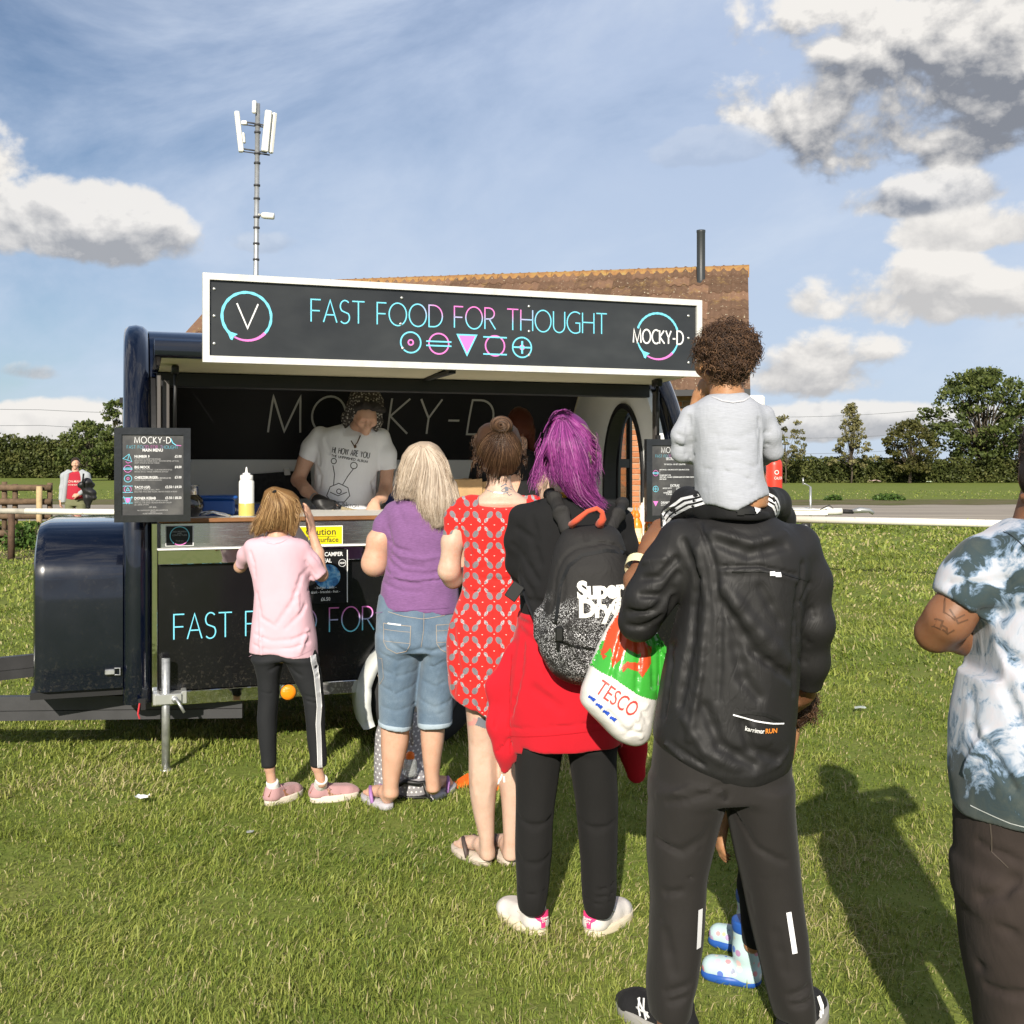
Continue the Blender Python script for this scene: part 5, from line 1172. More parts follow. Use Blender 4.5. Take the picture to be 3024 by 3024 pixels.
# ================================================================== ORGANIC SHAPES: blended solids sampled on a grid, then meshed
BIG = 1.0
def surface_nets(vol, lo, h):
 s = vol < 0
 nx, ny, nz = vol.shape
 c = np.zeros((nx - 1, ny - 1, nz - 1), np.int8)
 for i in (0, 1):
  for j in (0, 1):
   for k in (0, 1): c += s[i:nx - 1 + i, j:ny - 1 + j, k:nz - 1 + k]
 act = (c > 0) & (c < 8); I = np.argwhere(act)
 idx = np.full(act.shape, -1, np.int32); idx[act] = np.arange(len(I), dtype=np.int32)
 cor = [(i, j, k) for i in (0, 1) for j in (0, 1) for k in (0, 1)]
 Vc = np.stack([vol[I[:, 0] + a, I[:, 1] + b, I[:, 2] + d] for a, b, d in cor], 1)
 pos = np.zeros((len(I), 3)); cnt = np.zeros(len(I))
 for a in range(8):
  for b in range(a + 1, 8):
   df = np.array(cor[b]) - np.array(cor[a])
   if np.abs(df).sum() != 1: continue
   m = (Vc[:, a] < 0) != (Vc[:, b] < 0)
   t = Vc[m, a] / (Vc[m, a] - Vc[m, b])
   pos[m] += np.array(cor[a]) + t[:, None] * df; cnt[m] += 1
 V = (I + pos / cnt[:, None]) * h + np.array(lo)
 Fs = []
 for ax in range(3):
  o1, o2 = (ax + 1) % 3, (ax + 2) % 3
  sl = [slice(1, -1)] * 3; sl[ax] = slice(0, -1); sh = list(sl); sh[ax] = slice(1, None)
  A, B = s[tuple(sl)], s[tuple(sh)]; E = np.argwhere(A != B);
  if not len(E): continue
  inside = A[E[:, 0], E[:, 1], E[:, 2]]
  P = E.copy(); P[:, o1] += 1; P[:, o2] += 1
  def cell(d1, d2):
   q = P.copy(); q[:, o1] += d1; q[:, o2] += d2; return idx[q[:, 0], q[:, 1], q[:, 2]]
  Q = np.stack([cell(-1, -1), cell(0, -1), cell(0, 0), cell(-1, 0)], 1)
  Q[~inside] = Q[~inside][:, ::-1]; Fs.append(Q)
 F = np.concatenate(Fs); F = F[(F >= 0).all(1)]
 return V, F
def smin(a, b, k):
 if k <= 0: return np.minimum(a, b)
 h = np.clip(.5 + .5 * (b - a) / k, 0, 1); return b + (a - b) * h - k * h * (1 - h)
def trig_noise(X, Y, Z, f, seed, n=7):
 rng = np.random.default_rng(seed); r = 0
 for i in range(n):
  k = rng.normal(size=3); k = k / np.linalg.norm(k) * rng.uniform(.6, 1.5); k = k * np.array(f); r = r + np.sin(k[0] * X + k[1] * Y + k[2] * Z + rng.uniform(0, 6.28) + 1.3 * np.sin(.5 * (k[1] * X - k[0] * Z) + i))
 return r / n * 1.6

class Part:
 def __init__(s, fig, h=.007): s.fig = fig; s.h = h; s.ops = []; s.lo = np.array((9., 9, 9)); s.hi = -s.lo
 def _bb(s, lo, hi, grow=True):
  if grow: s.lo = np.minimum(s.lo, lo); s.hi = np.maximum(s.hi, hi)
 def cone(s, pts, rs, k=.02, flat=None, sub=False):
  """chain of tapering round limbs; flat=(axis vector, ratio) squashes them"""
  pts = [np.asarray(p, float) for p in pts]; rs = [rs] * len(pts) if np.isscalar(rs) else list(rs)
  for i in range(len(pts) - 1):
   a, b, ra, rb = pts[i], pts[i + 1], rs[i], rs[i + 1]; m = max(ra, rb) * (1.0 if not flat else max(1, flat[1]))
   lo, hi = np.minimum(a, b) - m, np.maximum(a, b) + m; s._bb(lo, hi, not sub)
   s.ops.append(('cone', lo, hi, k, (a, b, ra, rb, flat), sub))
  return s
 def ell(s, c, r, k=.02, rot=None, sub=False):
  c = np.asarray(c, float); r = np.asarray(r, float); m = r.max() if rot is not None else r
  s._bb(c - m, c + m, not sub); s.ops.append(('ell', c - m, c + m, k, (c, r, rot), sub)); return s
 def loft(s, rows, k=.02, power=2.3, cap=.012):
  """rows of (z, x centre, y centre, x radius, y radius), a body or leg read off the photograph"""
  Rw = np.array(sorted(rows), float); lo = np.array(((Rw[:, 1] - Rw[:, 3]).min(), (Rw[:, 2] - Rw[:, 4]).min(), Rw[0, 0])); hi = np.array(((Rw[:, 1] + Rw[:, 3]).max(), (Rw[:, 2] + Rw[:, 4]).max(), Rw[-1, 0]))
  s._bb(lo, hi); s.ops.append(('loft', lo, hi, k, (Rw, power, cap), False)); return s
 def sub_cone(s, pts, rs, k=.01): return s.cone(pts, rs, k, None, True)
 def cut(s, p, n, k=.004, box=None):
  """keep the side of the plane that n points away from; box=(lo,hi) limits it"""
  s.ops.append(('cut', None, None, k, (np.asarray(p, float), np.asarray(n, float) / np.linalg.norm(n), box), False)); return s
 def fold(s, pts, w, amp):
  """crease (amp > 0 presses in, < 0 raises) along a polyline"""
  pts = [np.asarray(p, float) for p in pts]
  for i in range(len(pts) - 1):
   lo, hi = np.minimum(pts[i], pts[i + 1]) - 3 * w, np.maximum(pts[i], pts[i + 1]) + 3 * w
   s.ops.append(('fold', lo, hi, 0, (pts[i], pts[i + 1], w, amp), False))
  return s
 def noise(s, f, amp, seed=1, mask=None): s.ops.append(('noise', None, None, 0, (f, amp, seed, mask), False)); return s
 def drape(s, f, amp, seed, z0, z1, p=1.3): return s.noise(f, amp, seed, lambda x, y, z: np.clip((z1 - z) / (z1 - z0), 0, 1) ** p)
 def sample(s):
  h = s.h; lo = s.lo - 4 * h; hi = s.hi + 4 * h; n = np.ceil((hi - lo) / h).astype(int) + 1
  ax = [lo[i] + h * np.arange(n[i], dtype=np.float32) for i in range(3)]; D = np.full(n, BIG, np.float32); s.ax = ax; s.org = lo
  for kind, blo, bhi, k, a, sub in s.ops:
   if kind == 'cut':
    p, nn, box = a; X, Y, Z = ax[0][:, None, None], ax[1][None, :, None], ax[2][None, None, :]
    q = (X - p[0]) * nn[0] + (Y - p[1]) * nn[1] + (Z - p[2]) * nn[2]
    if box is not None:
     m = (X > box[0][0]) & (X < box[1][0]) & (Y > box[0][1]) & (Y < box[1][1]) & (Z > box[0][2]) & (Z < box[1][2]); q = np.where(m, q, -BIG)
    D[:] = -smin(-D, -q.astype(np.float32), k); continue
   if kind == 'noise':
    f, amp, seed, mask = a; I = np.argwhere(np.abs(D) < .035); P = [ax[i][I[:, i]] for i in range(3)]
    v = trig_noise(*P, f, seed) * amp
    if mask is not None: v = v * mask(*P)
    D[I[:, 0], I[:, 1], I[:, 2]] += v; continue
   pad = k + 3 * h + .004
   i0 = np.clip(np.floor((blo - pad - lo) / h).astype(int), 0, n - 1); i1 = np.clip(np.ceil((bhi + pad - lo) / h).astype(int) + 1, 1, n)
   sl = tuple(slice(i0[i], i1[i]) for i in range(3)); X, Y, Z = ax[0][sl[0]][:, None, None], ax[1][sl[1]][None, :, None], ax[2][sl[2]][None, None, :]
   if kind in ('cone', 'fold'):
    A, B = a[0], a[1]; ab = B - A; L2 = max(ab.dot(ab), 1e-9)
    px_, py_, pz_ = X - A[0], Y - A[1], Z - A[2]; t = np.clip((px_ * ab[0] + py_ * ab[1] + pz_ * ab[2]) / L2, 0, 1)
    dx, dy, dz = px_ - t * ab[0], py_ - t * ab[1], pz_ - t * ab[2]
    if kind == 'cone':
     ra, rb, flat = a[2], a[3], a[4]; sc = 1.0
     if flat is not None:
      fv = np.asarray(flat[0], float); fv = fv / np.linalg.norm(fv); c = dx * fv[0] + dy * fv[1] + dz * fv[2]; g = 1 / flat[1] - 1
      dx, dy, dz = dx + fv[0] * c * g, dy + fv[1] * c * g, dz + fv[2] * c * g; sc = min(1, flat[1]) ** .5
     q = (np.sqrt(dx * dx + dy * dy + dz * dz) - (ra + (rb - ra) * t)) * sc
    else:
     w, amp = a[2], a[3]; D[sl] += (amp * np.exp(-(dx * dx + dy * dy + dz * dz) / (w * w))).astype(np.float32); continue
   elif kind == 'ell':
    c, r, rot = a; x, y, z = X - c[0], Y - c[1], Z - c[2]
    if rot is not None:
     x, y, z = (rot[0][0] * x + rot[1][0] * y + rot[2][0] * z, rot[0][1] * x + rot[1][1] * y + rot[2][1] * z, rot[0][2] * x + rot[1][2] * y + rot[2][2] * z)
    k0 = np.sqrt((x / r[0]) ** 2 + (y / r[1]) ** 2 + (z / r[2]) ** 2); k1 = np.sqrt((x / r[0] ** 2) ** 2 + (y / r[1] ** 2) ** 2 + (z / r[2] ** 2) ** 2)
    q = k0 * (k0 - 1) / np.maximum(k1, 1e-6)
   else:
    Rw, pw, cap = a; zz = ax[2][sl[2]]; zs = np.linspace(Rw[0, 0], Rw[-1, 0], 160); T = []
    for c in range(1, 5):
     v = np.interp(zs, Rw[:, 0], Rw[:, c]); ker = np.ones(9) / 9; v = np.convolve(np.pad(v, 4, mode='reflect', reflect_type='odd'), ker, 'valid'); T.append(np.interp(zz, zs, v)[None, None, :])
    x, y = (X - T[0]), (Y - T[1]); rx, ry = T[2], T[3]; u, v = np.abs(x) / rx, np.abs(y) / ry
    r = (u ** pw + v ** pw + 1e-9) ** (1 / pw); gr = np.sqrt((u ** (pw - 1) / rx) ** 2 + (v ** (pw - 1) / ry) ** 2) / np.maximum(r, 1e-3) ** (pw - 1)
    q = (r - 1) / np.maximum(gr, 1e-3); q = -smin(-q, -np.maximum(Z - Rw[-1, 0], Rw[0, 0] - Z), cap)
   q = q.astype(np.float32)
   D[sl] = -smin(-D[sl], q, k) if sub else smin(D[sl], q, k)
  s.D = D; return s
 def front(s):
  """nearest surface towards the viewer for every column (local y)"""
  neg = s.D < 0; hit = neg.any(1); j = neg.argmax(1); j1 = np.clip(j, 1, None)
  a = np.take_along_axis(s.D, (j1 - 1)[:, None, :], 1)[:, 0]; b = np.take_along_axis(s.D, j1[:, None, :], 1)[:, 0]
  y = s.ax[1][0] + s.h * (j1 - 1 + a / np.maximum(a - b, 1e-6)); s.yf = np.where(hit, y, np.nan); return s
 def y(s, x, z, off=-.0015):
  if not hasattr(s, 'yf'): s.front()
  fx, fz = (x - s.ax[0][0]) / s.h, (z - s.ax[2][0]) / s.h; i, k = int(fx), int(fz)
  i = min(max(i, 0), s.yf.shape[0] - 2); k = min(max(k, 0), s.yf.shape[1] - 2); a, b = min(max(fx - i, 0), 1), min(max(fz - k, 0), 1)
  q = s.yf[i:i + 2, k:k + 2]
  if np.isnan(q).any():
   if np.isnan(q).all(): return float(np.nanmean(s.yf)) if not np.isnan(s.yf).all() else 0.0
   return float(np.nanmin(q)) + off
  return float(q[0, 0] * (1 - a) * (1 - b) + q[1, 0] * a * (1 - b) + q[0, 1] * (1 - a) * b + q[1, 1] * a * b) + off
 def build(s, name, mat, parent=None, label=None, smooth=0):
  s.sample(); V, F = surface_nets(s.D, s.org, s.h)
  for _ in range(smooth):
   acc = np.zeros_like(V); n = np.zeros(len(V))
   for a, b in ((0, 1), (1, 2), (2, 3), (3, 0)):
    np.add.at(acc, F[:, a], V[F[:, b]]); np.add.at(acc, F[:, b], V[F[:, a]]); np.add.at(n, F[:, a], 1); np.add.at(n, F[:, b], 1)
   V = V * .5 + acc / np.maximum(n, 1)[:, None] * .5
  o = mesh_obj(name, V, F, mat, parent if parent is not None else s.fig.root, True)
  if label: o['label'] = label
  if name == 'hair': a = o.data.attributes.new('tint', 'FLOAT', 'POINT'); a.data.foreach_set('value', np.full(len(V), .34, np.float32)); o.data.materials[0] = mat.copy(); o.data.materials[0].node_tree.nodes['Principled BSDF'].inputs['Specular IOR Level'].default_value = .08
  s.obj = o; return o

class Fig:
 """a figure measured in one view (ox, oy, k) of the photograph, standing at distance d"""
 def __init__(s, name, label, cat, view, d, foot, group=None):
  s.v = view; s.d = d; sx = view[0] + foot * view[2]; s.bx = (sx - HX) / FOC * d
  s.root = thing(name, label, cat, (s.bx, d, 0), 0, group)
 def p(s, vx, vy, yo=0.0):
  sx, sy = s.v[0] + vx * s.v[2], s.v[1] + vy * s.v[2]; q = s.d + yo
  return np.array(((sx - HX) / FOC * q - s.bx, yo, EYE - (sy - HY) / FOC * q))
 def r(s, px_): return px_ * s.v[2] / FOC * s.d
 def g(s, vx, vy):
  sx, sy = s.v[0] + vx * s.v[2], s.v[1] + vy * s.v[2]; q = FOC * EYE / (sy - HY); return np.array(((sx - HX) / FOC * q - s.bx, q - s.d, 0.0))
 def rows(s, L, yc=0.0):
  out = []
  for row in L:
   vy, xl, xr, ry = row[:4]; c = row[4] if len(row) > 4 else yc
   a, b = s.p(xl, vy, c), s.p(xr, vy, c); out.append((a[2], (a[0] + b[0]) / 2, c, (b[0] - a[0]) / 2, ry))
  return out
 def box(s, x0, y0, x1, y1, ymax=1.0):
  a, b = s.p(x0, y0), s.p(x1, y1); return ((min(a[0], b[0]), -1.0, min(a[2], b[2])), (max(a[0], b[0]), ymax, max(a[2], b[2])))
 def xz(s, vx, vy, yo=0): q = s.p(vx, vy, yo); return (q[0], q[2])
def nrm(v): v = np.asarray(v, float); return v / np.linalg.norm(v)

def add_hand(P, wrist, f, n, side, s=1.0, curl=.5, spread=1.0, thumb=.7, fk=.006, curls=None):
 """palm and five fingers; f = towards the fingers, n = out of the palm, side = +1 if the thumb lies towards f x n"""
 f = nrm(f); n = np.asarray(n, float); n = nrm(n - f * f.dot(n)); u = np.cross(f, n) * side; w = np.asarray(wrist, float); S = s
 P.cone([w - f * .02 * S, w + f * .01 * S], [.026 * S, .025 * S], .012, (n, .75))
 for i, o in enumerate((.026, .008, -.010, -.027)):
  P.cone([w + f * .01 * S + u * o * .6 * S, w + f * (.085 - .006 * abs(i - 1)) * S + u * o * S], [.019 * S, .0145 * S], .012, (n, .9))
 P.cone([w + f * .015 * S + u * .022 * S + n * .006 * S, w + f * .055 * S + u * .034 * S + n * .008 * S], [.017 * S, .014 * S], .012)
 for i, (o, L) in enumerate(((.027, .070), (.009, .080), (-.010, .074), (-.027, .058))):
  c = (curls[i] if curls else curl * (1 + .12 * i)); a = w + f * (.085 - .006 * abs(i - 1)) * S + u * o * S; an = c * .55; pts = [a]; dirx = f + u * (o * 3.2 * (spread - .6))
  for seg, k in zip((.46, .30, .24), (1.0, 1.15, .8)):
   dv = nrm(dirx) * math.cos(an) + n * math.sin(an); pts.append(pts[-1] + dv * L * seg * S); an += c * .62 * k
  P.cone(pts, [.0098 * S, .0092 * S, .0084 * S, .0068 * S], fk)
 a = w + f * .030 * S + u * .032 * S + n * .008 * S; dv = nrm(f * .75 + u * .75 * thumb + n * .35); dv2 = nrm(f * 1.0 + u * .25 * thumb + n * .4)
 P.cone([a, a + dv * .040 * S, a + dv * .040 * S + dv2 * .036 * S], [.0135 * S, .0108 * S, .0085 * S], .008)

def shoe(fig, name, heel, ang, L, upper, sole, wid=.36, hgt=.085, sole_h=.024, label=None, laces=None, sole_grow=.004, zb=0.0, back=0.0):
 """a low shoe: heel point on the ground, direction it points (radians), length"""
 P = Part(fig, .005); c, s_ = math.cos(ang), math.sin(ang); heel = np.asarray(heel, float) - np.array((c, s_, 0)) * back
 def q(x, y, z): return np.array((heel[0] + x * c - y * s_, heel[1] + x * s_ + y * c, z + zb))
 w = L * wid / 2; f = ((-s_, c, 0), 1.0)
 P.cone([q(L * .14, 0, .038), q(L * .5, 0, .036), q(L * .76, w * .08, .030), q(L * .90, w * .05, .024)], [w * .86, w * .86, w * 1.0, w * .72], .02, ((0, 0, 1), .82))
 P.cone([q(L * .16, 0, .04), q(L * .17, 0, hgt)], [w * .84, w * .74], .02); P.cone([q(L * .22, 0, hgt - .006), q(L * .58, 0, .05)], [w * .62, w * .52], .03)
 P.cut(q(0, 0, sole_h - .006), (0, 0, -1), .002); P.cut(q(L * .15, 0, hgt + .004), (c * .12, s_ * .12, 1), .003)
 u = P.build(name, upper, None, label)
 out = []
 for i in range(28):
  a = 2 * math.pi * i / 28; xx = L * (.5 + .5 * math.cos(a)); k = math.sin(a); ww = w * (1.0 + .16 * math.sin((xx / L - .25) * math.pi * 1.3)) * abs(k) ** .62 * (1 if k > 0 else -1)
  out.append((xx, ww))
 mb = MB(); n = len(out); g = 1 + sole_grow / w
 lv = [(0.98, 0.0), (1.0, .006), (1.0, sole_h - .003), (.985, sole_h)]
 vs = [q((x - L / 2) * k * 1.01 + L / 2, y * k * g, z) for k, z in lv for x, y in out]
 mb.add(vs, [(j * n + i, j * n + (i + 1) % n, j * n + n + (i + 1) % n, j * n + n + i) for j in range(len(lv) - 1) for i in range(n)] + [tuple(reversed(range(n))), tuple(range(3 * n, 4 * n))]); mb.build('sole', sole, u, True)
 if laces is not None:
  lb = MB()
  for k in range(4):
   x = L * (.36 + .085 * k); z = hgt * (1.02 - .13 * k) + .004; lb.tube([q(x, -w * .45, z - .012), q(x + .004, 0, z), q(x, w * .45, z - .012)], .0032, 5)
  lb.tube([q(L * .34, 0, hgt), q(L * .3, -w * .5, hgt + .008), q(L * .38, -w * .85, hgt - .02)], .003, 5); lb.tube([q(L * .34, 0, hgt), q(L * .3, w * .5, hgt + .008), q(L * .38, w * .8, hgt - .025)], .003, 5)
  lb.build('laces', laces, u, True)
 return u, P, q
def flipflop(fig, name, heel, ang, L, solem, strapm):
 c, s_ = math.cos(ang), math.sin(ang)
 def q(x, y, z): return np.array((heel[0] + x * c - y * s_, heel[1] + x * s_ + y * c, z))
 w = L * .19; out = []
 for i in range(30):
  a = 2 * math.pi * i / 30; xx = L * (.5 + .5 * math.cos(a)); k = math.sin(a); out.append((xx, w * (1.0 + .2 * math.sin((xx / L - .3) * math.pi * 1.3)) * abs(k) ** .6 * (1 if k > 0 else -1)))
 mb = MB(); n = len(out); lv = [(.97, .0), (1, .008), (1, .02), (.98, .025)]
 mb.add([q((x - L / 2) * k + L / 2, y * k, z) for k, z in lv for x, y in out], [(j * n + i, j * n + (i + 1) % n, j * n + n + (i + 1) % n, j * n + n + i) for j in range(3) for i in range(n)] + [tuple(reversed(range(n))), tuple(range(3 * n, 4 * n))])
 o = mb.build(name, solem, fig.root, True)
 mb = MB()
 for sd in (-1, 1): mb.tube([q(L * .74, 0, .045), q(L * .62, sd * w * .5, .072), q(L * .44, sd * w * .9, .058), q(L * .33, sd * w * 1.0, .02)], [.005, .008, .009, .008], 6)
 mb.build('strap', strapm, o, True); return o, q
def foot(P, heel, ang, L, ankle, ra, zb=.022, k=.018):
 """bare foot blended to the ankle of the body"""
 c, s_ = math.cos(ang), math.sin(ang)
 def q(x, y, z): return np.array((heel[0] + x * c - y * s_, heel[1] + x * s_ + y * c, z + zb))
 w = L * .17
 P.cone([q(L * .12, 0, .028), q(L * .2, 0, .05)], [w * .78, w * .72], k); P.cone([q(L * .2, 0, .05), np.asarray(ankle, float)], [w * .74, ra], .02)
 P.cone([q(L * .2, 0, .045), q(L * .55, 0, .032), q(L * .74, 0, .020)], [w * .72, w * .86, w * .98], k, ((0, 0, 1), .7))
 for i in range(5):
  y = w * (.8 - .40 * i); sgn = 1
  P.cone([q(L * (.76 - .02 * i), y * .9, .014), q(L * (.93 - .025 * i - (0.02 if i == 0 else 0)), y, .011)], [.011 if i else .013, .0078 if i else .0105], .006)
 return q

# ------------------------------------------------------------------ hair
def hair_mat(name, stops, rough=.38):
 def fn(nt, b, co):
  t = nt.attr('tint'); n = nt.noise(co, 9, 3, .6); nt.link(nt.ramp(t * .8 + n * .2, stops), b.inputs['Base Color'])
 return material(name, fn, rough=rough, spec=.4)
def strands(name, parent, paths, radius, mat, rng, taper=.35, tint=None):
 """thin three-sided hairs along paths (n, k, 3)"""
 A = np.asarray(paths, np.float32); n, k, _ = A.shape
 T = np.gradient(A, axis=1); T /= np.maximum(np.linalg.norm(T, axis=2, keepdims=True), 1e-6)
 up = np.zeros_like(T); up[..., 1] = 1.0; U = np.cross(T, up); U /= np.maximum(np.linalg.norm(U, axis=2, keepdims=True), 1e-4); W = np.cross(T, U)
 rad = np.asarray(radius, np.float32).reshape(-1, 1, 1) * np.interp(np.linspace(0, 1, k), (0, .15, .7, 1), (.8, 1, .9, taper))[None, :, None]
 V = np.stack([A + (U * math.cos(q) + W * math.sin(q)) * rad for q in (0.5, 2.6, 4.7)], 2).reshape(-1, 3)
 base = (np.arange(n) * k * 3)[:, None, None, None] + (np.arange(k - 1) * 3)[None, :, None, None]; q = np.arange(3)[None, None, :, None]
 F = np.concatenate([base + q, base + (q + 1) % 3, base + 3 + (q + 1) % 3, base + 3 + q], 3).reshape(-1, 4)
 o = mesh_obj(name, V, F, mat, parent, True)
 t = np.clip(rng.normal(.5, .22, n), 0, 1) if tint is None else tint
 a = o.data.attributes.new('tint', 'FLOAT', 'POINT'); a.data.foreach_set('value', np.repeat(t, k * 3).astype(np.float32)); o['kind'] = 'stuff'; return o
def guide_paths(fig, guides, n, rng, part, jitter=6, off=.004, k=14, depth=.012, wave=0.0, lock=1.0, far=None):
 """hairs interpolated between neighbouring guide lines drawn in the view; depth comes from the hair mass"""
 G = []
 for g in guides:
  g = np.array(g, float); s = np.concatenate([[0], np.cumsum(np.hypot(*np.diff(g, axis=0).T))]); t = np.linspace(0, s[-1], k)
  a = np.stack([np.interp(t, s, g[:, 0]), np.interp(t, s, g[:, 1])], 1); ker = np.array((.25, .5, .25))
  for _ in range(2): a[1:-1] = a[:-2] * .25 + a[1:-1] * .5 + a[2:] * .25
  G.append(a)
 G = np.array(G); out = []; m = len(G)
 nl = max(8, n // 14); lk = rng.uniform(0, m - 1, nl); lo = rng.normal(0, jitter, (nl, 2)); ph = rng.uniform(0, 6.28, nl)
 for i in range(n):
  l = rng.integers(nl); u = np.clip(lk[l] + rng.normal(0, .10), 0, m - 1.001); a = int(u); f = u - a
  q = G[a] * (1 - f) + G[a + 1] * f; t = np.linspace(0, 1, k); ln = rng.uniform(.82, 1.04)
  q = np.stack([np.interp(t * ln, t, q[:, c]) for c in (0, 1)], 1) if ln < 1 else q
  q = q + lo[l] * (t[:, None] * .8 + .2) + rng.normal(0, jitter * .45, 2) * t[:, None]
  if wave: q[:, 0] += wave * np.sin(t * 9 + ph[l]) * t; q[:, 1] += wave * .4 * np.sin(t * 7 + ph[l] * 2) * t
  dz = off + depth * rng.random() ** 2
  pts = []
  for vx, vy in q:
   y = -.06
   for _ in range(2): x, z = fig.xz(vx, vy, y); y = part.y(x, z, 0.0)
   pts.append((x, y - (dz - off) - .001 + .004 * rng.random(), z))
  pts = np.array(pts); yy = pts[:, 1].copy()
  for _ in range(3): yy[1:-1] = yy[:-2] * .25 + yy[1:-1] * .5 + yy[2:] * .25
  pts[:, 1] = yy; out.append(pts)
 return np.array(out)

def flyaways(fig, guides, n, rng, part, parent, mat):
 P = []
 for i in range(n):
  g = np.array(guides[rng.choice((0, 1, -1, -2, rng.integers(len(guides))))], float); t = np.linspace(0, 1, 10); s = np.linspace(0, 1, len(g)); a = rng.uniform(0, .6); u = a + (1 - a) * t * rng.uniform(.5, 1)
  q = np.stack([np.interp(u, s, g[:, c]) for c in (0, 1)], 1); c0 = np.mean([k[1][0] for k in guides]); sg = np.sign(q[:, 0].mean() - c0); q[:, 0] += sg * (rng.uniform(0, 26) * t ** 1.2 + 4 * np.sin(6 * t + i)); q[:, 1] += rng.normal(0, 6) * t - rng.uniform(0, 10) * t
  P.append([fig.p(x, y, min(-.02, part.y(*fig.xz(x, y, -.06), 0) - .006)) for x, y in q])
 return strands('loose_hairs', parent, P, rng.uniform(.0004, .0007, n), mat, rng)

# ------------------------------------------------------------------ decals that follow a surface
def stripe(part, fig, pts, w, name, mat, parent, off=-.003, sub=.012):
 P = []
 for a, b in zip(pts[:-1], pts[1:]):
  a, b = np.array(fig.xz(*a)), np.array(fig.xz(*b)); n = max(1, int(np.hypot(*(b - a)) / sub))
  P += [tuple(a + (b - a) * i / n) for i in range(n)]
 P.append(fig.xz(*pts[-1])); mb = MB(); mb.ribbon(P, w, lambda x, z: part.y(x, z, off)); return mb.build(name, mat, parent)
def patch(part, fig, poly, name, mat, parent, off=-.002, step=.003):
 """filled outline laid on the surface (grid clipped to the outline)"""
 Q = np.array([fig.xz(*p) for p in poly]); lo, hi = Q.min(0), Q.max(0); n = np.maximum(2, np.ceil((hi - lo) / step).astype(int)); mb = MB()
 def inside(x, z):
  c = False; j = len(Q) - 1
  for i in range(len(Q)):
   if (Q[i, 1] > z) != (Q[j, 1] > z) and x < (Q[j, 0] - Q[i, 0]) * (z - Q[i, 1]) / (Q[j, 1] - Q[i, 1] + 1e-12) + Q[i, 0]: c = not c
   j = i
  return c
 ids = {}; fs = []; vs = []
 def vid(i, k):
  if (i, k) not in ids:
   x, z = lo[0] + (hi[0] - lo[0]) * i / n[0], lo[1] + (hi[1] - lo[1]) * k / n[1]; ids[(i, k)] = len(vs); vs.append((x, part.y(x, z, off), z))
  return ids[(i, k)]
 for i in range(n[0]):
  for k in range(n[1]):
   if inside(lo[0] + (hi[0] - lo[0]) * (i + .5) / n[0], lo[1] + (hi[1] - lo[1]) * (k + .5) / n[1]): fs.append((vid(i, k), vid(i + 1, k), vid(i + 1, k + 1), vid(i, k + 1)))
 return mesh_obj(name, vs, fs, mat, parent, True)
def text_decal(part, fig, text, size, vx, vy, name, mat, parent, rot=0.0, bold=0.0, squeeze=1.0, align='LEFT', off=-.002, shear=0.0, space=1.0):
 c = bpy.data.curves.new(name, 'FONT'); c.body = text; c.size = size; c.align_x = align; c.offset = bold; c.fill_mode = 'FRONT'; c.resolution_u = 3; c.space_line = .8; c.shear = shear; c.space_character = space
 t = bpy.data.objects.new(name, c); COL.objects.link(t); me = bpy.data.meshes.new_from_object(t.evaluated_get(bpy.context.evaluated_depsgraph_get())); bpy.data.objects.remove(t); bpy.data.curves.remove(c)
 x0, z0 = fig.xz(vx, vy); ca, sa = math.cos(rot), math.sin(rot)
 for v in me.vertices:
  a, b = v.co.x * squeeze, v.co.y; x, z = x0 + a * ca - b * sa, z0 + a * sa + b * ca; v.co = (x, part.y(x, z, off), z)
 me.materials.clear(); me.materials.append(mat); o = bpy.data.objects.new(name, me); link(o, parent); return o

# ------------------------------------------------------------------ skin and cloth
def skin_mat(name, col, red=.12):
 def fn(nt, b, co):
  n = nt.noise(co, 14, 4, .6); f = nt.noise(co, 90, 2, .5)
  g = nt.noise(co, 38, 3, .65); c = nt.ramp(n * .6 + f * .2 + g * .25, [(.32, tuple(c * k for c, k in zip(col, (.92, .80, .74)))), (.52, col), (.72, tuple(min(1, c * k) for c, k in zip(col, (1.05, 1.08, 1.10))))]); nt.link(c, b.inputs['Base Color'])
  nt.link(nt.bump(nt.noise(co, 260, 2, .5), .12, .002), b.inputs['Normal'])
 return material(name, fn, rough=.48, spec=.35, sss=.12)
SKIN_PALE, SKIN_FAIR, SKIN_TAN, SKIN_BROWN = skin_mat('pale_skin', (.54, .365, .28)), skin_mat('fair_skin', (.54, .32, .225)), skin_mat('warm_brown_skin', (.36, .18, .09)), skin_mat('brown_skin', (.20, .092, .048))
def cloth(name, col, rough=.85, wr=.5, ws=11, stretch=(1, 1, .45), weave=900, var=.05, sheen=None, pattern=None, dist=.012, heather=0.0):
 def fn(nt, b, co):
  h = nt.noise(nt.vmul(co, stretch), ws, 4, .55, .6); w = nt.noise(co, weave, 1, .5); c = None
  if pattern: c = pattern(nt, co)
  elif heather: c = nt.ramp(nt.noise(nt.vmul(co, (.6, .6, 6)), 90, 3, .7), [(.3, tuple(q * (1 - heather) for q in col)), (.7, tuple(min(1, q * (1 + heather)) for q in col))])
  elif var: c = nt.ramp(nt.noise(co, 5, 3, .6), [(.3, tuple(q * (1 - var) for q in col)), (.7, tuple(min(1, q * (1 + var)) for q in col))])
  if c is not None: nt.link(c, b.inputs['Base Color'])
  b1 = nt.bump(h, wr, dist); nt.link(nt.bump(w, .12, .002, b1), b.inputs['Normal'])
 return material(name, fn, color=col, rough=rough, spec=.2, sheen=(.02 if max(col) < .05 else .12) if sheen is None else sheen)
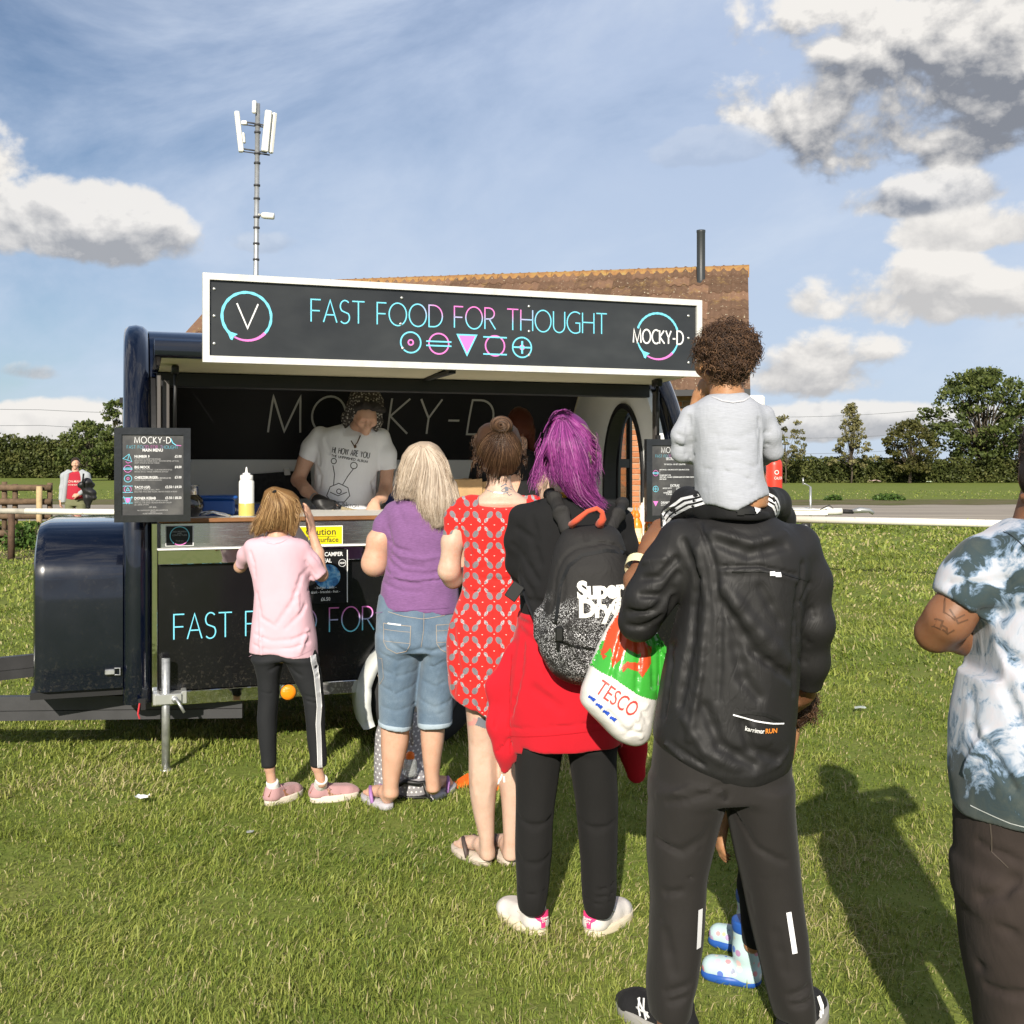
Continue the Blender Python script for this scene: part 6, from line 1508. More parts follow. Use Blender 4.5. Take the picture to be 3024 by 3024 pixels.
def head(P, fig, c, rx, rz, yaw=0.0, ear=True, face=True, pitch=0.0, k=.012):
 """skull, jaw, nose, brow, lips and ears; c = centre of the skull in local space, yaw turns the face (0 = away from the viewer)"""
 c = np.asarray(c, float); ca, sa = math.cos(yaw), math.sin(yaw); cp, sp = math.cos(pitch), math.sin(pitch)
 F = np.array((-sa * cp, ca * cp, sp)); Rr = np.array((ca, sa, 0.0)); U = np.cross(Rr, F)
 def q(r, f, u): return c + Rr * r * rx + F * f * rx + U * u * rz
 rot = np.stack([Rr, F, U], 1)
 P.ell(q(0, -.02, .16), (rx, rx * 1.2, rz * .80), k, rot)
 P.cone([q(0, .30, -.25), q(0, .42, -.72)], [rx * .78, rx * .46], .03); P.cone([q(0, .78, -.80), q(0, .80, -.86)], [rx * .30, rx * .25], .03)
 if face:
  P.cone([q(0, 1.02, .10), q(0, 1.30, -.26)], [rx * .10, rx * .17], .018); P.ell(q(-.13, 1.18, -.30), (rx * .11,) * 3, .012); P.ell(q(.13, 1.18, -.30), (rx * .11,) * 3, .012)
  for s_ in (-1, 1):
   P.cone([q(.12 * s_, 1.08, .20), q(.52 * s_, .96, .20)], [rx * .10, rx * .09], .02); P.ell(q(.62 * s_, .74, -.18), (rx * .24,) * 3, .03); P.ell(q(.36 * s_, 1.06, .03), (rx * .16, rx * .10, rz * .08), .012, None, True); P.ell(q(.36 * s_, .96, .03), (rx * .13, rx * .11, rz * .07), .006)
  P.ell(q(0, 1.08, -.50), (rx * .30, rx * .12, rz * .05), .01); P.ell(q(0, 1.05, -.585), (rx * .26, rx * .13, rz * .055), .01); P.cone([q(-.28, 1.12, -.545), q(0, 1.20, -.545), q(.28, 1.12, -.545)], rx * .018, .006, None, True)
 if ear:
  for s_ in (-1, 1):
   e = q(1.02 * s_, -.05, -.04); P.cone([e + U * rz * .18, e - U * rz * .20], [rx * .22, rx * .14], .008, (Rr, .45)); P.ell(e + Rr * s_ * rx * .10 + F * rx * .04, (rx * .12, rx * .13, rz * .13), .006, None, True)
 return q
# ================================================================== PEOPLE
def chain(P, f, pts, rs, k=.02, flat=None): return P.cone([f.p(*q) for q in pts], [f.r(r) for r in rs], k, flat)
def L_(f, P, rows, yc=0.0, k=.02, power=2.3, cap=.012): return P.loft(f.rows(rows, yc), k, power, cap)
def fold(f, P, pts, w, amp): return P.fold([f.p(*q) for q in pts], f.r(w), amp)
def folds_back(f, P, lst, ydef=-.1, s=2.0):
 """creases drawn on the picture: each (points, width px, depth m); the depth of the line is taken on the cloth"""
 P.sample(); P.front()
 for pts, w, amp in lst:
  Q = []
  for (a, b), (c, d) in zip(pts[:-1], pts[1:]):
   n = max(1, int(math.hypot(c - a, d - b) / 40)); Q += [(a + (c - a) * i / n, b + (d - b) * i / n) for i in range(n)]
  Q.append(pts[-1]); out = []
  for vx, vy in Q:
   x, z = f.xz(vx, vy, ydef); out.append((x, P.y(x, z, 0), z))
  P.fold(out, f.r(w) * .66, amp * s)
 del P.yf
SOCK = cloth('white_sock', (.72, .70, .68), ws=30)
BLACKCLOTH = cloth('black_jersey', (.014, .014, .015), .9, .4, 13)

# ---------------------------------------------------------------- girl in pink
def girl():
 f = Fig('person', 'girl in a pale pink T-shirt and black leggings with her hand at her head', 'person', (600, 1420, .50725), 4.98, 470)
 B = Part(f, .006)
 head(B, f, f.p(452, 165, .02), .070, .092, R(-28), True, True, R(-25))
 chain(B, f, [(440, 235, .015), (432, 330, .0), (435, 400, .0)], [52, 56, 70]); L_(f, B, [(380, 330, 540, .04), (700, 360, 560, .05), (1050, 340, 600, .06)])
 chain(B, f, [(560, 400, 0), (660, 530, .03), (690, 548, .055)], [38, 36, 34]); chain(B, f, [(690, 548, .055), (668, 420, .075), (634, 296, .085)], [35, 33, 22])
 add_hand(B, f.p(630, 285, .088), f.p(606, 150, .10) - f.p(630, 285, .088), (-1, .25, 0), -1, .80, .25, .8, .7)
 chain(B, f, [(290, 400, 0), (232, 470, .08), (215, 500, .10)], [38, 34, 32]); chain(B, f, [(215, 500, .10), (330, 400, .22), (430, 300, .2)], [32, 26, 20])
 for x0, x1, x2, x3 in ((380, 382, 385, 400), (570, 650, 662, 690)): chain(B, f, [(x0 + 10, 1060, 0), (x1, 1250, .01), (x2, 1500, .0), (x2, 1660, .0), (x3, 1760, .015)], [48, 34, 29, 28, 28])
 body = B.build('body', SKIN_FAIR)
 S = Part(f, .006)
 L_(f, S, [(316, 345, 500, .040), (330, 300, 560, .058), (352, 262, 590, .074), (400, 252, 602, .083), (460, 256, 606, .088), (560, 285, 610, .09), (650, 298, 616, .09), (750, 291, 630, .092), (850, 280, 645, .095), (950, 271, 660, .10), (1040, 274, 664, .10)], .0, .012)
 chain(S, f, [(282, 385, 0), (250, 430, .04), (226, 482, .075)], [42, 44, 38], .03); chain(S, f, [(582, 395, 0), (628, 470, .015), (678, 552, .03)], [42, 48, 50], .03)
 S.cut(f.p(226, 500, .1), f.p(218, 512, .11) - f.p(240, 460, .05), .003, f.box(150, 560, 268, 460)); S.cut(f.p(676, 560, .03), f.p(700, 585, .035) - f.p(650, 520, .02), .003, f.box(612, 640, 760, 470))
 S.cut(f.p(480, 1022), np.array((-.10, -.12, -1)), .004); S.cut(f.p(430, 300, -.05), np.array((0, -.35, 1)), .006, f.box(365, 340, 505, 250))
 folds_back(f, S, [([(600, 520), (560, 560), (520, 700), (430, 830)], 16, .006), ([(620, 590), (600, 690), (560, 780), (480, 860)], 13, .005), ([(585, 480), (610, 530), (600, 620)], 12, .008), ([(300, 660), (330, 800), (420, 850)], 14, .004), ([(290, 900), (400, 935), (520, 925), (640, 880)], 12, .005), ([(280, 960), (380, 985), (520, 975), (655, 930)], 10, .004), ([(620, 440), (655, 480), (690, 490)], 9, .006), ([(600, 520), (640, 560)], 9, .006), ([(262, 420), (285, 480), (290, 560)], 12, .006), ([(350, 345), (420, 372), (490, 348)], 8, .003), ([(300, 700), (310, 900)], 10, .003), ([(540, 620), (545, 760)], 14, -.004), ([(600, 880), (560, 1000)], 16, -.005), ([(330, 880), (335, 1010)], 16, -.005)])
 S.drape((52, 52, 7), .0085, 4, f.p(0, 1030)[2], f.p(0, 420)[2]); S.noise((34, 34, 26), .0028, 3)
 shirt = S.build('t_shirt', cloth('pink_cotton', (.60, .385, .445), .85, .25, 16), body)
 stripe(S, f, [(352, 328), (390, 350), (430, 358), (470, 350), (505, 328)], .005, 'neckline', cloth('pink_rib', (.64, .41, .48)), shirt)
 stripe(S, f, [(284, 1010), (380, 1022), (480, 1018), (580, 1000), (655, 966)], .0022, 'hem_stitching', cloth('pink_stitch', (.58, .36, .43)), shirt)
 T = Part(f, .006)
 L_(f, T, [(960, 290, 655, .088), (1040, 288, 668, .09)], 0, .02)
 L_(f, T, [(1030, 288, 470, .085), (1150, 318, 446, .066), (1250, 324, 441, .058), (1380, 314, 428, .056), (1500, 324, 426, .050), (1600, 338, 425, .044), (1664, 343, 424, .042)], .0, .025)
 L_(f, T, [(1030, 470, 668, .085), (1150, 530, 692, .068), (1250, 580, 700, .060), (1320, 592, 708, .058), (1400, 600, 708, .056), (1500, 606, 712, .05), (1600, 620, 718, .044), (1660, 622, 719, .043)], .0, .025)
 folds_back(f, T, [([(585, 1262), (640, 1275), (700, 1262)], 8, .003), ([(590, 1295), (650, 1305), (705, 1290)], 8, .003), ([(325, 1240), (380, 1252), (438, 1245)], 8, .002), ([(460, 1060), (500, 1100), (560, 1140)], 14, .004), ([(440, 1075), (380, 1110)], 14, .003)]); T.noise((60, 60, 30), .0012, 4)
 legs = T.build('leggings', cloth('black_legging', (.016, .017, .019), .7, .2, 20), body)
 wt = cloth('silver_tape', (.42, .43, .45), .5); w2 = cloth('white_piping', (.75, .75, .75), .6)
 sp = [(650, 1005), (672, 1120), (684, 1250), (688, 1300), (682, 1400), (686, 1500), (690, 1655)]
 stripe(T, f, sp, .017, 'side_stripe', wt, legs, -.005); [stripe(T, f, [(x + d, y) for x, y in sp], .0028, 'side_piping', w2, legs, -.007) for d in (-11, 11)]
 suede = cloth('dusty_pink_suede', (.42, .245, .25), .8, .2, 30); sole = material('off_white_sole', color=(.66, .59, .50), rough=.6, var=.08, vscale=25)
 foil = material('rose_gold_foil', color=(.80, .46, .28), rough=.22, metal=.85, bump=.6, bscale=45); lace = cloth('pink_lace', (.36, .2, .22))
 g1, g2 = f.g(388, 1888), f.g(648, 1868)
 for heel, ang, ank in ((g1, R(60), (402, 1775)), (g2, R(24), (690, 1760))):
  u, P, q = shoe(f, 'shoe', heel, ang, .225, suede, sole, .38, .075, .030, laces=lace, back=.02)
  mb = MB()
  for sd in (-1, 1):
   for k in range(5):
    x = .225 * (.34 + .055 * k); mb.add([q(x, sd * .0425, .032), q(x + .010, sd * .0428, .032), q(x + .002, sd * .036, .062 - .003 * k), q(x - .008, sd * .036, .062 - .003 * k)], [(0, 1, 2, 3), (3, 2, 1, 0)])
  mb.add([q(-.006, -.02, .045), q(-.006, .02, .045), q(.012, .02, .078), q(.012, -.02, .078)], [(0, 1, 2, 3), (3, 2, 1, 0)]); tag(mb.build('foil_trim', foil, u), kind='stuff')
  K_ = Part(f, .005); a = q(.045, 0, .06); b = f.p(ank[0], ank[1] - 26, .008); K_.cone([a, b], [.031, .028], .01); K_.cut(b, b - a, .003); K_.build('sock', SOCK, body)
 # hair
 Hm = Part(f, .006); rng = np.random.default_rng(1)
 L_(f, Hm, [(34, 395, 432, .02, .01), (58, 358, 520, .055, .01), (100, 345, 560, .075, .015), (160, 338, 574, .085, .015), (220, 325, 558, .085, .01), (262, 318, 540, .07, .0), (290, 330, 530, .05, -.01)], 0, .02, 2.1)
 chain(Hm, f, [(355, 230, -.02), (315, 300, -.035)], [38, 20], .02); chain(Hm, f, [(515, 240, -.01), (525, 312, -.03)], [30, 14], .02); Hm.noise((60, 60, 14), .003, 2)
 hm = hair_mat('golden_brown_hair', [(.15, (.085, .042, .018)), (.45, (.20, .11, .045)), (.7, (.36, .22, .095)), (.95, (.52, .36, .18))], .36)
 hair = Hm.build('hair', hm, body); Hm.front()
 G = [[(398, 48), (350, 110), (325, 210), (270, 308)], [(402, 45), (375, 110), (345, 210), (300, 305)], [(408, 44), (395, 120), (370, 220), (345, 312)], [(412, 45), (420, 130), (400, 225), (375, 300)], [(418, 48), (450, 130), (450, 215), (440, 265)], [(424, 52), (485, 130), (500, 220), (500, 300)], [(432, 56), (525, 125), (530, 220), (528, 318)], [(440, 58), (545, 110), (572, 190), (560, 250)]]
 strands('hair_strands', hair, guide_paths(f, G, 1300, rng, Hm, 9, .006, 14, .012, 5), rng.uniform(.0008, .0018, 1300), hm, rng); flyaways(f, G, 110, rng, Hm, hair, hm)
 g = Part(f, .005); chain(g, f, [(408, 66, -.05), (420, 60, -.055)], [9, 9], .01); g.build('hair_tie', BLACKCLOTH, body)
 # the white card she holds by her face
 q = f.p(568, 296, .13); t = thing('phone', 'white phone in a yellow case held up by the girl in pink', 'phone', (q[0] + f.bx, q[1] + f.d, q[2] - .03))
 t.rotation_euler = (R(-12), R(-32), R(25)); mb = MB(); mb.box((-.026, -.004, -.055), (.026, .004, .055), .003); mb.build('case', material('phone_white', color=(.80, .80, .78), rough=.3), t); mb = MB(); mb.box((-.031, -.003, -.055), (-.0262, .0045, .055), .002); mb.build('edge', material('phone_yellow', color=(.75, .62, .02), rough=.4), t)
girl()

# ---------------------------------------------------------------- woman in lavender
def denim_pattern(nt, co):
 n = nt.noise(co, 7, 4, .6); w = nt.noise(nt.vmul(co, (6, 6, 1)), 160, 2, .6); m = nt.noise(nt.vmul(co, (1, 1, .5)), 2.6, 3, .6)
 return nt.ramp(n * .45 + m * .35 + w * .25, [(.36, (.060, .100, .155)), (.52, (.120, .172, .235)), (.68, (.225, .285, .345))])
def woman_lavender():
 f = Fig('person', 'woman with long blonde hair, a mauve T-shirt and rolled denim capri trousers', 'person', (1000, 1280, .59006), 4.92, 390)
 B = Part(f, .0065)
 head(B, f, f.p(428, 180, .01), .074, .105, R(12), False, True)
 chain(B, f, [(420, 270, .0), (412, 400, .0)], [56, 70]); L_(f, B, [(380, 300, 520, .06), (700, 290, 540, .09), (900, 260, 540, .1), (1040, 270, 540, .1)])
 chain(B, f, [(290, 430, 0), (205, 540, .0), (180, 650, .0)], [58, 62, 60]); chain(B, f, [(180, 650, 0), (215, 655, .09), (330, 600, .25)], [60, 50, 30], .03)
 chain(B, f, [(560, 440, 0), (610, 560, .0), (620, 660, .02)], [52, 58, 54]); chain(B, f, [(620, 660, .02), (560, 640, .14), (450, 600, .26)], [52, 44, 28], .03)
 add_hand(B, f.p(330, 600, .25), (1, .25, .1), (0, .3, -1), 1, .95, .6); add_hand(B, f.p(450, 600, .26), (-1, .1, .2), (0, .3, -1), -1, .95, .6)
 chain(B, f, [(290, 1040, 0), (295, 1300, .0)], [80, 70]); chain(B, f, [(490, 1040, 0), (480, 1300, .0)], [80, 68])
 L_(f, B, [(1280, 215, 358, .066), (1450, 211, 355, .068), (1540, 212, 352, .072), (1620, 216, 334, .066), (1700, 218, 312, .050), (1770, 224, 298, .040), (1810, 226, 296, .04)], .0, .03); L_(f, B, [(1280, 412, 540, .062), (1450, 408, 533, .064), (1540, 412, 527, .068), (1620, 420, 514, .062), (1700, 430, 504, .048), (1750, 436, 506, .040), (1790, 440, 506, .04)], .0, .03)
 hl, hr = f.g(258, 1884), f.g(462, 1838)
 foot(B, hl, R(122), .225, f.p(262, 1800, .0), f.r(36)); foot(B, hr, R(72), .225, f.p(472, 1775, .02), f.r(33))
 body = B.build('body', SKIN_FAIR)
 solem, strapm = material('lilac_grey_rubber', color=(.42, .40, .43), rough=.7), material('purple_rubber', color=(.33, .16, .40), rough=.55)
 flipflop(f, 'flip_flop', hl - np.array((0, .012, 0)), R(122), .25, solem, strapm); flipflop(f, 'flip_flop', hr - np.array((0, .012, 0)), R(72), .25, solem, strapm)
 S = Part(f, .0065)
 L_(f, S, [(316, 340, 480, .05), (332, 285, 545, .08), (355, 248, 575, .10), (400, 232, 590, .115), (460, 236, 588, .12), (550, 246, 580, .122), (650, 240, 588, .128), (720, 226, 596, .132), (800, 206, 604, .140), (880, 192, 608, .145), (905, 192, 608, .145)], 0, .012)
 chain(S, f, [(275, 400, 0), (235, 460, 0), (204, 536, 0)], [54, 54, 50], .03); chain(S, f, [(560, 410, 0), (590, 470, 0), (615, 545, 0)], [52, 52, 52], .03)
 S.cut(f.p(206, 532), f.p(190, 570) - f.p(222, 480), .003, f.box(130, 660, 244, 470)); S.cut(f.p(612, 540), f.p(622, 570) - f.p(596, 480), .003, f.box(596, 640, 720, 470))
 S.cut(f.p(380, 876), np.array((-.075, 0, -1)), .004)
 folds_back(f, S, [([(248, 540), (290, 575), (360, 590)], 14, .005), ([(255, 600), (330, 655), (420, 665)], 12, .005), ([(250, 640), (320, 690), (430, 702), (530, 690)], 12, .006), ([(235, 690), (300, 735), (400, 748)], 12, .006), ([(430, 735), (520, 728), (590, 712)], 10, .005), ([(222, 752), (310, 785), (420, 790)], 12, .005), ([(245, 470), (262, 540), (250, 610)], 12, .007), ([(240, 620), (270, 670)], 9, .007), ([(300, 380), (330, 460)], 22, .003), ([(300, 610), (420, 628), (520, 612)], 12, -.004), ([(250, 715), (360, 730), (500, 722)], 12, -.005)])
 S.drape((46, 46, 9), .006, 10, f.p(0, 890)[2], f.p(0, 560)[2]); S.noise((30, 30, 46), .0028, 9)
 shirt = S.build('t_shirt', cloth('mauve_cotton', (.185, .088, .215), .9, .3, 14, heather=.22), body)
 stripe(S, f, [(196, 884), (300, 870), (420, 860), (560, 856)], .002, 'hem_stitching', cloth('mauve_stitch', (.17, .08, .2)), shirt)
 J = Part(f, .0065)
 L_(f, J, [(800, 204, 598, .128), (880, 192, 602, .145), (960, 188, 604, .165), (1040, 190, 598, .172), (1075, 192, 592, .165)], 0, .02)
 L_(f, J, [(1000, 190, 420, .15), (1080, 192, 424, .145), (1150, 196, 412, .128), (1250, 202, 396, .114), (1350, 204, 382, .104), (1440, 204, 370, .098), (1476, 205, 366, .096)], -.005, .02)
 L_(f, J, [(1000, 424, 600, .15), (1080, 418, 590, .145), (1150, 412, 578, .126), (1250, 400, 574, .112), (1350, 394, 571, .104), (1440, 396, 567, .098), (1464, 397, 565, .096)], -.005, .02)
 J.cut(f.p(290, 1458), np.array((-.15, 0, -1)), .003, f.box(100, 1600, 385, 1380))
 folds_back(f, J, [([(438, 880), (436, 960), (425, 1050), (414, 1120)], 8, 0.0080), ([(290, 1050), (350, 1085), (420, 1065), (470, 1080), (540, 1060)], 12, 0.0080), ([(250, 1010), (300, 1075), (370, 1100)], 11, 0.0033), ([(210, 1090), (300, 1130), (390, 1110)], 11, 0.0033), ([(220, 1180), (300, 1210), (390, 1190)], 12, 0.0028), ([(205, 1260), (290, 1300), (380, 1260)], 11, 0.0033), ([(210, 1370), (290, 1390), (372, 1365)], 11, 0.0028), ([(410, 1130), (470, 1160), (570, 1120)], 11, 0.0039), ([(405, 1230), (480, 1260), (570, 1230)], 12, 0.0028), ([(400, 1330), (480, 1370), (566, 1340)], 11, 0.0033), ([(400, 1400), (470, 1410), (560, 1390)], 8, 0.0028), ([(190, 930), (230, 980)], 8, 0.0022), ([(460, 1090), (500, 1200), (480, 1300)], 16, -0.0028), ([(300, 1120), (270, 1250), (290, 1350)], 16, -0.0028)], -.1, 1.15)
 J.drape((40, 40, 12), .004, 13, f.p(0, 1450)[2], f.p(0, 1080)[2], .7); J.noise((40, 40, 40), .0012, 12)
 jm = cloth('faded_denim', (.2, .26, .33), .9, .35, 18, (1, 1, .8), 1200, pattern=denim_pattern)
 jeans = J.build('denim_capris', jm, body); st = cloth('tan_stitching', (.36, .30, .24))
 stripe(J, f, [(262, 874), (340, 892), (438, 905), (540, 892)], .0022, 'stitching', st, jeans); stripe(J, f, [(440, 878), (440, 960), (428, 1040)], .0022, 'stitching', st, jeans)
 pk = cloth('pocket_denim', (.16, .21, .28), .9, .3, 18, pattern=denim_pattern)
 for a, b in (((240, 930), (378, 938)), ((500, 935), (600, 938))):
  poly = [a, b, (b[0] - 3, b[1] + 90), (b[0] - 22, b[1] + 122), ((a[0] + b[0]) / 2, b[1] + 132), (a[0] + 22, a[1] + 118), (a[0] + 4, a[1] + 88)]
  p_ = patch(J, f, poly, 'back_pocket', pk, jeans, -.003); stripe(J, f, poly + poly[:1], .0024, 'stitching', st, p_, -.0045); stripe(J, f, [(a[0] + 3, a[1] + 28), (b[0] - 3, b[1] + 28)], .0018, 'stitching', st, p_, -.0045); stripe(J, f, [(a[0] + 6, a[1] + 82), (b[0] - 4, b[1] + 82)], .0018, 'stitching', st, p_, -.0045)
 stripe(J, f, [(262, 929), (330, 933)], .006, 'paper_slip', print_mat('paper_white', (.8, .8, .8)), jeans, -.005)
 poly = [(198, 1104), (232, 1104), (238, 1200), (215, 1240), (200, 1200)]; stripe(J, f, poly, .002, 'stitching', st, jeans, -.003)
 cm = cloth('turned_cuff', (.33, .40, .46), .9, .3, 30)
 for L, t in (([(1428, 201, 371, .101), (1478, 201, 368, .101)], -.15), ([(1422, 394, 569, .101), (1466, 394, 567, .101)], .02)):
  C = Part(f, .0055); C.loft(f.rows(L, -.005), .01, 2.3, .006); m = (L[0][1] + L[0][2]) / 2; C.cut(f.p(m, (L[0][0] + L[1][0]) / 2 + 13), np.array((t, 0, -1)), .003); C.cut(f.p(m, (L[0][0] + L[1][0]) / 2 - 14), np.array((-t, 0, 1)), .003); C.noise((40, 40, 40), .0015, 3); C.build('cuff', cm, jeans)
 H = Part(f, .0065); rng = np.random.default_rng(2)
 L_(f, H, [(42, 398, 466, .03, .0), (62, 352, 500, .075, .0), (110, 316, 532, .105, .0), (180, 300, 548, .118, .0), (250, 291, 566, .12, -.005), (300, 288, 574, .11, -.015), (325, 298, 560, .09, -.03)], 0, .02, 2.15)
 chain(H, f, [(480, 270, -.09), (490, 360, -.115), (500, 440, -.12)], [75, 70, 34], .03, ((0, 1, 0), .45)); chain(H, f, [(560, 260, -.03), (590, 340, -.06)], [32, 22], .02); H.noise((55, 55, 10), .0025, 5)
 hm = hair_mat('ash_blonde_hair', [(.1, (.18, .12, .085)), (.4, (.42, .33, .25)), (.65, (.60, .50, .40)), (.95, (.72, .64, .54))], .34)
 hair = H.build('hair', hm, body); H.front()
 G = [[(395, 52), (335, 100), (303, 200), (286, 322)], [(405, 62), (355, 130), (325, 220), (300, 326)], [(412, 68), (385, 150), (360, 240), (325, 322)], [(418, 72), (410, 160), (395, 255), (365, 322)], [(424, 74), (438, 170), (415, 270), (405, 330), (440, 445)], [(430, 74), (465, 170), (455, 280), (448, 350), (470, 474)], [(436, 70), (492, 160), (500, 280), (500, 380), (505, 480)], [(442, 62), (516, 140), (540, 250), (552, 340), (540, 455)], [(448, 54), (532, 120), (562, 240), (590, 330), (585, 395)]]
 strands('hair_strands', hair, guide_paths(f, G, 2400, rng, H, 9, .006, 16, .012, 3), rng.uniform(.0005, .0012, 2400), hm, rng); flyaways(f, G, 120, rng, H, hair, hm)
woman_lavender()

# ---------------------------------------------------------------- woman in the pineapple dress
def pineapple_pattern(nt, co):
 x, y, z = nt.sep(co); a, b = .0440, .0575
 u = (x + 1.2) / a; v = (z + .01) / b; i = u.floor(); j = v.floor(); fu = (u - i - .5) * a; fv = (v - j - .5) * b
 s = 1 - 2 * (i.mod(2)); up = 1 - 2 * (j.mod(2))                      # leaning left or right, crown up or down by rows
 ca, sa = math.cos(R(34)), math.sin(R(34))
 fv = fv * up
 px_ = fu * ca + fv * s * sa; py_ = fv * ca - fu * s * sa
 wob = nt.noise(co, 260, 2, .5) - .5
 bodyd = (px_ / .0098) * (px_ / .0098) + ((py_ + .0088) / .0148) * ((py_ + .0088) / .0148)
 body = (bodyd + wob * .3).lt(1)
 t = (py_ - .004) / .022; crown = t.gt(0) * t.lt(1) * (px_.abs() + wob * .004).lt(.0018 + .0042 * (t * 3.14).sin())
 leafn = nt.noise(nt.vmul(co, (1, 1, 1)), 420, 2, .5).gt(.52)
 i2 = (u + .0).floor(); dx = (u - (u / 2).floor() * 2 - 1) * a; q = (j.mod(2));
 du = (u / 2 + q * .5); ddx = (du - du.floor() - .5) * 2 * a; dv = (v - v.floor()); ddz = (dv - .5).abs() * b
 dz2 = (.5 - (dv - .5).abs()) * b
 dot = (ddx * ddx + dz2 * dz2).lt(.0028 ** 2)
 grid = (nt.noise(co, 700, 1, .5)).step(.3, .7)
 red = nt.ramp(nt.noise(co, 6, 3, .5), [(.3, (.52, .018, .016)), (.7, (.60, .026, .022))])
 grey = nt.mix(grid, (.13, .125, .145), (.24, .225, .24))
 c = nt.mix(body, red, grey); c = nt.mix(crown, c, nt.mix(leafn, (.17, .155, .17), (.50, .45, .46))); return nt.mix(dot, c, (.78, .55, .50))
def woman_dress():
 f = Fig('person', 'woman with a brown hair bun and a red pineapple-print dress, seen from behind', 'person', (1250, 1200, .73499), 4.22, 300)
 B = Part(f, .0065)
 head(B, f, f.p(304, 182, .02), .074, .105, R(22), True, True)
 L_(f, B, [(250, 258, 352, .05, .01), (300, 256, 350, .048, .005), (340, 248, 366, .05, .0), (368, 215, 410, .055, .0), (392, 175, 450, .07, 0)], 0, .03); L_(f, B, [(380, 190, 440, .06), (700, 190, 410, .075), (1000, 160, 450, .1)])
 chain(B, f, [(170, 420, 0), (118, 545, 0), (104, 660, .0)], [44, 43, 40]); chain(B, f, [(104, 660, 0), (120, 690, .04), (200, 660, .22)], [38, 36, 24], .03)
 chain(B, f, [(450, 420, 0), (485, 545, 0), (490, 660, .0)], [44, 43, 40]); chain(B, f, [(490, 660, 0), (470, 690, .04), (400, 650, .22)], [38, 36, 24], .03)
 add_hand(B, f.p(200, 660, .22), (1, .2, .15), (0, .2, -1), 1, .9, .6); add_hand(B, f.p(400, 650, .22), (-1, .2, .15), (0, .2, -1), -1, .9, .6)
 L_(f, B, [(1000, 165, 300, .10), (1180, 168, 292, .088), (1240, 173, 288, .078), (1340, 180, 290, .066), (1400, 182, 294, .066), (1480, 182, 296, .068), (1560, 187, 290, .062), (1650, 205, 286, .050), (1720, 222, 285, .042), (1780, 230, 282, .038), (1815, 232, 286, .04)], 0, .03)
 L_(f, B, [(1000, 300, 440, .10), (1180, 300, 425, .088), (1240, 302, 418, .078), (1340, 306, 414, .066), (1400, 307, 414, .066), (1480, 308, 414, .068), (1560, 312, 408, .062), (1650, 318, 392, .050), (1720, 322, 386, .042), (1780, 324, 378, .038), (1815, 322, 380, .04)], 0, .03)
 hl, hr = f.g(262, 1846), f.g(352, 1846); foot(B, hl, R(122), .225, f.p(258, 1790, .0), f.r(26)); foot(B, hr, R(104), .225, f.p(350, 1790, .0), f.r(26))
 for a, b in (((186, 1352), (286, 1346)), ((190, 1366), (284, 1362)), ((310, 1350), (408, 1352)), ((72, 660), (110, 668))): folds_back(f, B, [([a, b], 9, .003)], -.06, .9)
 folds_back(f, B, [([(205, 1420), (200, 1520), (225, 1600)], 16, -.004), ([(265, 1420), (270, 1520), (255, 1600)], 16, -.004), ([(238, 1400), (238, 1560)], 10, .003), ([(245, 1650), (248, 1790)], 8, -.004)], -.06, .6); B.noise((20, 20, 20), .0012, 2)
 body = B.build('body', SKIN_PALE)
 sm, bm_ = material('sand_rubber', color=(.52, .44, .37), rough=.75), material('dark_strap', color=(.07, .05, .045), rough=.6)
 flipflop(f, 'flip_flop', hl - np.array((0, .012, 0)), R(122), .25, sm, bm_); flipflop(f, 'flip_flop', hr - np.array((0, .012, 0)), R(104), .25, sm, bm_)
 S = Part(f, .006)
 L_(f, S, [(358, 190, 440, .05), (376, 150, 470, .078), (400, 140, 486, .092), (450, 146, 482, .100), (510, 158, 468, .102), (560, 161, 456, .102), (640, 163, 446, .100), (700, 160, 442, .098), (738, 158, 442, .098), (756, 150, 448, .106), (800, 130, 466, .125), (870, 106, 490, .148), (940, 95, 504, .158), (1020, 93, 510, .162), (1100, 100, 508, .162), (1170, 108, 506, .160), (1245, 118, 500, .158)], 0, .012)
 chain(S, f, [(165, 405, 0), (134, 450, 0), (116, 545, 0)], [44, 46, 43], .025); chain(S, f, [(458, 405, 0), (478, 450, 0), (488, 545, 0)], [44, 46, 43], .025)
 S.cut(f.p(117, 552), f.p(110, 600) - f.p(124, 500), .003, f.box(40, 640, 160, 500)); S.cut(f.p(488, 552), f.p(494, 600) - f.p(480, 500), .003, f.box(458, 640, 560, 500))
 S.cut(f.p(270, 1228), np.array((-.40, -.1, -1)), .004, f.box(40, 1290, 272, 1080)); S.cut(f.p(330, 1232), np.array((.12, -.1, -1)), .004)
 S.cut(f.p(312, 386, -.03), np.array((0, -.5, 1)), .006, f.box(222, 420, 415, 320))
 fl = [([(160, 742), (230, 748), (310, 748), (440, 742)], 7, .007)]
 for x, dx, ln in ((190, -30, 130), (215, -26, 200), (240, -14, 150), (262, -6, 260), (285, 2, 160), (310, 6, 240), (335, 14, 150), (360, 22, 230)): fl.append(([(x, 752), (x + dx * .5, 752 + ln * .5), (x + dx, 752 + ln)], 8, .006))
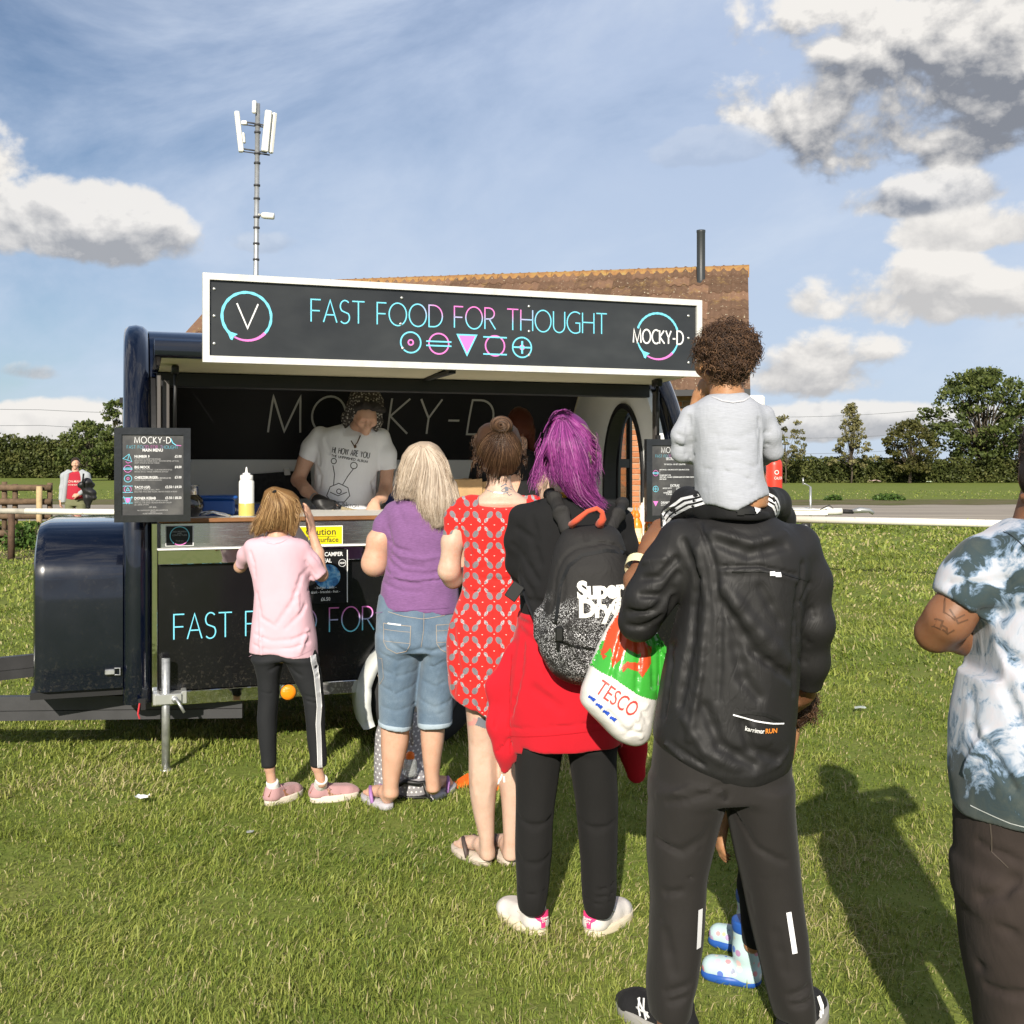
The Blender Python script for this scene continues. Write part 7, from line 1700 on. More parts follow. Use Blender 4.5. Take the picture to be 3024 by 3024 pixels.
 fl += [([(165, 540), (190, 600), (185, 690)], 12, .005), ([(230, 690), (300, 700), (380, 692)], 10, .004), ([(160, 640), (220, 655), (260, 640)], 9, .003), ([(120, 900), (140, 1050), (120, 1150)], 16, .006), ([(200, 950), (190, 1100), (210, 1210)], 18, .005), ([(262, 980), (270, 1120), (262, 1225)], 14, .005), ([(150, 560), (120, 500)], 9, .004), ([(310, 400), (312, 730)], 3, .002), ([(326, 760), (336, 1000)], 6, .004)]
 folds_back(f, S, fl); S.drape((60, 60, 5), .011, 6, f.p(0, 1230)[2], f.p(0, 735)[2], .8); S.noise((40, 40, 26), .002, 5)
 dress = S.build('dress', cloth('pineapple_print', (.7, .03, .025), .85, .22, 16, pattern=pineapple_pattern), body)
 # thigh and neck tattoos as plain ink shapes
 ink = print_mat('ink', (.16, .17, .20), .5); pinki = print_mat('pink_ink', (.60, .27, .24), .5)
 patch(B, f, [(222, 1230), (262, 1238), (285, 1245), (287, 1272), (250, 1276), (212, 1262)], 'tattoo', ink, body, -.0012); patch(B, f, [(205, 1232), (222, 1240), (208, 1262), (184, 1272), (178, 1258), (200, 1248)], 'tattoo', pinki, body, -.0014)
 for pts, w in (([(312, 322), (330, 312), (352, 322), (360, 330)], .004), ([(314, 338), (332, 322), (356, 334)], .003), ([(316, 340), (336, 346), (358, 340)], .003), ([(326, 340), (324, 352)], .004), ([(334, 344), (345, 356), (356, 352)], .003)): stripe(B, f, pts, w, 'tattoo', ink, body, -.0012)
 patch(B, f, [(326, 326), (340, 324), (342, 338), (330, 342)], 'tattoo', ink, body, -.0013)
 ch = [(258, 336), (285, 344), (320, 346), (350, 342)]; stripe(B, f, ch, .0018, 'necklace', material('silver', color=(.6, .58, .55), metal=1, rough=.3), body, -.002)
 H = Part(f, .006); rng = np.random.default_rng(3)
 L_(f, H, [(66, 250, 350, .05, .02), (90, 222, 378, .085, .015), (140, 208, 396, .10, .01), (190, 212, 398, .10, .005), (230, 228, 388, .085, .0), (262, 252, 372, .06, -.005), (280, 270, 352, .04, -.008)], 0, .02, 2.1)
 H.ell(f.p(313, 78, -.055), (f.r(46), .04, f.r(40)), .015); H.noise((50, 50, 20), .002, 4)
 hm = hair_mat('brown_hair', [(.1, (.022, .012, .008)), (.5, (.055, .029, .017)), (.78, (.12, .065, .036)), (.97, (.28, .17, .10))], .35)
 hair = H.build('hair', hm, body); H.front();
 G = [[(214, 190), (222, 150), (262, 110), (300, 95)], [(222, 225), (240, 180), (275, 130), (305, 105)], [(245, 262), (265, 200), (290, 145), (310, 112)], [(285, 280), (298, 210), (308, 150), (318, 112)], [(325, 280), (330, 210), (328, 150), (322, 112)], [(362, 268), (360, 200), (345, 150), (328, 110)], [(390, 225), (382, 180), (358, 140), (335, 105)], [(398, 175), (388, 145), (365, 115), (340, 95)]]
 strands('hair_strands', hair, guide_paths(f, G, 1700, rng, H, 7, .005, 12, .008, 2), rng.uniform(.0005, .0012, 1700), hm, rng)
 paths = []                                     # the coil of the bun
 for i in range(420):
  a0 = rng.uniform(0, 6.28); r0 = rng.uniform(.15, 1.0); t = np.linspace(0, rng.uniform(2.2, 3.6), 14); rr = r0 * (1 - .18 * t / 3); c = f.p(313, 78, -.055)
  paths.append(np.stack([c[0] + np.cos(a0 + t) * rr * f.r(46), c[1] - .041 * np.sqrt(np.clip(1 - rr ** 2 * .96, 0, 1)) - rng.uniform(0, .006), c[2] + np.sin(a0 + t) * rr * f.r(40)], 1))
 strands('bun_strands', hair, paths, rng.uniform(.0008, .0018, 420), hm, rng)
 wisps = []
 for i in range(130):                           # stray hairs
  s_ = rng.choice((-1, 1)); y0 = rng.uniform(110, 270); x0 = 305 + s_ * (88 if y0 < 220 else 65); L = rng.uniform(15, 55)
  q = [(x0 + s_ * L * .5 * t ** .8 + rng.normal(0, 3), y0 + L * t * rng.uniform(-.2, 1.0)) for t in np.linspace(0, 1, 8)]; wisps.append([f.p(a, b, rng.uniform(-.03, .03) * 0 + .0 - .01) for a, b in q])
 for i in range(40):
  x0 = rng.uniform(252, 345); q = [(x0 + rng.normal(0, 2) + (255 - x0) * .15 * t, 262 + rng.uniform(25, 60) * t) for t in np.linspace(0, 1, 8)]; wisps.append([f.p(a, b, -.045 - .004 * rng.random()) for a, b in q])
 for i in range(26): q = [(248 + 14 * math.sin(t * 3) + rng.normal(0, 2), 255 + 75 * t) for t in np.linspace(0, 1, 8)]; wisps.append([f.p(a, b, -.03) for a, b in q])
 strands('loose_hairs', hair, wisps, rng.uniform(.0005, .0009, len(wisps)), hm, rng)
 e = f.p(231, 244, -.005); mb = MB(); mb.lathe([(0, -.005), (.004, -.003), (.005, 0), (.004, .003), (0, .005)], 10, Matrix.Translation(e)); mb.build('earring', material('gold', color=(.8, .55, .2), metal=1, rough=.25), body, True)
woman_dress()

# ---------------------------------------------------------------- purple hair, black jumper, red hoodie at the waist
def person_purple():
 f = Fig('person', 'person with a purple ponytail, black jumper and a red hoodie tied round the waist', 'person', (1380, 1200, .82816), 3.60, 350)
 B = Part(f, .0065)
 head(B, f, f.p(358, 150, .02), .074, .106, R(18), True, True)
 chain(B, f, [(368, 240, .0), (372, 360, .0)], [55, 68]); L_(f, B, [(370, 240, 500, .06), (700, 250, 500, .07), (1180, 220, 490, .09)])
 chain(B, f, [(200, 420, 0), (190, 540, .03), (205, 590, .08)], [36, 34, 32]); chain(B, f, [(205, 590, .08), (260, 450, .20), (292, 338, .22)], [32, 29, 22])
 w = f.p(292, 332, .22); add_hand(B, w, f.p(252, 212, .20) - w, (.75, .66, 0), -1, .95, .22, .9, .9)
 chain(B, f, [(545, 430, 0), (570, 560, .02), (550, 650, .10)], [36, 34, 32]); chain(B, f, [(550, 650, .10), (470, 600, .24)], [32, 22]); add_hand(B, f.p(470, 600, .24), (-.7, .3, .2), (0, .4, -1), -1, .9, .5)
 for a, b, c in ((250, 235, 228), (450, 465, 465)): chain(B, f, [(a, 1200, 0), (b, 1450, .0), (c, 1700, 0), (c + 2, 1795, .01)], [70, 50, 28, 26])
 body = B.build('body', SKIN_PALE)
 S = Part(f, .0065)
 L_(f, S, [(318, 300, 440, .06), (332, 250, 495, .085), (352, 205, 540, .10), (390, 176, 566, .112), (460, 174, 572, .118), (560, 180, 576, .12), (650, 186, 572, .118), (740, 190, 562, .115), (775, 192, 560, .11)], 0, .014)
 chain(S, f, [(195, 398, 0), (182, 480, .01), (186, 560, .04), (205, 600, .08)], [50, 46, 44, 42], .03); chain(S, f, [(205, 600, .08), (262, 450, .20), (290, 350, .22)], [42, 38, 30], .025)
 chain(S, f, [(545, 410, 0), (560, 500, .0), (556, 600, .03), (548, 655, .1)], [50, 46, 42, 40], .03); chain(S, f, [(548, 655, .1), (480, 610, .22)], [40, 30], .02)
 folds_back(f, S, [([(180, 440), (230, 470), (260, 560)], 16, .006), ([(160, 500), (200, 540), (250, 620)], 14, .007), ([(190, 600), (230, 660), (250, 720)], 14, .006), ([(230, 400), (250, 480)], 18, .004), ([(200, 690), (260, 700), (330, 690)], 14, .005), ([(560, 480), (530, 560)], 14, .005)]); S.noise((34, 34, 28), .003, 15)
 S.build('jumper', cloth('black_jumper', (.012, .012, .013), .9, .35, 13), body)
 C = Part(f, .005); chain(C, f, [(312, 312, -.045), (350, 318, -.06), (400, 325, -.05)], [9, 10, 8], .01); C.build('collar', cloth('mustard_collar', (.62, .32, .03), .8), body)
 Hd = Part(f, .0065)
 L_(f, Hd, [(728, 184, 566, .118), (745, 178, 570, .128), (775, 176, 572, .13), (800, 168, 575, .138), (870, 152, 580, .15), (950, 138, 582, .16), (1050, 132, 578, .168), (1130, 140, 566, .17), (1215, 150, 552, .168)], 0, .012)
 chain(Hd, f, [(165, 880, -.04), (118, 1000, -.05), (118, 1130, -.055), (140, 1230, -.05), (132, 1296, -.04)], [30, 46, 44, 32, 12], .03, ((0, 1, 0), .55))
 chain(Hd, f, [(560, 1100, .05), (588, 1200, .06), (606, 1310, .06)], [46, 46, 26], .03, ((0, 1, 0), .4))
 Hd.cut(f.p(345, 1188), np.array((.02, 0, -1)), .004, f.box(196, 1290, 540, 1100)); Hd.cut(f.p(185, 1244), np.array((.34, 0, -1)), .003, f.box(163, 1330, 225, 1150))
 folds_back(f, Hd, [([(180, 770), (300, 800), (420, 800)], 10, .010), ([(185, 800), (250, 850), (330, 850)], 14, .006), ([(200, 820), (190, 950), (160, 1100)], 14, .006), ([(155, 900), (150, 1100), (158, 1220)], 6, .004), ([(260, 850), (300, 980)], 20, .005), ([(150, 1150), (300, 1125), (420, 1115), (540, 1110)], 5, .005), ([(110, 1060), (100, 1150)], 6, .008), ([(110, 1240), (150, 1190)], 8, .005), ([(240, 1000), (330, 1060)], 24, .004)]); Hd.drape((34, 34, 9), .009, 23, f.p(0, 1200)[2], f.p(0, 760)[2], .8); Hd.noise((30, 30, 26), .003, 21)
 red = cloth('red_fleece', (.46, .010, .020), .9, .25, 12); hood = Hd.build('hoodie', red, body)
 stripe(Hd, f, [(152, 1152), (230, 1138), (330, 1122), (440, 1114), (530, 1110)], .0028, 'hem_seam', cloth('red_seam', (.42, .006, .014)), hood, -.0025); stripe(Hd, f, [(158, 870), (150, 1000), (152, 1215)], .0022, 'seam', cloth('red_seam2', (.44, .006, .015)), hood, -.0025)
 mb = MB(); mb.tube([f.p(124, 1312, -.05), f.p(118, 1332, -.055), f.p(110, 1346, -.055), f.p(116, 1326, -.05)], .0028, 5); mb.tube([f.p(130, 1318, -.05), f.p(132, 1340, -.05)], .0035, 5); mb.build('drawstring', cloth('white_cord', (.75, .74, .72)), hood)
 T = Part(f, .0065)
 L_(f, T, [(1080, 180, 528, .125), (1200, 168, 536, .138)], 0, .02)
 L_(f, T, [(1190, 166, 348, .132), (1300, 170, 328, .116), (1400, 172, 313, .104), (1500, 171, 302, .098), (1600, 171, 300, .094), (1700, 175, 293, .086), (1750, 178, 284, .08), (1792, 184, 274, .066)], 0, .022); L_(f, T, [(1190, 350, 536, .132), (1300, 370, 533, .116), (1400, 386, 536, .104), (1500, 396, 533, .098), (1600, 402, 536, .094), (1700, 408, 533, .086), (1760, 416, 522, .076), (1806, 426, 508, .064)], 0, .022)
 folds_back(f, T, [([(300, 1210), (340, 1200), (400, 1220)], 12, .006), ([(180, 1480), (240, 1500), (300, 1480)], 16, .005), ([(176, 1620), (240, 1640), (296, 1620)], 14, .004), ([(400, 1490), (460, 1510), (530, 1490)], 16, .005), ([(405, 1715), (470, 1735), (530, 1712)], 8, .006), ([(412, 1745), (470, 1762), (522, 1748)], 8, .006), ([(420, 1775), (470, 1785), (512, 1775)], 7, .005), ([(180, 1740), (230, 1750), (285, 1738)], 8, .004), ([(340, 1190), (335, 1260)], 12, .008)]); T.drape((42, 42, 26), .006, 25, f.p(0, 1800)[2], f.p(0, 1300)[2]); T.noise((30, 30, 24), .0028, 22)
 T.build('joggers', cloth('black_fleece', (.014, .0135, .0135), .95, .3, 14), body)
 leather = material('white_leather', color=(.62, .58, .545), rough=.45, bump=.15, bscale=30); sole = material('cream_sole', color=(.64, .56, .42), rough=.6, var=.1, vscale=30); pink = material('pink_heel', color=(.78, .045, .20), rough=.5); lace = cloth('white_lace', (.76, .74, .72))
 g1, g2 = f.g(240, 1872), f.g(462, 1876)
 for heel, ang in ((g1, R(122)), (g2, R(55))):
  u, P, q = shoe(f, 'trainer', heel, ang, .245, leather, sole, .37, .080, .026, laces=lace, back=.045)
  P.front(); mb = MB(); mb.add([(v[0], v[1], v[2]) for v in []], []) if False else None
  pts = [];
  for z, w_ in ((.082, .026), (.066, .027), (.056, .020), (.05, .009), (.03, .008)):
   row = []
   for k in range(7):
    yy = (k / 3 - 1) * w_; xx = .245 * .155 - math.sqrt(max(0, .0415 ** 2 - yy * yy)) * (1.0 if z < .06 else .93) - .004; row.append(q(xx, yy, z))
   pts.append(row)
  vs = [p for r_ in pts for p in r_]; hp = mesh_obj('heel_tab', vs, [(j * 7 + i, j * 7 + i + 1, j * 7 + 8 + i, j * 7 + 7 + i) for j in range(4) for i in range(6)], pink, u, True)
  a = q(.245 * .155 - .052, .0, .061); o = font_text('lettering', 'Super\nDry', .0125, P_WHITE, hp, a, (R(90), 0, ang - R(90)), 'CENTER', .0003)
  K_ = Part(f, .005); a = q(.042, 0, .05); b = q(.046, 0, .125); K_.cone([a, b], [.034, .034], .01); K_.build('sock', SOCK, body)
 H = Part(f, .006); rng = np.random.default_rng(4)
 L_(f, H, [(26, 322, 388, .03, .01), (58, 288, 425, .08, .01), (110, 272, 448, .102, .01), (170, 272, 452, .104, .005), (215, 280, 446, .095, .0), (250, 312, 440, .075, -.01)], 0, .02, 2.1)
 chain(H, f, [(335, 62, -.09), (345, 150, -.12), (372, 230, -.115), (400, 290, -.10), (440, 335, -.10)], [36, 62, 58, 42, 16], .03, ((0, 1, 0), .6)); H.noise((50, 50, 12), .003, 6)
 hm = hair_mat('purple_hair', [(.1, (.040, .012, .045)), (.4, (.15, .026, .14)), (.66, (.34, .06, .275)), (.95, (.46, .20, .40))], .38)
 hair = H.build('hair', hm, body); H.front()
 G = [[(318, 40), (285, 100), (258, 200), (228, 315)], [(322, 45), (290, 110), (272, 190), (262, 250)], [(328, 50), (305, 120), (300, 200), (318, 262)], [(334, 55), (330, 130), (335, 220), (360, 300)], [(340, 58), (350, 140), (365, 230), (395, 310), (450, 352)], [(346, 58), (375, 140), (390, 230), (415, 300), (485, 358)], [(352, 55), (395, 130), (415, 220), (430, 290), (470, 345)], [(358, 48), (415, 110), (440, 190), (450, 250)], [(364, 40), (425, 90), (455, 150), (462, 190)]]
 strands('hair_strands', hair, guide_paths(f, G, 2600, rng, H, 10, .007, 16, .016, 8), rng.uniform(.0005, .0012, 2600), hm, rng)
 crown = [[(300, 40), (315, 24), (345, 22), (370, 40)], [(285, 62), (310, 36), (345, 30), (362, 52)], [(272, 95), (295, 60), (325, 46), (345, 58)]]
 strands('crown_strands', hair, guide_paths(f, crown, 260, rng, H, 8, .006, 12, .016, 3), rng.uniform(.0007, .0014, 260), hm, rng)
 gm = hair_mat('greyed_hair', [(.1, (.10, .075, .07)), (.6, (.26, .20, .18)), (.95, (.42, .34, .32))])
 strands('undercut_strands', hair, guide_paths(f, [[(400, 60), (430, 100), (448, 160), (440, 200)], [(420, 70), (445, 110), (458, 160), (452, 190)], [(410, 90), (428, 140), (432, 190), (425, 225)]], 260, rng, H, 8, .004, 10, .006, 4), rng.uniform(.0006, .0012, 260), gm, rng)
 wisps = []
 for i in range(90):
  s_ = rng.choice((-1, 1)); y0 = rng.uniform(90, 300); x0 = (262 if s_ < 0 else 455) ; L = rng.uniform(20, 60); wisps.append([f.p(x0 + s_ * L * .35 * t ** .7 + 4 * math.sin(5 * t + i), y0 + L * t, -.03) for t in np.linspace(0, 1, 9)])
 strands('loose_hairs', hair, wisps, rng.uniform(.0005, .0009, len(wisps)), hm, rng)
person_purple()
# ---------------------------------------------------------------- man in the black jacket with a child on his shoulders
def nylon_fn(nt, b, co):
 a = nt.noise(nt.vmul(co, (1.0, 1.0, .55)), 9, 5, .62, 1.6); r = (nt.noise(nt.vmul(co, (1.5, 1, .6)), 7.5, 3, .5, 1.2) - .5).abs() * 2
 wv = nt.comb(*[q * k for q, k in zip(nt.sep(co), (1.35, 1.0, .6))]); fc = nt.voro(wv, 10.5)
 b1 = nt.bump(fc, .22, .022); b2 = nt.bump(r.mn(.10), .22, .02, b1); nt.link(nt.bump(nt.noise(co, 40, 2, .5), .10, .003, b2), b.inputs['Normal'])
def curls(name, fig, part, parent, mat, rng, centre, rad, n, size, zmin, r=.0011, ear=False):
 """small coils standing off the scalp"""
 P = []; c = np.array(centre); i = 0
 while len(P) < n and i < n * 6:
  i += 1; v = rng.normal(size=3); v /= np.linalg.norm(v)
  if v[1] > .55 or c[2] + v[2] * rad[2] < zmin or (ear and v[2] < -.28 and abs(v[0]) > .66): continue
  base = c + v * np.array(rad); u = nrm(np.cross(v, rng.normal(size=3))); w = np.cross(v, u); k = 14; t = np.linspace(0, 1, k); R_ = size * rng.uniform(.5, 1.1); turns = rng.uniform(1.2, 2.4); h = size * rng.uniform(.6, 2.2); lean = rng.normal(size=3) * size * .9; lean[2] -= size * .4
  P.append(base - v * .004 + (np.cos(t * 6.28 * turns)[:, None] * u + np.sin(t * 6.28 * turns)[:, None] * w) * R_ * (.5 + .5 * t[:, None]) + v * (h * t)[:, None] + lean * (t ** 1.5)[:, None])
 return strands(name, parent, P, rng.uniform(r * .7, r * 1.3, len(P)), mat, rng, .6)
MV = (1750, 900, 1.09938)
def man():
 f = Fig('person', 'man in a shiny black jacket and track trousers carrying a child on his shoulders', 'person', MV, 2.95, 350)
 B = Part(f, .0075)
 head(B, f, f.p(385, 455, .17), .074, .11, R(10), False, True); chain(B, f, [(385, 540, .10), (390, 640, .02)], [55, 66])
 L_(f, B, [(640, 290, 500, .07), (900, 280, 500, .08), (1250, 230, 470, .09)])
 chain(B, f, [(255, 660, 0), (170, 790, .0), (125, 862, .03)], [40, 30, 28]); chain(B, f, [(125, 855, .03), (116, 740, .11), (152, 652, .20)], [28, 31, 24], .02)
 add_hand(B, f.p(156, 640, .21), f.p(215, 560, .27) - f.p(156, 640, .21), (.6, .5, -.4), -1, 1.05, .7)
 chain(B, f, [(560, 680, 0), (598, 880, .0), (582, 1010, .08), (566, 1050, .13)], [40, 30, 28, 25]); add_hand(B, f.p(562, 1055, .14), (-.35, .5, -.45), (-.3, .2, -.9), 1, 1.05, .6)
 for a, b, c in ((260, 225, 210), (440, 490, 535)): chain(B, f, [(a, 1280, 0), (b, 1560, .0), (c, 1880, 0), (c, 1930, .01)], [80, 56, 40, 38])
 body = B.build('body', SKIN_BROWN)
 J = Part(f, .0062)
 L_(f, J, [(560, 300, 475, .075), (580, 262, 505, .105), (610, 225, 545, .125), (650, 212, 580, .138), (720, 232, 578, .148), (800, 238, 562, .152), (900, 210, 556, .154), (1000, 184, 553, .156), (1100, 166, 547, .158), (1150, 158, 544, .158), (1190, 166, 541, .156), (1225, 196, 536, .152), (1252, 250, 515, .145), (1272, 320, 470, .13), (1282, 370, 430, .11)], 0, .012)
 chain(J, f, [(240, 640, 0), (195, 715, 0), (150, 790, .0), (124, 850, .025)], [66, 62, 58, 52], .035); chain(J, f, [(124, 850, .025), (118, 800, .07)], [50, 42], .02)
 chain(J, f, [(550, 650, 0), (588, 740, 0), (594, 860, 0), (586, 960, .04), (578, 1020, .08)], [62, 48, 46, 42, 38], .035); J.cut(f.p(579, 1022, .08), f.p(575, 1060, .10) - f.p(586, 960, .04), .003, f.box(520, 1120, 700, 960))
 fl = [([(300, 590), (330, 700), (345, 850), (335, 1060)], 9, .010), ([(255, 640), (290, 740), (275, 900), (240, 1080)], 13, .013), ([(285, 660), (310, 800), (290, 1000), (260, 1170)], 11, -.009), ([(230, 860), (225, 980), (200, 1120)], 13, .011), ([(345, 705), (440, 700), (555, 728)], 6, .008), ([(350, 716), (450, 712), (555, 745)], 7, -.006), ([(355, 760), (420, 850), (520, 960)], 26, -.010), ([(350, 800), (430, 930), (540, 1010)], 16, .008), ([(340, 640), (420, 670), (520, 650)], 18, .008), ([(330, 610), (430, 640), (530, 615)], 15, -.007), ([(300, 1080), (340, 1180), (430, 1230)], 18, .010), ([(250, 1120), (300, 1200), (380, 1240)], 14, -.008), ([(400, 1120), (420, 1190), (500, 1220)], 18, .008), ([(560, 760), (545, 900), (552, 1050)], 12, .010), ([(575, 700), (560, 800), (565, 900)], 9, .012),
   ([(235, 690), (190, 740), (150, 745)], 11, .012), ([(240, 730), (200, 790), (140, 790)], 11, .012), ([(225, 770), (180, 830), (110, 840)], 11, .012), ([(205, 690), (150, 700)], 10, -.009), ([(195, 850), (150, 880), (110, 880)], 9, .010), ([(230, 800), (215, 860)], 10, .014), ([(600, 760), (575, 800), (620, 850)], 10, .010), ([(615, 830), (580, 880), (600, 920)], 10, .010), ([(610, 930), (570, 960), (605, 985)], 9, .010), ([(430, 1130), (470, 1170)], 14, -.006), ([(380, 880), (400, 1000), (440, 1050)], 22, .006), ([(450, 760), (500, 850)], 18, .006), ([(180, 1130), (220, 1190), (300, 1235)], 7, .009), ([(165, 1165), (240, 1225), (340, 1262), (430, 1264), (505, 1238), (536, 1205)], 7, -.006)]
 folds_back(f, J, fl, -.14, 1.5); J.drape((30, 30, 6), .008, 34, f.p(0, 1270)[2], f.p(0, 640)[2], .7); J.noise((20, 20, 10), .002, 31)
 ny = material('black_nylon', nylon_fn, color=(.016, .0155, .016), rough=.57, spec=.30); jacket = J.build('jacket', ny, body)
 seam = material('jacket_seam', color=(.006, .006, .006), rough=.6); refl = material('reflective_silver', color=(.80, .80, .83), rough=.35)
 stripe(J, f, [(345, 704), (400, 700), (470, 706), (556, 732)], .004, 'vent_edge', seam, jacket, -.003); patch(J, f, [(441, 702), (471, 705), (471, 716), (441, 713)], 'reflective_tab', refl, jacket, -.005)
 stripe(J, f, [(345, 1062), (380, 1058), (430, 1066), (482, 1092)], .008, 'pocket_opening', seam, jacket, -.003); stripe(J, f, [(345, 1065), (400, 1080), (450, 1090), (482, 1094)], .0038, 'zip_piping', refl, jacket, -.005)
 text_decal(J, f, 'karrimor', .0165, 376, 1106, 'lettering', P_WHITE, jacket, R(-8), .0003, .80, off=-.004); text_decal(J, f, 'RUN', .0165, 427, 1113, 'lettering', print_mat('orange_print', (.75, .25, .04)), jacket, R(-3), .0004, 1.0, off=-.004)
 T = Part(f, .0075)
 L_(f, T, [(1140, 170, 536, .142), (1250, 160, 531, .15), (1310, 156, 533, .15)], 0, .02)
 L_(f, T, [(1270, 156, 362, .145), (1330, 154, 355, .140), (1400, 150, 336, .126), (1480, 147, 316, .115), (1530, 150, 303, .108), (1600, 156, 299, .104), (1700, 152, 294, .104), (1800, 148, 284, .106), (1850, 147, 270, .104), (1897, 152, 262, .094)], 0, .02)
 L_(f, T, [(1270, 350, 532, .145), (1330, 357, 535, .140), (1400, 370, 541, .126), (1480, 386, 547, .115), (1530, 398, 552, .108), (1600, 414, 560, .104), (1700, 434, 573, .104), (1800, 460, 587, .106), (1850, 474, 592, .104), (1905, 492, 597, .094)], 0, .02)
 folds_back(f, T, [([(350, 1280), (290, 1310), (200, 1340)], 9, .010), ([(345, 1300), (260, 1290), (180, 1330)], 9, -.006), ([(350, 1300), (352, 1360)], 10, .012), ([(300, 1430), (240, 1470), (180, 1450)], 12, .008), ([(310, 1400), (290, 1470)], 9, .006), ([(390, 1380), (440, 1460), (520, 1500)], 10, .009), ([(152, 1545), (230, 1548), (298, 1540)], 4, .005), ([(400, 1545), (480, 1548), (552, 1538)], 4, .005), ([(160, 1560), (200, 1590), (240, 1580)], 10, .008), ([(160, 1650), (190, 1670)], 8, .007), ([(150, 1840), (200, 1860), (270, 1835)], 9, .010), ([(155, 1865), (210, 1885), (262, 1868)], 8, .010), ([(480, 1850), (530, 1870), (590, 1845)], 9, .010), ([(490, 1880), (540, 1895), (595, 1880)], 8, .009), ([(420, 1580), (440, 1660)], 12, .007), ([(500, 1700), (520, 1800)], 18, .005), ([(200, 1700), (220, 1800)], 18, .005)], -.12); T.drape((34, 34, 18), .008, 35, f.p(0, 1900)[2], f.p(0, 1400)[2]); T.noise((26, 26, 18), .0035, 33)
 tr = T.build('track_trousers', cloth('charcoal_track', (.020, .018, .017), .75, .3, 12, sheen=.05), body)
 stripe(T, f, [(275, 1588), (271, 1692)], .0135, 'reflective_strip', refl, tr, -.003); stripe(T, f, [(501, 1590), (517, 1697)], .0135, 'reflective_strip', refl, tr, -.003)
 mb = MB(); mb.tube([f.p(529, 1215, -.02), f.p(531, 1280, -.02), f.p(532, 1330, -.02), f.p(538, 1400, -.01), f.p(547, 1500, 0), f.p(556, 1590, 0), f.p(572, 1720, 0)], .0055, 6); mb.build('side_piping', print_mat('piping_white', (.78, .78, .78)), tr, True)
 blk = cloth('black_mesh', (.014, .014, .015), .8, .3, 60); sole = material('grey_sole', color=(.30, .29, .27), rough=.7)
 for heel, ang in ((f.g(240, 1978), R(126)), (f.g(540, 1980), R(62))):
  u, P, q = shoe(f, 'running_shoe', heel, ang, .28, blk, sole, .36, .095, .034, laces=BLACKCLOTH, back=.04)
  mb = MB()
  for sd in (-1, 1):
   for (x0, z0, x1, z1) in ((.42, .04, .50, .085), (.50, .04, .56, .08), (.40, .06, .62, .05), (.38, .05, .58, .075)): mb.tube([q(.29 * x0, sd * .0535, z0), q(.29 * (x0 + x1) / 2, sd * .052, (z0 + z1) / 2), q(.29 * x1, sd * .040, z1)], .0028, 5)
  tag(mb.build('side_stripes', print_mat('shoe_stripe_white', (.7, .7, .7)), u), kind='stuff')
 wb = MB(); a, b = f.p(118, 712, .125), f.p(124, 692, .15); wb.tube([a, b], f.r(35), 20, False); wb.build('wristband', material('pale_wristband', color=(.75, .68, .42), rough=.6), body, True)
 hm = hair_mat('black_hair', [(.1, (.010, .008, .007)), (.9, (.05, .035, .025))]); Hh = Part(f, .008); Hh.ell(f.p(385, 445, .165), (.083, .095, .09), .01); Hh.noise((80, 80, 80), .003, 3); Hh.build('hair', hm, body)
 return f
man()
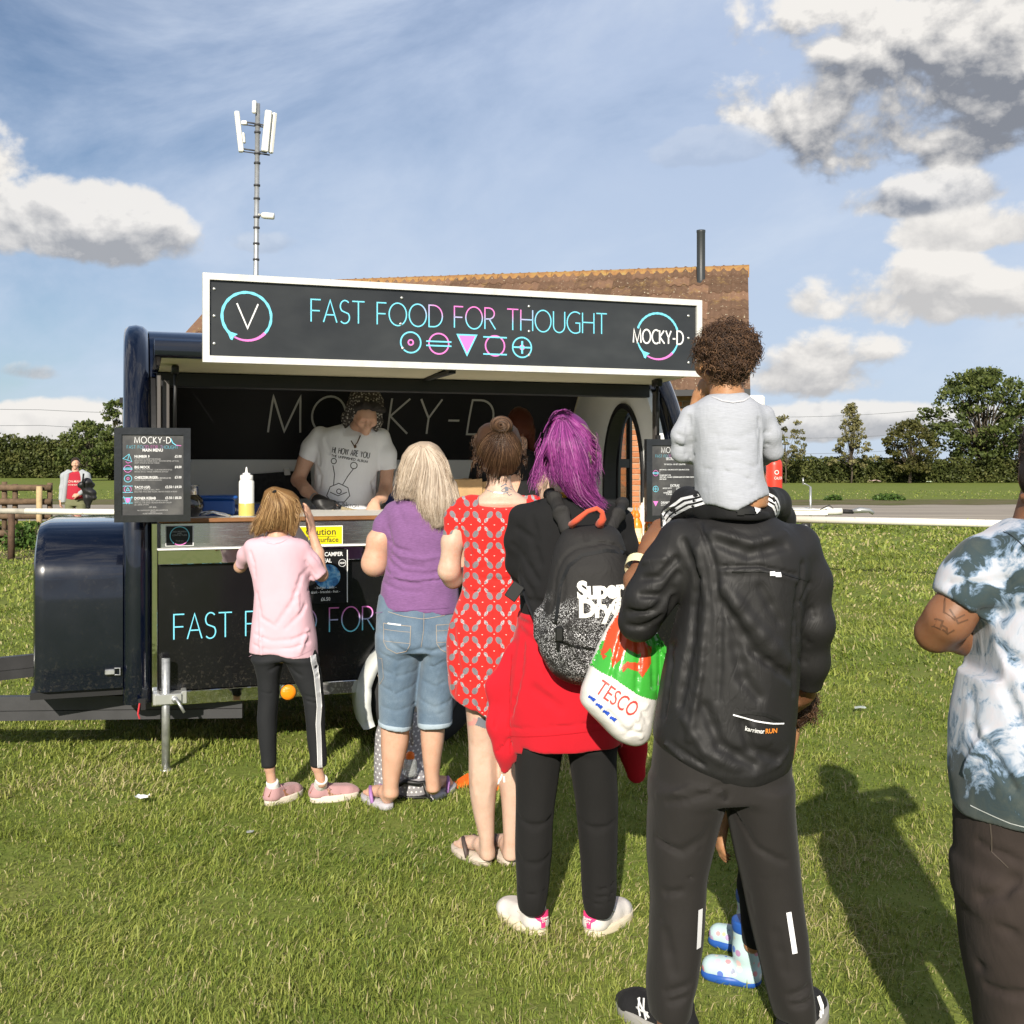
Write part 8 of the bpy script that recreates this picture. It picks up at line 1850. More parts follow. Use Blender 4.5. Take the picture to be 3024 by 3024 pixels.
def toddler():
 f = Fig('person', 'curly-haired toddler in a pale grey top sitting on the shoulders of the man', 'person', MV, 2.93, 370)
 B = Part(f, .006)
 head(B, f, f.p(356, 150, .01), .070, .088, R(12), True, True); chain(B, f, [(360, 205, .0), (362, 265, -.01)], [42, 50], .02)
 L_(f, B, [(270, 300, 430, .05, -.01), (400, 290, 445, .07, -.01), (500, 300, 470, .085, -.01), (545, 305, 468, .088, -.01)], 0, .03)
 chain(B, f, [(262, 300, 0), (238, 396, .02)], [20, 18]); chain(B, f, [(238, 396, .03), (268, 300, .10), (284, 248, .10)], [17, 17, 15]); w = f.p(284, 246, .10); add_hand(B, w, f.p(300, 215, .09) - w, (.8, .3, 0), -1, .55, .9)
 chain(B, f, [(462, 300, 0), (484, 390, .02)], [20, 17]); chain(B, f, [(484, 390, .02), (430, 430, .16)], [16, 14]); add_hand(B, f.p(430, 430, .16), (-.8, .4, 0), (0, .2, -1), -1, .55, .7)
 chain(B, f, [(310, 540, .0), (255, 535, .12), (225, 570, .2), (212, 740, .28)], [32, 28, 26, 20]); chain(B, f, [(455, 535, .0), (490, 535, .12), (506, 575, .2), (512, 740, .28)], [32, 28, 26, 20])
 body = B.build('body', SKIN_TAN)
 S = Part(f, .006)
 L_(f, S, [(238, 312, 412, .045), (250, 296, 422, .056), (268, 272, 450, .068), (300, 264, 462, .078), (350, 268, 456, .084), (400, 273, 452, .088), (450, 275, 456, .094), (500, 276, 468, .102), (545, 283, 474, .104)], -.01, .012)
 chain(S, f, [(264, 300, -.005), (240, 350, .0), (238, 398, .02), (262, 408, .06)], [28, 26, 24, 21], .018); chain(S, f, [(460, 300, -.005), (480, 350, .0), (487, 394, .02), (460, 415, .08)], [28, 26, 24, 21], .025)
 S.cut(f.p(380, 534), np.array((.30, 0, -1)), .004, f.box(372, 600, 520, 440)); S.cut(f.p(330, 541), np.array((-.03, 0, -1)), .004)
 folds_back(f, S, [([(320, 345), (390, 358), (440, 338)], 8, .003), ([(285, 405), (350, 392), (400, 394)], 6, .005), ([(300, 440), (360, 448), (430, 472)], 6, .005), ([(280, 372), (330, 356)], 6, .004), ([(300, 492), (370, 505), (440, 490)], 7, .003), ([(446, 330), (456, 370), (452, 420)], 6, .006), ([(275, 345), (272, 380), (280, 410)], 6, .006), ([(380, 420), (430, 436), (458, 425)], 6, .004)], -.1, 1.0); folds_back(f, S, [([(270, 298), (264, 350), (268, 402)], 5, .012), ([(454, 302), (462, 350), (461, 402)], 5, .012), ([(236, 345), (258, 355)], 6, .005), ([(238, 375), (262, 380)], 6, .005), ([(470, 345), (492, 338)], 6, .005), ([(470, 378), (490, 372)], 6, .005)]); S.drape((60, 60, 9), .006, 43, f.p(0, 540)[2], f.p(0, 330)[2]); S.noise((45, 45, 36), .0028, 41)
 top = S.build('top', cloth('heather_grey', (.345, .36, .405), .9, .35, 18, heather=.10), body); stripe(S, f, [(312, 250), (335, 262), (362, 266), (390, 262), (412, 250)], .004, 'neckline', cloth('grey_rib', (.44, .44, .47)), top)
 T = Part(f, .006)
 L_(f, T, [(505, 288, 480, .098), (530, 290, 482, .102), (575, 300, 470, .10)], -.01, .02); T.cut(f.p(430, 530), np.array((.45, -.2, 1)), .004, f.box(392, 570, 470, 480))
 chain(T, f, [(310, 540, .0), (255, 535, .12), (225, 570, .2), (212, 690, .27)], [46, 42, 38, 30], .03); chain(T, f, [(455, 535, .0), (490, 535, .12), (506, 575, .2), (512, 690, .27)], [46, 40, 36, 30], .03)
 T.noise((40, 40, 40), .002, 42); tr = T.build('track_trousers', cloth('black_track', (.012, .012, .013), .7, .35, 16), body)
 wt = print_mat('stripe_white', (.76, .76, .78))
 for base in ([(276, 512), (244, 525), (218, 552), (200, 592), (196, 640)], [(466, 508), (488, 522), (502, 545), (508, 575), (508, 620)]):
  for k in range(3): d = (k - 1) * 11; sg = 1 if base[0][0] < 370 else -1; stripe(T, f, [(x + d * .55 * sg + 10 * sg, y + d * .9 + 8) for x, y in base], .0062, 'side_stripe', wt, tr, -.003, .01)
 lb = patch(T, f, [(362, 545), (408, 540), (412, 556), (366, 560)], 'care_label', material('label_black', color=(.01, .01, .011), rough=.4), tr, -.006); patch(T, f, [(412, 540), (438, 534), (436, 544), (414, 556)], 'care_label', wt, tr, -.006)
 rng = np.random.default_rng(8); H = Part(f, .006); c = f.p(362, 122, .0); rad = (f.r(77), .085, f.r(76)); H.ell(c, rad, .01); H.ell(f.p(362, 165, -.02), (f.r(62), .068, f.r(38)), .03); H.sub_cone([f.p(278, 172, -.02), f.p(278, 215, -.02)], [f.r(24), f.r(26)], .01); H.sub_cone([f.p(440, 182, .0), f.p(436, 220, .0)], [f.r(26), f.r(30)], .01); H.noise((90, 90, 90), .005, 7); H.noise((200, 200, 200), .003, 8)
 hm = hair_mat('dark_curls', [(.1, (.020, .011, .008)), (.5, (.055, .030, .018)), (.8, (.14, .075, .04)), (.97, (.26, .15, .085))], .4)
 hair = H.build('hair', hm, body); curls('curls', f, H, hair, hm, rng, c - np.array((0, .004, .004)), (rad[0] * 1.0, rad[1] * 1.02, rad[2] * 1.0), 1500, .0085, f.p(0, 172)[2], .0010, True); curls('nape_curls', f, H, hair, hm, rng, f.p(364, 165, -.02), (f.r(66), .073, f.r(44)), 620, .007, f.p(0, 212)[2], .0009, True)
toddler()
def welly_child():
 f = Fig('person', 'small child in patterned blue wellies mostly hidden by the man in black', 'person', MV, 3.25, 440)
 B = Part(f, .006); head(B, f, f.p(528, 1085, .03), .062, .082, R(60), False, True); chain(B, f, [(520, 1150, .03), (490, 1230, .03)], [36, 44]); L_(f, B, [(1210, 425, 490, .06), (1400, 420, 480, .07)], .03)
 chain(B, f, [(430, 1230, .0), (368, 1330, .0), (346, 1410, .0)], [26, 22, 17]); w = f.p(345, 1412, 0); add_hand(B, w, f.p(343, 1475, -.01) - w, (.9, .2, 0), -1, .62, .55)
 for x, y in ((440, -.03), (470, .07)): chain(B, f, [(x, 1380, y), (x - 15, 1560, y), (x - 12, 1720, y)], [38, 28, 22])
 body = B.build('body', SKIN_TAN)
 S = Part(f, .007); L_(f, S, [(1185, 440, 510, .05), (1230, 405, 505, .07), (1330, 400, 495, .085), (1440, 395, 500, .09)], .03, .02); chain(S, f, [(430, 1235, .0), (382, 1310, .0)], [34, 30]); S.noise((40, 40, 30), .003, 3); S.build('top', cloth('grey_marl', (.42, .42, .44), .9), body)
 T = Part(f, .006)
 for x, y in ((440, -.03), (470, .07)): chain(T, f, [(x, 1400, y), (x - 12, 1560, y), (x - 6, 1700, y)], [48, 36, 32], .02)
 tr = T.build('leggings', cloth('black_stretch', (.012, .012, .013), .8), body); stripe(T, f, [(378, 1400), (396, 1520), (420, 1620), (434, 1690)], .004, 'side_piping', print_mat('grey_piping', (.5, .5, .5)), tr)
 def boot_fn(nt, b, co):
  v = nt.voro(co, 34, 'Color'); d = nt.voro(co, 34); base = nt.ramp(v, [(.2, (.72, .62, .30)), (.34, (.08, .18, .55)), (.5, (.70, .30, .32)), (.62, (.75, .76, .72)), (.8, (.42, .30, .50))])
  nt.link(nt.mix(d.step(.30, .34), base, (.45, .60, .62)), b.inputs['Base Color'])
 bm = material('patterned_rubber', boot_fn, rough=.35); blue = material('blue_rubber', color=(.02, .09, .36), rough=.4)
 for (tx, ty), (hx, hy) in (((338, 1832), (446, 1838)), ((372, 1748), (452, 1752))):
  t, h = f.g(tx, ty - 22), f.g(hx, hy - 8); d = nrm(t - h); L = .155; Pq = lambda x, z: h + d * x + np.array((0, 0, z))
  W = Part(f, .005); W.cone([Pq(.03, .03), Pq(.10, .032), Pq(L - .02, .034)], [.034, .033, .034], .02); W.cone([Pq(.03, .03), Pq(.035, .1), Pq(.035, .185)], [.034, .038, .042], .02); W.cut(Pq(0, .012), (0, 0, -1), .003); W.cut(Pq(0, .185), (0, 0, 1), .003); b_ = W.build('welly', bm, body)
  s = Part(f, .005); s.cone([Pq(.03, .014), Pq(.10, .014), Pq(L - .02, .014)], [.038, .036, .037], .02, ((0, 0, 1), .6)); s.cut(Pq(0, 0), (0, 0, -1), .002); s.build('sole', blue, b_); s = Part(f, .005); s.cone([Pq(.035, .176), Pq(.035, .190)], [.0445, .0445], .004); s.cut(Pq(0, .192), (0, 0, 1), .002); s.build('rim', blue, b_)
 rng = np.random.default_rng(9); hm = bpy.data.materials['dark_curls']; c = f.p(528, 1070, .03); H = Part(f, .008); H.ell(c, (.076, .08, .076), .01); H.noise((90, 90, 90), .005, 7); hair = H.build('hair', hm, body); curls('curls', f, H, hair, hm, rng, c, (.077, .08, .077), 420, .010, c[2] - .05, .0011)
welly_child()

# ---------------------------------------------------------------- man in the tie-dye shirt at the right edge
def tiedye_man():
 f = Fig('person', 'man in a grey and white tie-dye T-shirt and dark jeans at the right edge', 'person', (0, 0, 1), 2.33, 3110)
 B = Part(f, .0075); head(B, f, f.p(3165, 1335, .05), .078, .112, R(-25), True, True); chain(B, f, [(3120, 1450, .03), (3105, 1600, .0)], [96, 120])
 L_(f, B, [(1640, 2960, 3270, .08), (2100, 2930, 3300, .1), (2450, 2930, 3280, .11)])
 chain(B, f, [(2895, 1700, 0), (2800, 1830, .0), (2762, 1868, .03)], [75, 66, 54]); chain(B, f, [(2762, 1868, .03), (2850, 1880, .10), (2990, 1830, .26)], [54, 52, 38]); add_hand(B, f.p(2990, 1830, .26), (.8, .3, .2), (0, .3, -1), 1, 1.05, .6)
 chain(B, f, [(3320, 1700, 0), (3480, 1640, .05), (3470, 1520, .1)], [72, 60, 50]); chain(B, f, [(3470, 1520, .10), (3340, 1495, .0), (3200, 1493, -.06)], [50, 42, 34]); w = f.p(3240, 1500, -.07); add_hand(B, w, (-1, .18, .06), (0, .85, .1), -1, 1.0, .75, 1.0, .5)
 for a, b, c in ((2980, 2985, 3010), (3220, 3230, 3240)): chain(B, f, [(a, 2450, 0), (b, 2950, 0), (c, 3450, 0)], [120, 80, 55])
 body = B.build('body', SKIN_BROWN)
 def td(nt, co):
  n = nt.noise(co, 5.5, 5, .62, 1.2); m = nt.noise(co, 17, 5, .65, .8); x, y, z = nt.sep(co)
  e = lambda a, b, p, q: 1 - ((x - a) / p) * ((x - a) / p) - ((z - b) / q) * ((z - b) / q)
  d = e(-.03, 1.325, .10, .085).mx(e(-.19, 1.235, .045, .05)).mx((.935 - z) * 9).mx(e(-.20, 1.36, .04, .05) * .8).mx(e(-.02, 1.10, .05, .03) * .5).mx(e(.12, 1.2, .12, .05)).mx(-.75)
  k = d * .17 + .56 + (n - .5) * .5 + (m - .5) * .95
  return nt.ramp(k, [(.33, (.46, .45, .50)), (.47, (.42, .45, .52)), (.555, (.17, .24, .34)), (.62, (.035, .055, .065)), (.76, (.05, .066, .066)), (.95, (.075, .09, .085))])
 S = Part(f, .0075)
 L_(f, S, [(1530, 2985, 3230, .08), (1555, 2940, 3280, .11), (1600, 2890, 3330, .13), (1680, 2880, 3360, .14), (1800, 2905, 3350, .145), (1900, 2880, 3350, .15), (2000, 2845, 3350, .155), (2150, 2822, 3350, .16), (2280, 2812, 3350, .165), (2400, 2822, 3350, .165)], 0, .012)
 chain(S, f, [(2905, 1665, 0), (2870, 1720, 0), (2828, 1792, .0)], [88, 92, 84], .03); S.cut(f.p(2832, 1790), f.p(2790, 1850) - f.p(2880, 1715), .003, f.box(2600, 1990, 2899, 1660)); chain(S, f, [(3310, 1680, 0), (3380, 1650, .03)], [88, 80], .03)
 S.cut(f.p(3000, 2385), np.array((.10, 0, -1)), .004)
 folds_back(f, S, [([(2905, 1835), (2960, 1900), (2990, 2050), (3040, 2200)], 20, .010), ([(2900, 1850), (2925, 2000), (2920, 2200)], 18, .008), ([(2910, 1830), (3000, 1830), (3100, 1790)], 20, .010), ([(2915, 1845), (3020, 1960), (3150, 2080)], 22, .009), ([(2860, 1740), (2940, 1735), (3010, 1720)], 14, .006), ([(2880, 2000), (2860, 2200)], 18, .008), ([(2900, 2150), (3000, 2330)], 20, .007), ([(2940, 2180), (2900, 2320)], 14, -.008)], -.14); S.drape((30, 30, 6), .010, 53, f.p(0, 2390)[2], f.p(0, 1780)[2], .7); S.noise((22, 22, 16), .003, 51)
 sh = S.build('t_shirt', cloth('tie_dye_cotton', (.5, .5, .5), .85, .35, 13, pattern=td), body); stripe(S, f, [(2830, 2352), (2900, 2372), (3030, 2384)], .002, 'hem_stitching', print_mat('pale_stitch', (.45, .47, .47)), sh); stripe(S, f, [(2935, 1560), (2975, 1640), (2990, 1740)], .0018, 'seam', print_mat('dark_seam', (.02, .025, .025)), sh)
 T = Part(f, .008)
 L_(f, T, [(2330, 2835, 3330, .155), (2500, 2838, 3340, .16), (2640, 2845, 3340, .16)], 0, .02); L_(f, T, [(2560, 2840, 3100, .15), (2700, 2852, 3095, .145), (2850, 2868, 3085, .13), (3000, 2895, 3080, .115), (3150, 2910, 3085, .11), (3450, 2925, 3090, .11)], 0, .03); L_(f, T, [(2560, 3100, 3340, .15), (2700, 3120, 3335, .145), (2850, 3135, 3330, .13), (3150, 3150, 3320, .11), (3450, 3155, 3320, .11)], 0, .03)
 folds_back(f, T, [([(2850, 2690), (2920, 2745), (2990, 2750)], 20, .006), ([(2870, 2860), (2950, 2910)], 18, .008), ([(2960, 2960), (3050, 2930)], 18, .007), ([(3000, 2600), (2930, 2680)], 24, .007), ([(2880, 2440), (2930, 2520), (3010, 2540)], 12, .005)], -.13); T.noise((18, 18, 12), .004, 52)
 jn = T.build('jeans', cloth('black_denim', (.034, .026, .023), .9, .4, 14, weave=800, var=.3), body); st = print_mat('jeans_stitch', (.075, .06, .05)); stripe(T, f, [(2868, 2390), (2872, 2470), (2900, 2500)], .002, 'stitching', st, jn); stripe(T, f, [(2955, 2410), (2960, 2500), (2990, 2510)], .004, 'stitching', st, jn)
 for heel, ang in ((f.g(3010, 3520), R(115)), (f.g(3245, 3520), R(70))): shoe(f, 'shoe', heel, ang, .28, BLACKCLOTH, RUBBER)
 ink = print_mat('faint_ink', (.11, .055, .032), .5)
 for pts in ([(2775, 1760), (2765, 1800), (2790, 1820), (2820, 1805)], [(2745, 1820), (2740, 1845), (2755, 1850), (2760, 1825), (2745, 1820)], [(2760, 1850), (2775, 1862), (2790, 1850)], [(2780, 1790), (2800, 1830), (2830, 1820)], [(2755, 1835), (2770, 1845), (2772, 1858)]): stripe(B, f, pts, .0035, 'tattoo', ink, body, -.0015)
 Hh = Part(f, .008); Hh.ell(f.p(3150, 1330, .04), (.094, .105, .11), .02); Hh.ell(f.p(3130, 1420, .0), (.08, .07, .06), .03); Hh.noise((60, 60, 60), .003, 3); hr = Hh.build('hair', bpy.data.materials['black_hair'], body); curls('curls', f, Hh, hr, bpy.data.materials['black_hair'], np.random.default_rng(11), f.p(3150, 1330, .04), (.094, .106, .11), 700, .006, 1.45, .0011)
 # dark watch and grey cuff beyond his neck
 mb = MB(); mb.tube([f.p(3250, 1462, -.10), f.p(3245, 1494, -.11), f.p(3250, 1530, -.08)], .012, 10); mb.build('watch', material('watch_black', color=(.012, .012, .013), rough=.3), body, True)
tiedye_man()

# ---------------------------------------------------------------- cook behind the counter
def cook():
 f = Fig('person', 'cook in a fur trapper hat and white printed T-shirt working behind the counter', 'person', (830, 1100, .2588), 7.05, 700)
 f.root.location.z = 0; B = Part(f, .006)
 q = head(B, f, f.p(965, 500, -.10), .070, .100, R(201), True, True, R(-28)); chain(B, f, [(905, 620, -.03), (850, 740, .02)], [120, 135], .03)
 L_(f, B, [(760, 500, 1090, .08), (1300, 480, 1020, .1), (1900, 440, 1000, .1)]); z0 = .44
 chain(B, f, [(420, 760, 0), (280, 1010, -.01), (195, 1225, -.04)], [95, 88, 78]); chain(B, f, [(195, 1225, -.04), (290, 1350, -.14), (425, 1455, -.24)], [76, 68, 50], .02)
 w = f.p(430, 1462, -.245); add_hand(B, w, f.p(660, 1600, -.30) - w, (.2, .5, -.7), 1, 1.05, .85)
 chain(B, f, [(1150, 760, 0), (1215, 1050, .0), (1195, 1320, -.03)], [88, 82, 72]); chain(B, f, [(1195, 1320, -.03), (1150, 1420, -.14), (1065, 1500, -.24)], [72, 62, 48], .02)
 w = f.p(1062, 1505, -.245); add_hand(B, w, f.p(1010, 1680, -.33) - w, (0, .55, -.6), 1, 1.05, .45, 1.1)
 for x in (560, 860): B.cone([f.p(x, 1900, .0), np.array((f.p(x, 1900)[0], .0, z0 + .04))], [.09, .05], .03)
 body = B.build('body', SKIN_FAIR)
 S = Part(f, .007)
 L_(f, S, [(590, 690, 1030, .06, .0), (620, 560, 1090, .085, .0), (670, 440, 1170, .105), (760, 395, 1195, .12), (900, 405, 1165, .135), (1100, 392, 1115, .14), (1300, 374, 1095, .14), (1500, 350, 1080, .14), (1700, 338, 1062, .14), (2000, 330, 1060, .14)], 0, .02)
 chain(S, f, [(440, 720, 0), (350, 860, 0), (288, 985, -.01)], [108, 112, 100], .03); chain(S, f, [(1140, 740, 0), (1200, 930, 0), (1222, 1100, .0)], [104, 108, 100], .03); S.cut(f.p(286, 985), f.p(235, 1080) - f.p(350, 850), .003, f.box(60, 1260, 388, 860)); S.cut(f.p(1216, 1110), f.p(1232, 1180) - f.p(1205, 1000), .003, f.box(1102, 1330, 1420, 1000)); S.cut(f.p(850, 700, -.1), np.array((0, -.9, .8)), .006, f.box(735, 760, 950, 500, 0))
 folds_back(f, S, [([(395, 1080), (450, 1180), (440, 1300)], 30, .007), ([(1105, 1180), (1040, 1260), (1060, 1400)], 30, .007), ([(380, 1400), (470, 1480), (600, 1500)], 28, .006), ([(1080, 1450), (980, 1520)], 26, .006), ([(500, 760), (560, 900)], 34, .004), ([(420, 900), (440, 1050)], 24, .006)]); S.noise((36, 36, 26), .003, 61)
 sh = S.build('t_shirt', cloth('white_cotton', (.78, .79, .82), .85, .3, 14), body); ink = print_mat('shirt_ink', (.03, .03, .035))
 o = []
 for tx, vx, vy, h, w_, rot, wd in (('HI, HOW ARE YOU', 582, 912, 62, 415, -9, .12), ('THE UNFINISHED ALBUM', 572, 958, 24, 410, -10, .2), ('SEPT 83', 560, 1508, 34, 188, -2, .12), ('D JOHNSTON', 585, 1546, 34, 290, 1, .12)):
  mb = MB(); x0, z0_ = f.xz(vx, vy, -.13); ca, sa = math.cos(R(rot)), math.sin(R(rot)); lettering(mb, tx, 0, 0, f.r(h), lambda x, z: S.y(x, z, -.002), wd, f.r(w_), .2, lambda a, b: (x0 + a * ca - b * sa, z0_ + a * sa + b * ca)); o.append(mb.build('lettering', ink, sh))
 # plain doodle of a pot with two drooping flowers where the shirt's drawing is
 for pts in ([(560, 1400), (600, 1300), (700, 1260), (800, 1310), (820, 1400), (760, 1470), (620, 1470), (560, 1400)], [(640, 1280), (650, 1160), (630, 1060)], [(740, 1280), (800, 1180), (860, 1100)], [(600, 1360), (690, 1400), (790, 1360)]): stripe(S, f, pts, .005, 'printed_doodle', ink, sh, -.002, .01)
 for cx, cy, r in ((640, 1012, 30), (866, 1062, 36), (700, 1350, 26)): stripe(S, f, [(cx + r * math.cos(a * .4488), cy + r * math.sin(a * .4488)) for a in range(15)], .005, 'printed_doodle', ink, sh, -.002, .01)
 fur = np.random.default_rng(5)
 def hat_fn(nt, b, co):
  v = nt.voro(co, 62); n = nt.noise(co, 34, 3, .6); nt.link(nt.ramp(v * .9 + n * .35, [(.28, (.50, .47, .42)), (.44, (.26, .24, .21)), (.58, (.05, .045, .042))]), b.inputs['Base Color'])
 hmat = material('animal_print_fur', hat_fn, rough=.9, spec=.1, bump=.5, bscale=120)
 Ht = Part(f, .007); Ht.ell(f.p(965, 370, -.06), (f.r(205), .115, f.r(232)), .02); chain(Ht, f, [(800, 400, -.06), (745, 520, -.055), (735, 640, -.05)], [62, 62, 36], .03, ((1, 0, 0), .8)); chain(Ht, f, [(1110, 450, -.10), (1105, 560, -.09), (1085, 650, -.08)], [48, 46, 30], .03); Ht.sub_cone([f.p(965, 560, -.22), f.p(975, 640, -.22)], [f.r(140), f.r(120)], .02); Ht.noise((120, 120, 120), .004, 6)
 hat = Ht.build('trapper_hat', hmat, body)
 V = Part(f, .006); chain(V, f, [(865, 400, -.16), (960, 375, -.185), (1080, 395, -.185), (1170, 430, -.15)], [36, 42, 40, 28], .02); V.noise((150, 150, 150), .005, 7); V.build('fur_visor', material('dark_fur', color=(.03, .026, .024), rough=.95, bump=.6, bscale=150), hat)
 hm = material('stubble', color=(.10, .05, .03), rough=.8); bd = MB()
 mb = MB(); a = [f.p(*p) for p in ((775, 690, -.09), (800, 780, -.12), (835, 840, -.145), (870, 800, -.14), (905, 720, -.11))]; mb.tube(a, .0035, 6); mb.lathe([(0, -.012), (.009, -.006), (.009, .006), (0, .012)], 10, Matrix.Translation(f.p(845, 845, -.15))); mb.build('bead_necklace', material('wood_beads', color=(.10, .05, .025), rough=.5), body, True)
 G = Part(f, .005); w = f.p(430, 1462, -.245); sv = f.root; add_hand(G, w, f.p(660, 1600, -.30) - w, (.2, .5, -.7), 1, 1.16, .85); chain(G, f, [(400, 1440, -.235), (450, 1475, -.25)], [60, 60], .02); G.cut(f.p(402, 1438, -.235), f.p(330, 1380, -.18) - f.p(430, 1462, -.245), .003); G.build('glove', material('black_nitrile', color=(.012, .012, .013), rough=.5), body)
 for p0, p1, r, m in ((f.p(372, 1425, -.215), f.p(388, 1436, -.222), 58, 'steel_watch'), (f.p(1098, 1470, -.20), f.p(1084, 1482, -.215), 55, 'beads')):
  mb = MB(); mb.tube([p0, p1], f.r(r), 18, False); mb.build('bracelet', material(m, color=(.30, .30, .30), metal=.6, rough=.4), body, True)
 t = thing('food_scraper', 'broad steel food scraper held by the gloved hand of the cook', 'scraper', f.root.location + Vector(f.p(760, 1600, -.33)), R(8))
 mb = MB(); mb.box((-.045, -.002, -.028), (.075, .002, .03), .001, Matrix.Rotation(R(12), 4, 'Y')); mb.tube([(-.045, 0, .0), (-.09, .01, .012)], .009, 8); mb.build('blade', material('greasy_steel', color=(.30, .25, .16), metal=.9, rough=.35, var=.4, vscale=40), t)
cook()
def helper():
 f = Fig('person', 'worker with dark reddish hair and black clothes standing at the back of the trailer', 'person', (0, 0, 1), 7.1, 1500)
 B = Part(f, .008); head(B, f, f.p(1535, 1262, .0), .070, .10, R(10), True, True); chain(B, f, [(1532, 1310, 0), (1520, 1400, 0)], [26, 34]); chain(B, f, [(1520, 1420, 0), (1500, 1800, 0), (1490, 1880, 0)], [50, 60, 50]); body = B.build('body', SKIN_FAIR)
 H = Part(f, .008); H.ell(f.p(1535, 1250, .01), (.088, .10, .105), .02); chain(H, f, [(1505, 1270, .02), (1498, 1350, .03)], [16, 12]); chain(H, f, [(1566, 1270, .02), (1572, 1350, .03)], [16, 12]); H.noise((60, 60, 20), .004, 2); H.build('hair', hair_mat('auburn_hair', [(.1, (.03, .008, .005)), (.9, (.10, .03, .015))]), body)
 S = Part(f, .008); L_(f, S, [(1325, 1490, 1560, .05), (1350, 1420, 1600, .09), (1450, 1400, 1620, .11), (1650, 1400, 1600, .12), (1880, 1390, 1600, .12)]); chain(S, f, [(1425, 1380, 0), (1395, 1500, 0), (1420, 1580, -.15)], [34, 30, 24]); chain(S, f, [(1600, 1380, 0), (1630, 1500, 0), (1600, 1580, -.15)], [34, 30, 24]); S.build('black_top', BLACKCLOTH, body)
helper()
def distant_man():
 f = Fig('person', 'man in a red T-shirt and khaki shorts walking up beyond the white rail', 'person', (0, 1150, .2587), 25.6, 860)
 B = Part(f, .011); head(B, f, f.p(862, 850, -.02), .085, .125, R(190), True, True); chain(B, f, [(860, 910, 0), (858, 960, 0)], [36, 40]); L_(f, B, [(970, 800, 910, .08), (1250, 790, 930, .1)])
 chain(B, f, [(745, 985, 0), (705, 1120, 0), (695, 1270, -.04)], [30, 26, 20], .04); add_hand(B, f.p(694, 1280, -.04), (0, -.2, -1), (1, 0, 0), 1, 1.1, .7); chain(B, f, [(985, 985, 0), (1030, 1120, .0), (890, 1205, -.26)], [30, 28, 20], .04); add_hand(B, f.p(890, 1205, -.26), (-1, -.1, -.1), (0, .8, -.4), 1, 1.1, .9)
 for x, k in ((812, -1), (922, 1)): chain(B, f, [(x, 1360, 0), (x, 1470, -.02), (x + 6, 1560, .02), (x + 4, 1620, .02)], [46, 34, 32, 20], .04)
 body = B.build('body', SKIN_FAIR); nz = dict(var=.1)
 S = Part(f, .012); L_(f, S, [(935, 820, 905, .07), (960, 765, 960, .11), (1100, 765, 955, .13), (1255, 762, 962, .14)]); S.noise((14, 14, 12), .006, 3); sh = S.build('t_shirt', cloth('red_tee', (.36, .022, .04), .9), body)
 o = []
 for tx, sz, vx, vy in (('IRON-MAN', .075, 858, 1062), ('IN THE ROW', .045, 858, 1096)): o.append(text_decal(S, f, tx, sz, vx, vy, 'lettering', print_mat('shirt_print', (.55, .42, .36)), sh, 0, .001, .9, 'CENTER', -.006))
 J = Part(f, .012); chain(J, f, [(780, 950, .01), (730, 990, .0), (712, 1120, 0), (698, 1250, -.03)], [36, 36, 30, 26], .05); L_(f, J, [(930, 795, 870, .06), (960, 735, 810, .10), (1100, 728, 790, .11), (1290, 700, 762, .09)], -.03); chain(J, f, [(940, 945, .01), (988, 985, .0), (1030, 1110, .0), (915, 1185, -.24)], [34, 38, 34, 26], .05); L_(f, J, [(930, 900, 945, .05), (1000, 925, 985, .1), (1200, 940, 985, .1)], -.02); J.noise((14, 14, 12), .008, 4); J.build('hooded_top', cloth('grey_sweat', (.34, .36, .38), .95), body)
 P = Part(f, .012); L_(f, P, [(1245, 752, 972, .13), (1300, 748, 982, .14), (1330, 748, 985, .14)]); L_(f, P, [(1300, 748, 858, .13), (1440, 752, 852, .12)]); L_(f, P, [(1300, 870, 986, .13), (1440, 878, 984, .12)]); P.noise((14, 14, 12), .006, 5); P.build('shorts', cloth('khaki_cotton', (.15, .155, .085), .9), body)
 for x in (812, 930): h = f.g(x, 1632); h[1] = .12; shoe(f, 'shoe', h, R(262), .29, BLACKCLOTH, RUBBER)
 Hh = Part(f, .011); Hh.ell(f.p(862, 826, .01), (.096, .118, .105), .02); Hh.cut(f.p(862, 836, -.1), np.array((0, -.7, -.7)), .01); Hh.build('hair', hair_mat('short_dark_hair', [(.1, (.02, .014, .01)), (.9, (.07, .05, .04))]), body)
 g = Fig('padded_jacket', 'black padded jacket draped over the arm of the man beyond the rail', 'jacket', (0, 1150, .2587), 25.3, 1000); K_ = Part(g, .012); chain(K_, g, [(930, 1090, -.1), (1000, 1060, -.05), (1050, 1090, 0)], [42, 46, 30], .05); chain(K_, g, [(980, 1130, -.05), (1050, 1180, 0), (1075, 1235, 0)], [46, 42, 30], .05); chain(K_, g, [(980, 1110, 0), (1000, 1240, 0), (1008, 1335, 0)], [44, 46, 30], .05); K_.noise((26, 26, 40), .012, 6); jk = K_.build('jacket', material('padded_black', color=(.014, .014, .016), rough=.5), g.root)
 mb = MB(); mb.tube([g.p(955, 960, -.25), g.p(945, 1040, -.25), g.p(950, 1100, -.2)], .02, 6); mb.build('strap', BLACKM, g.root)
distant_man()

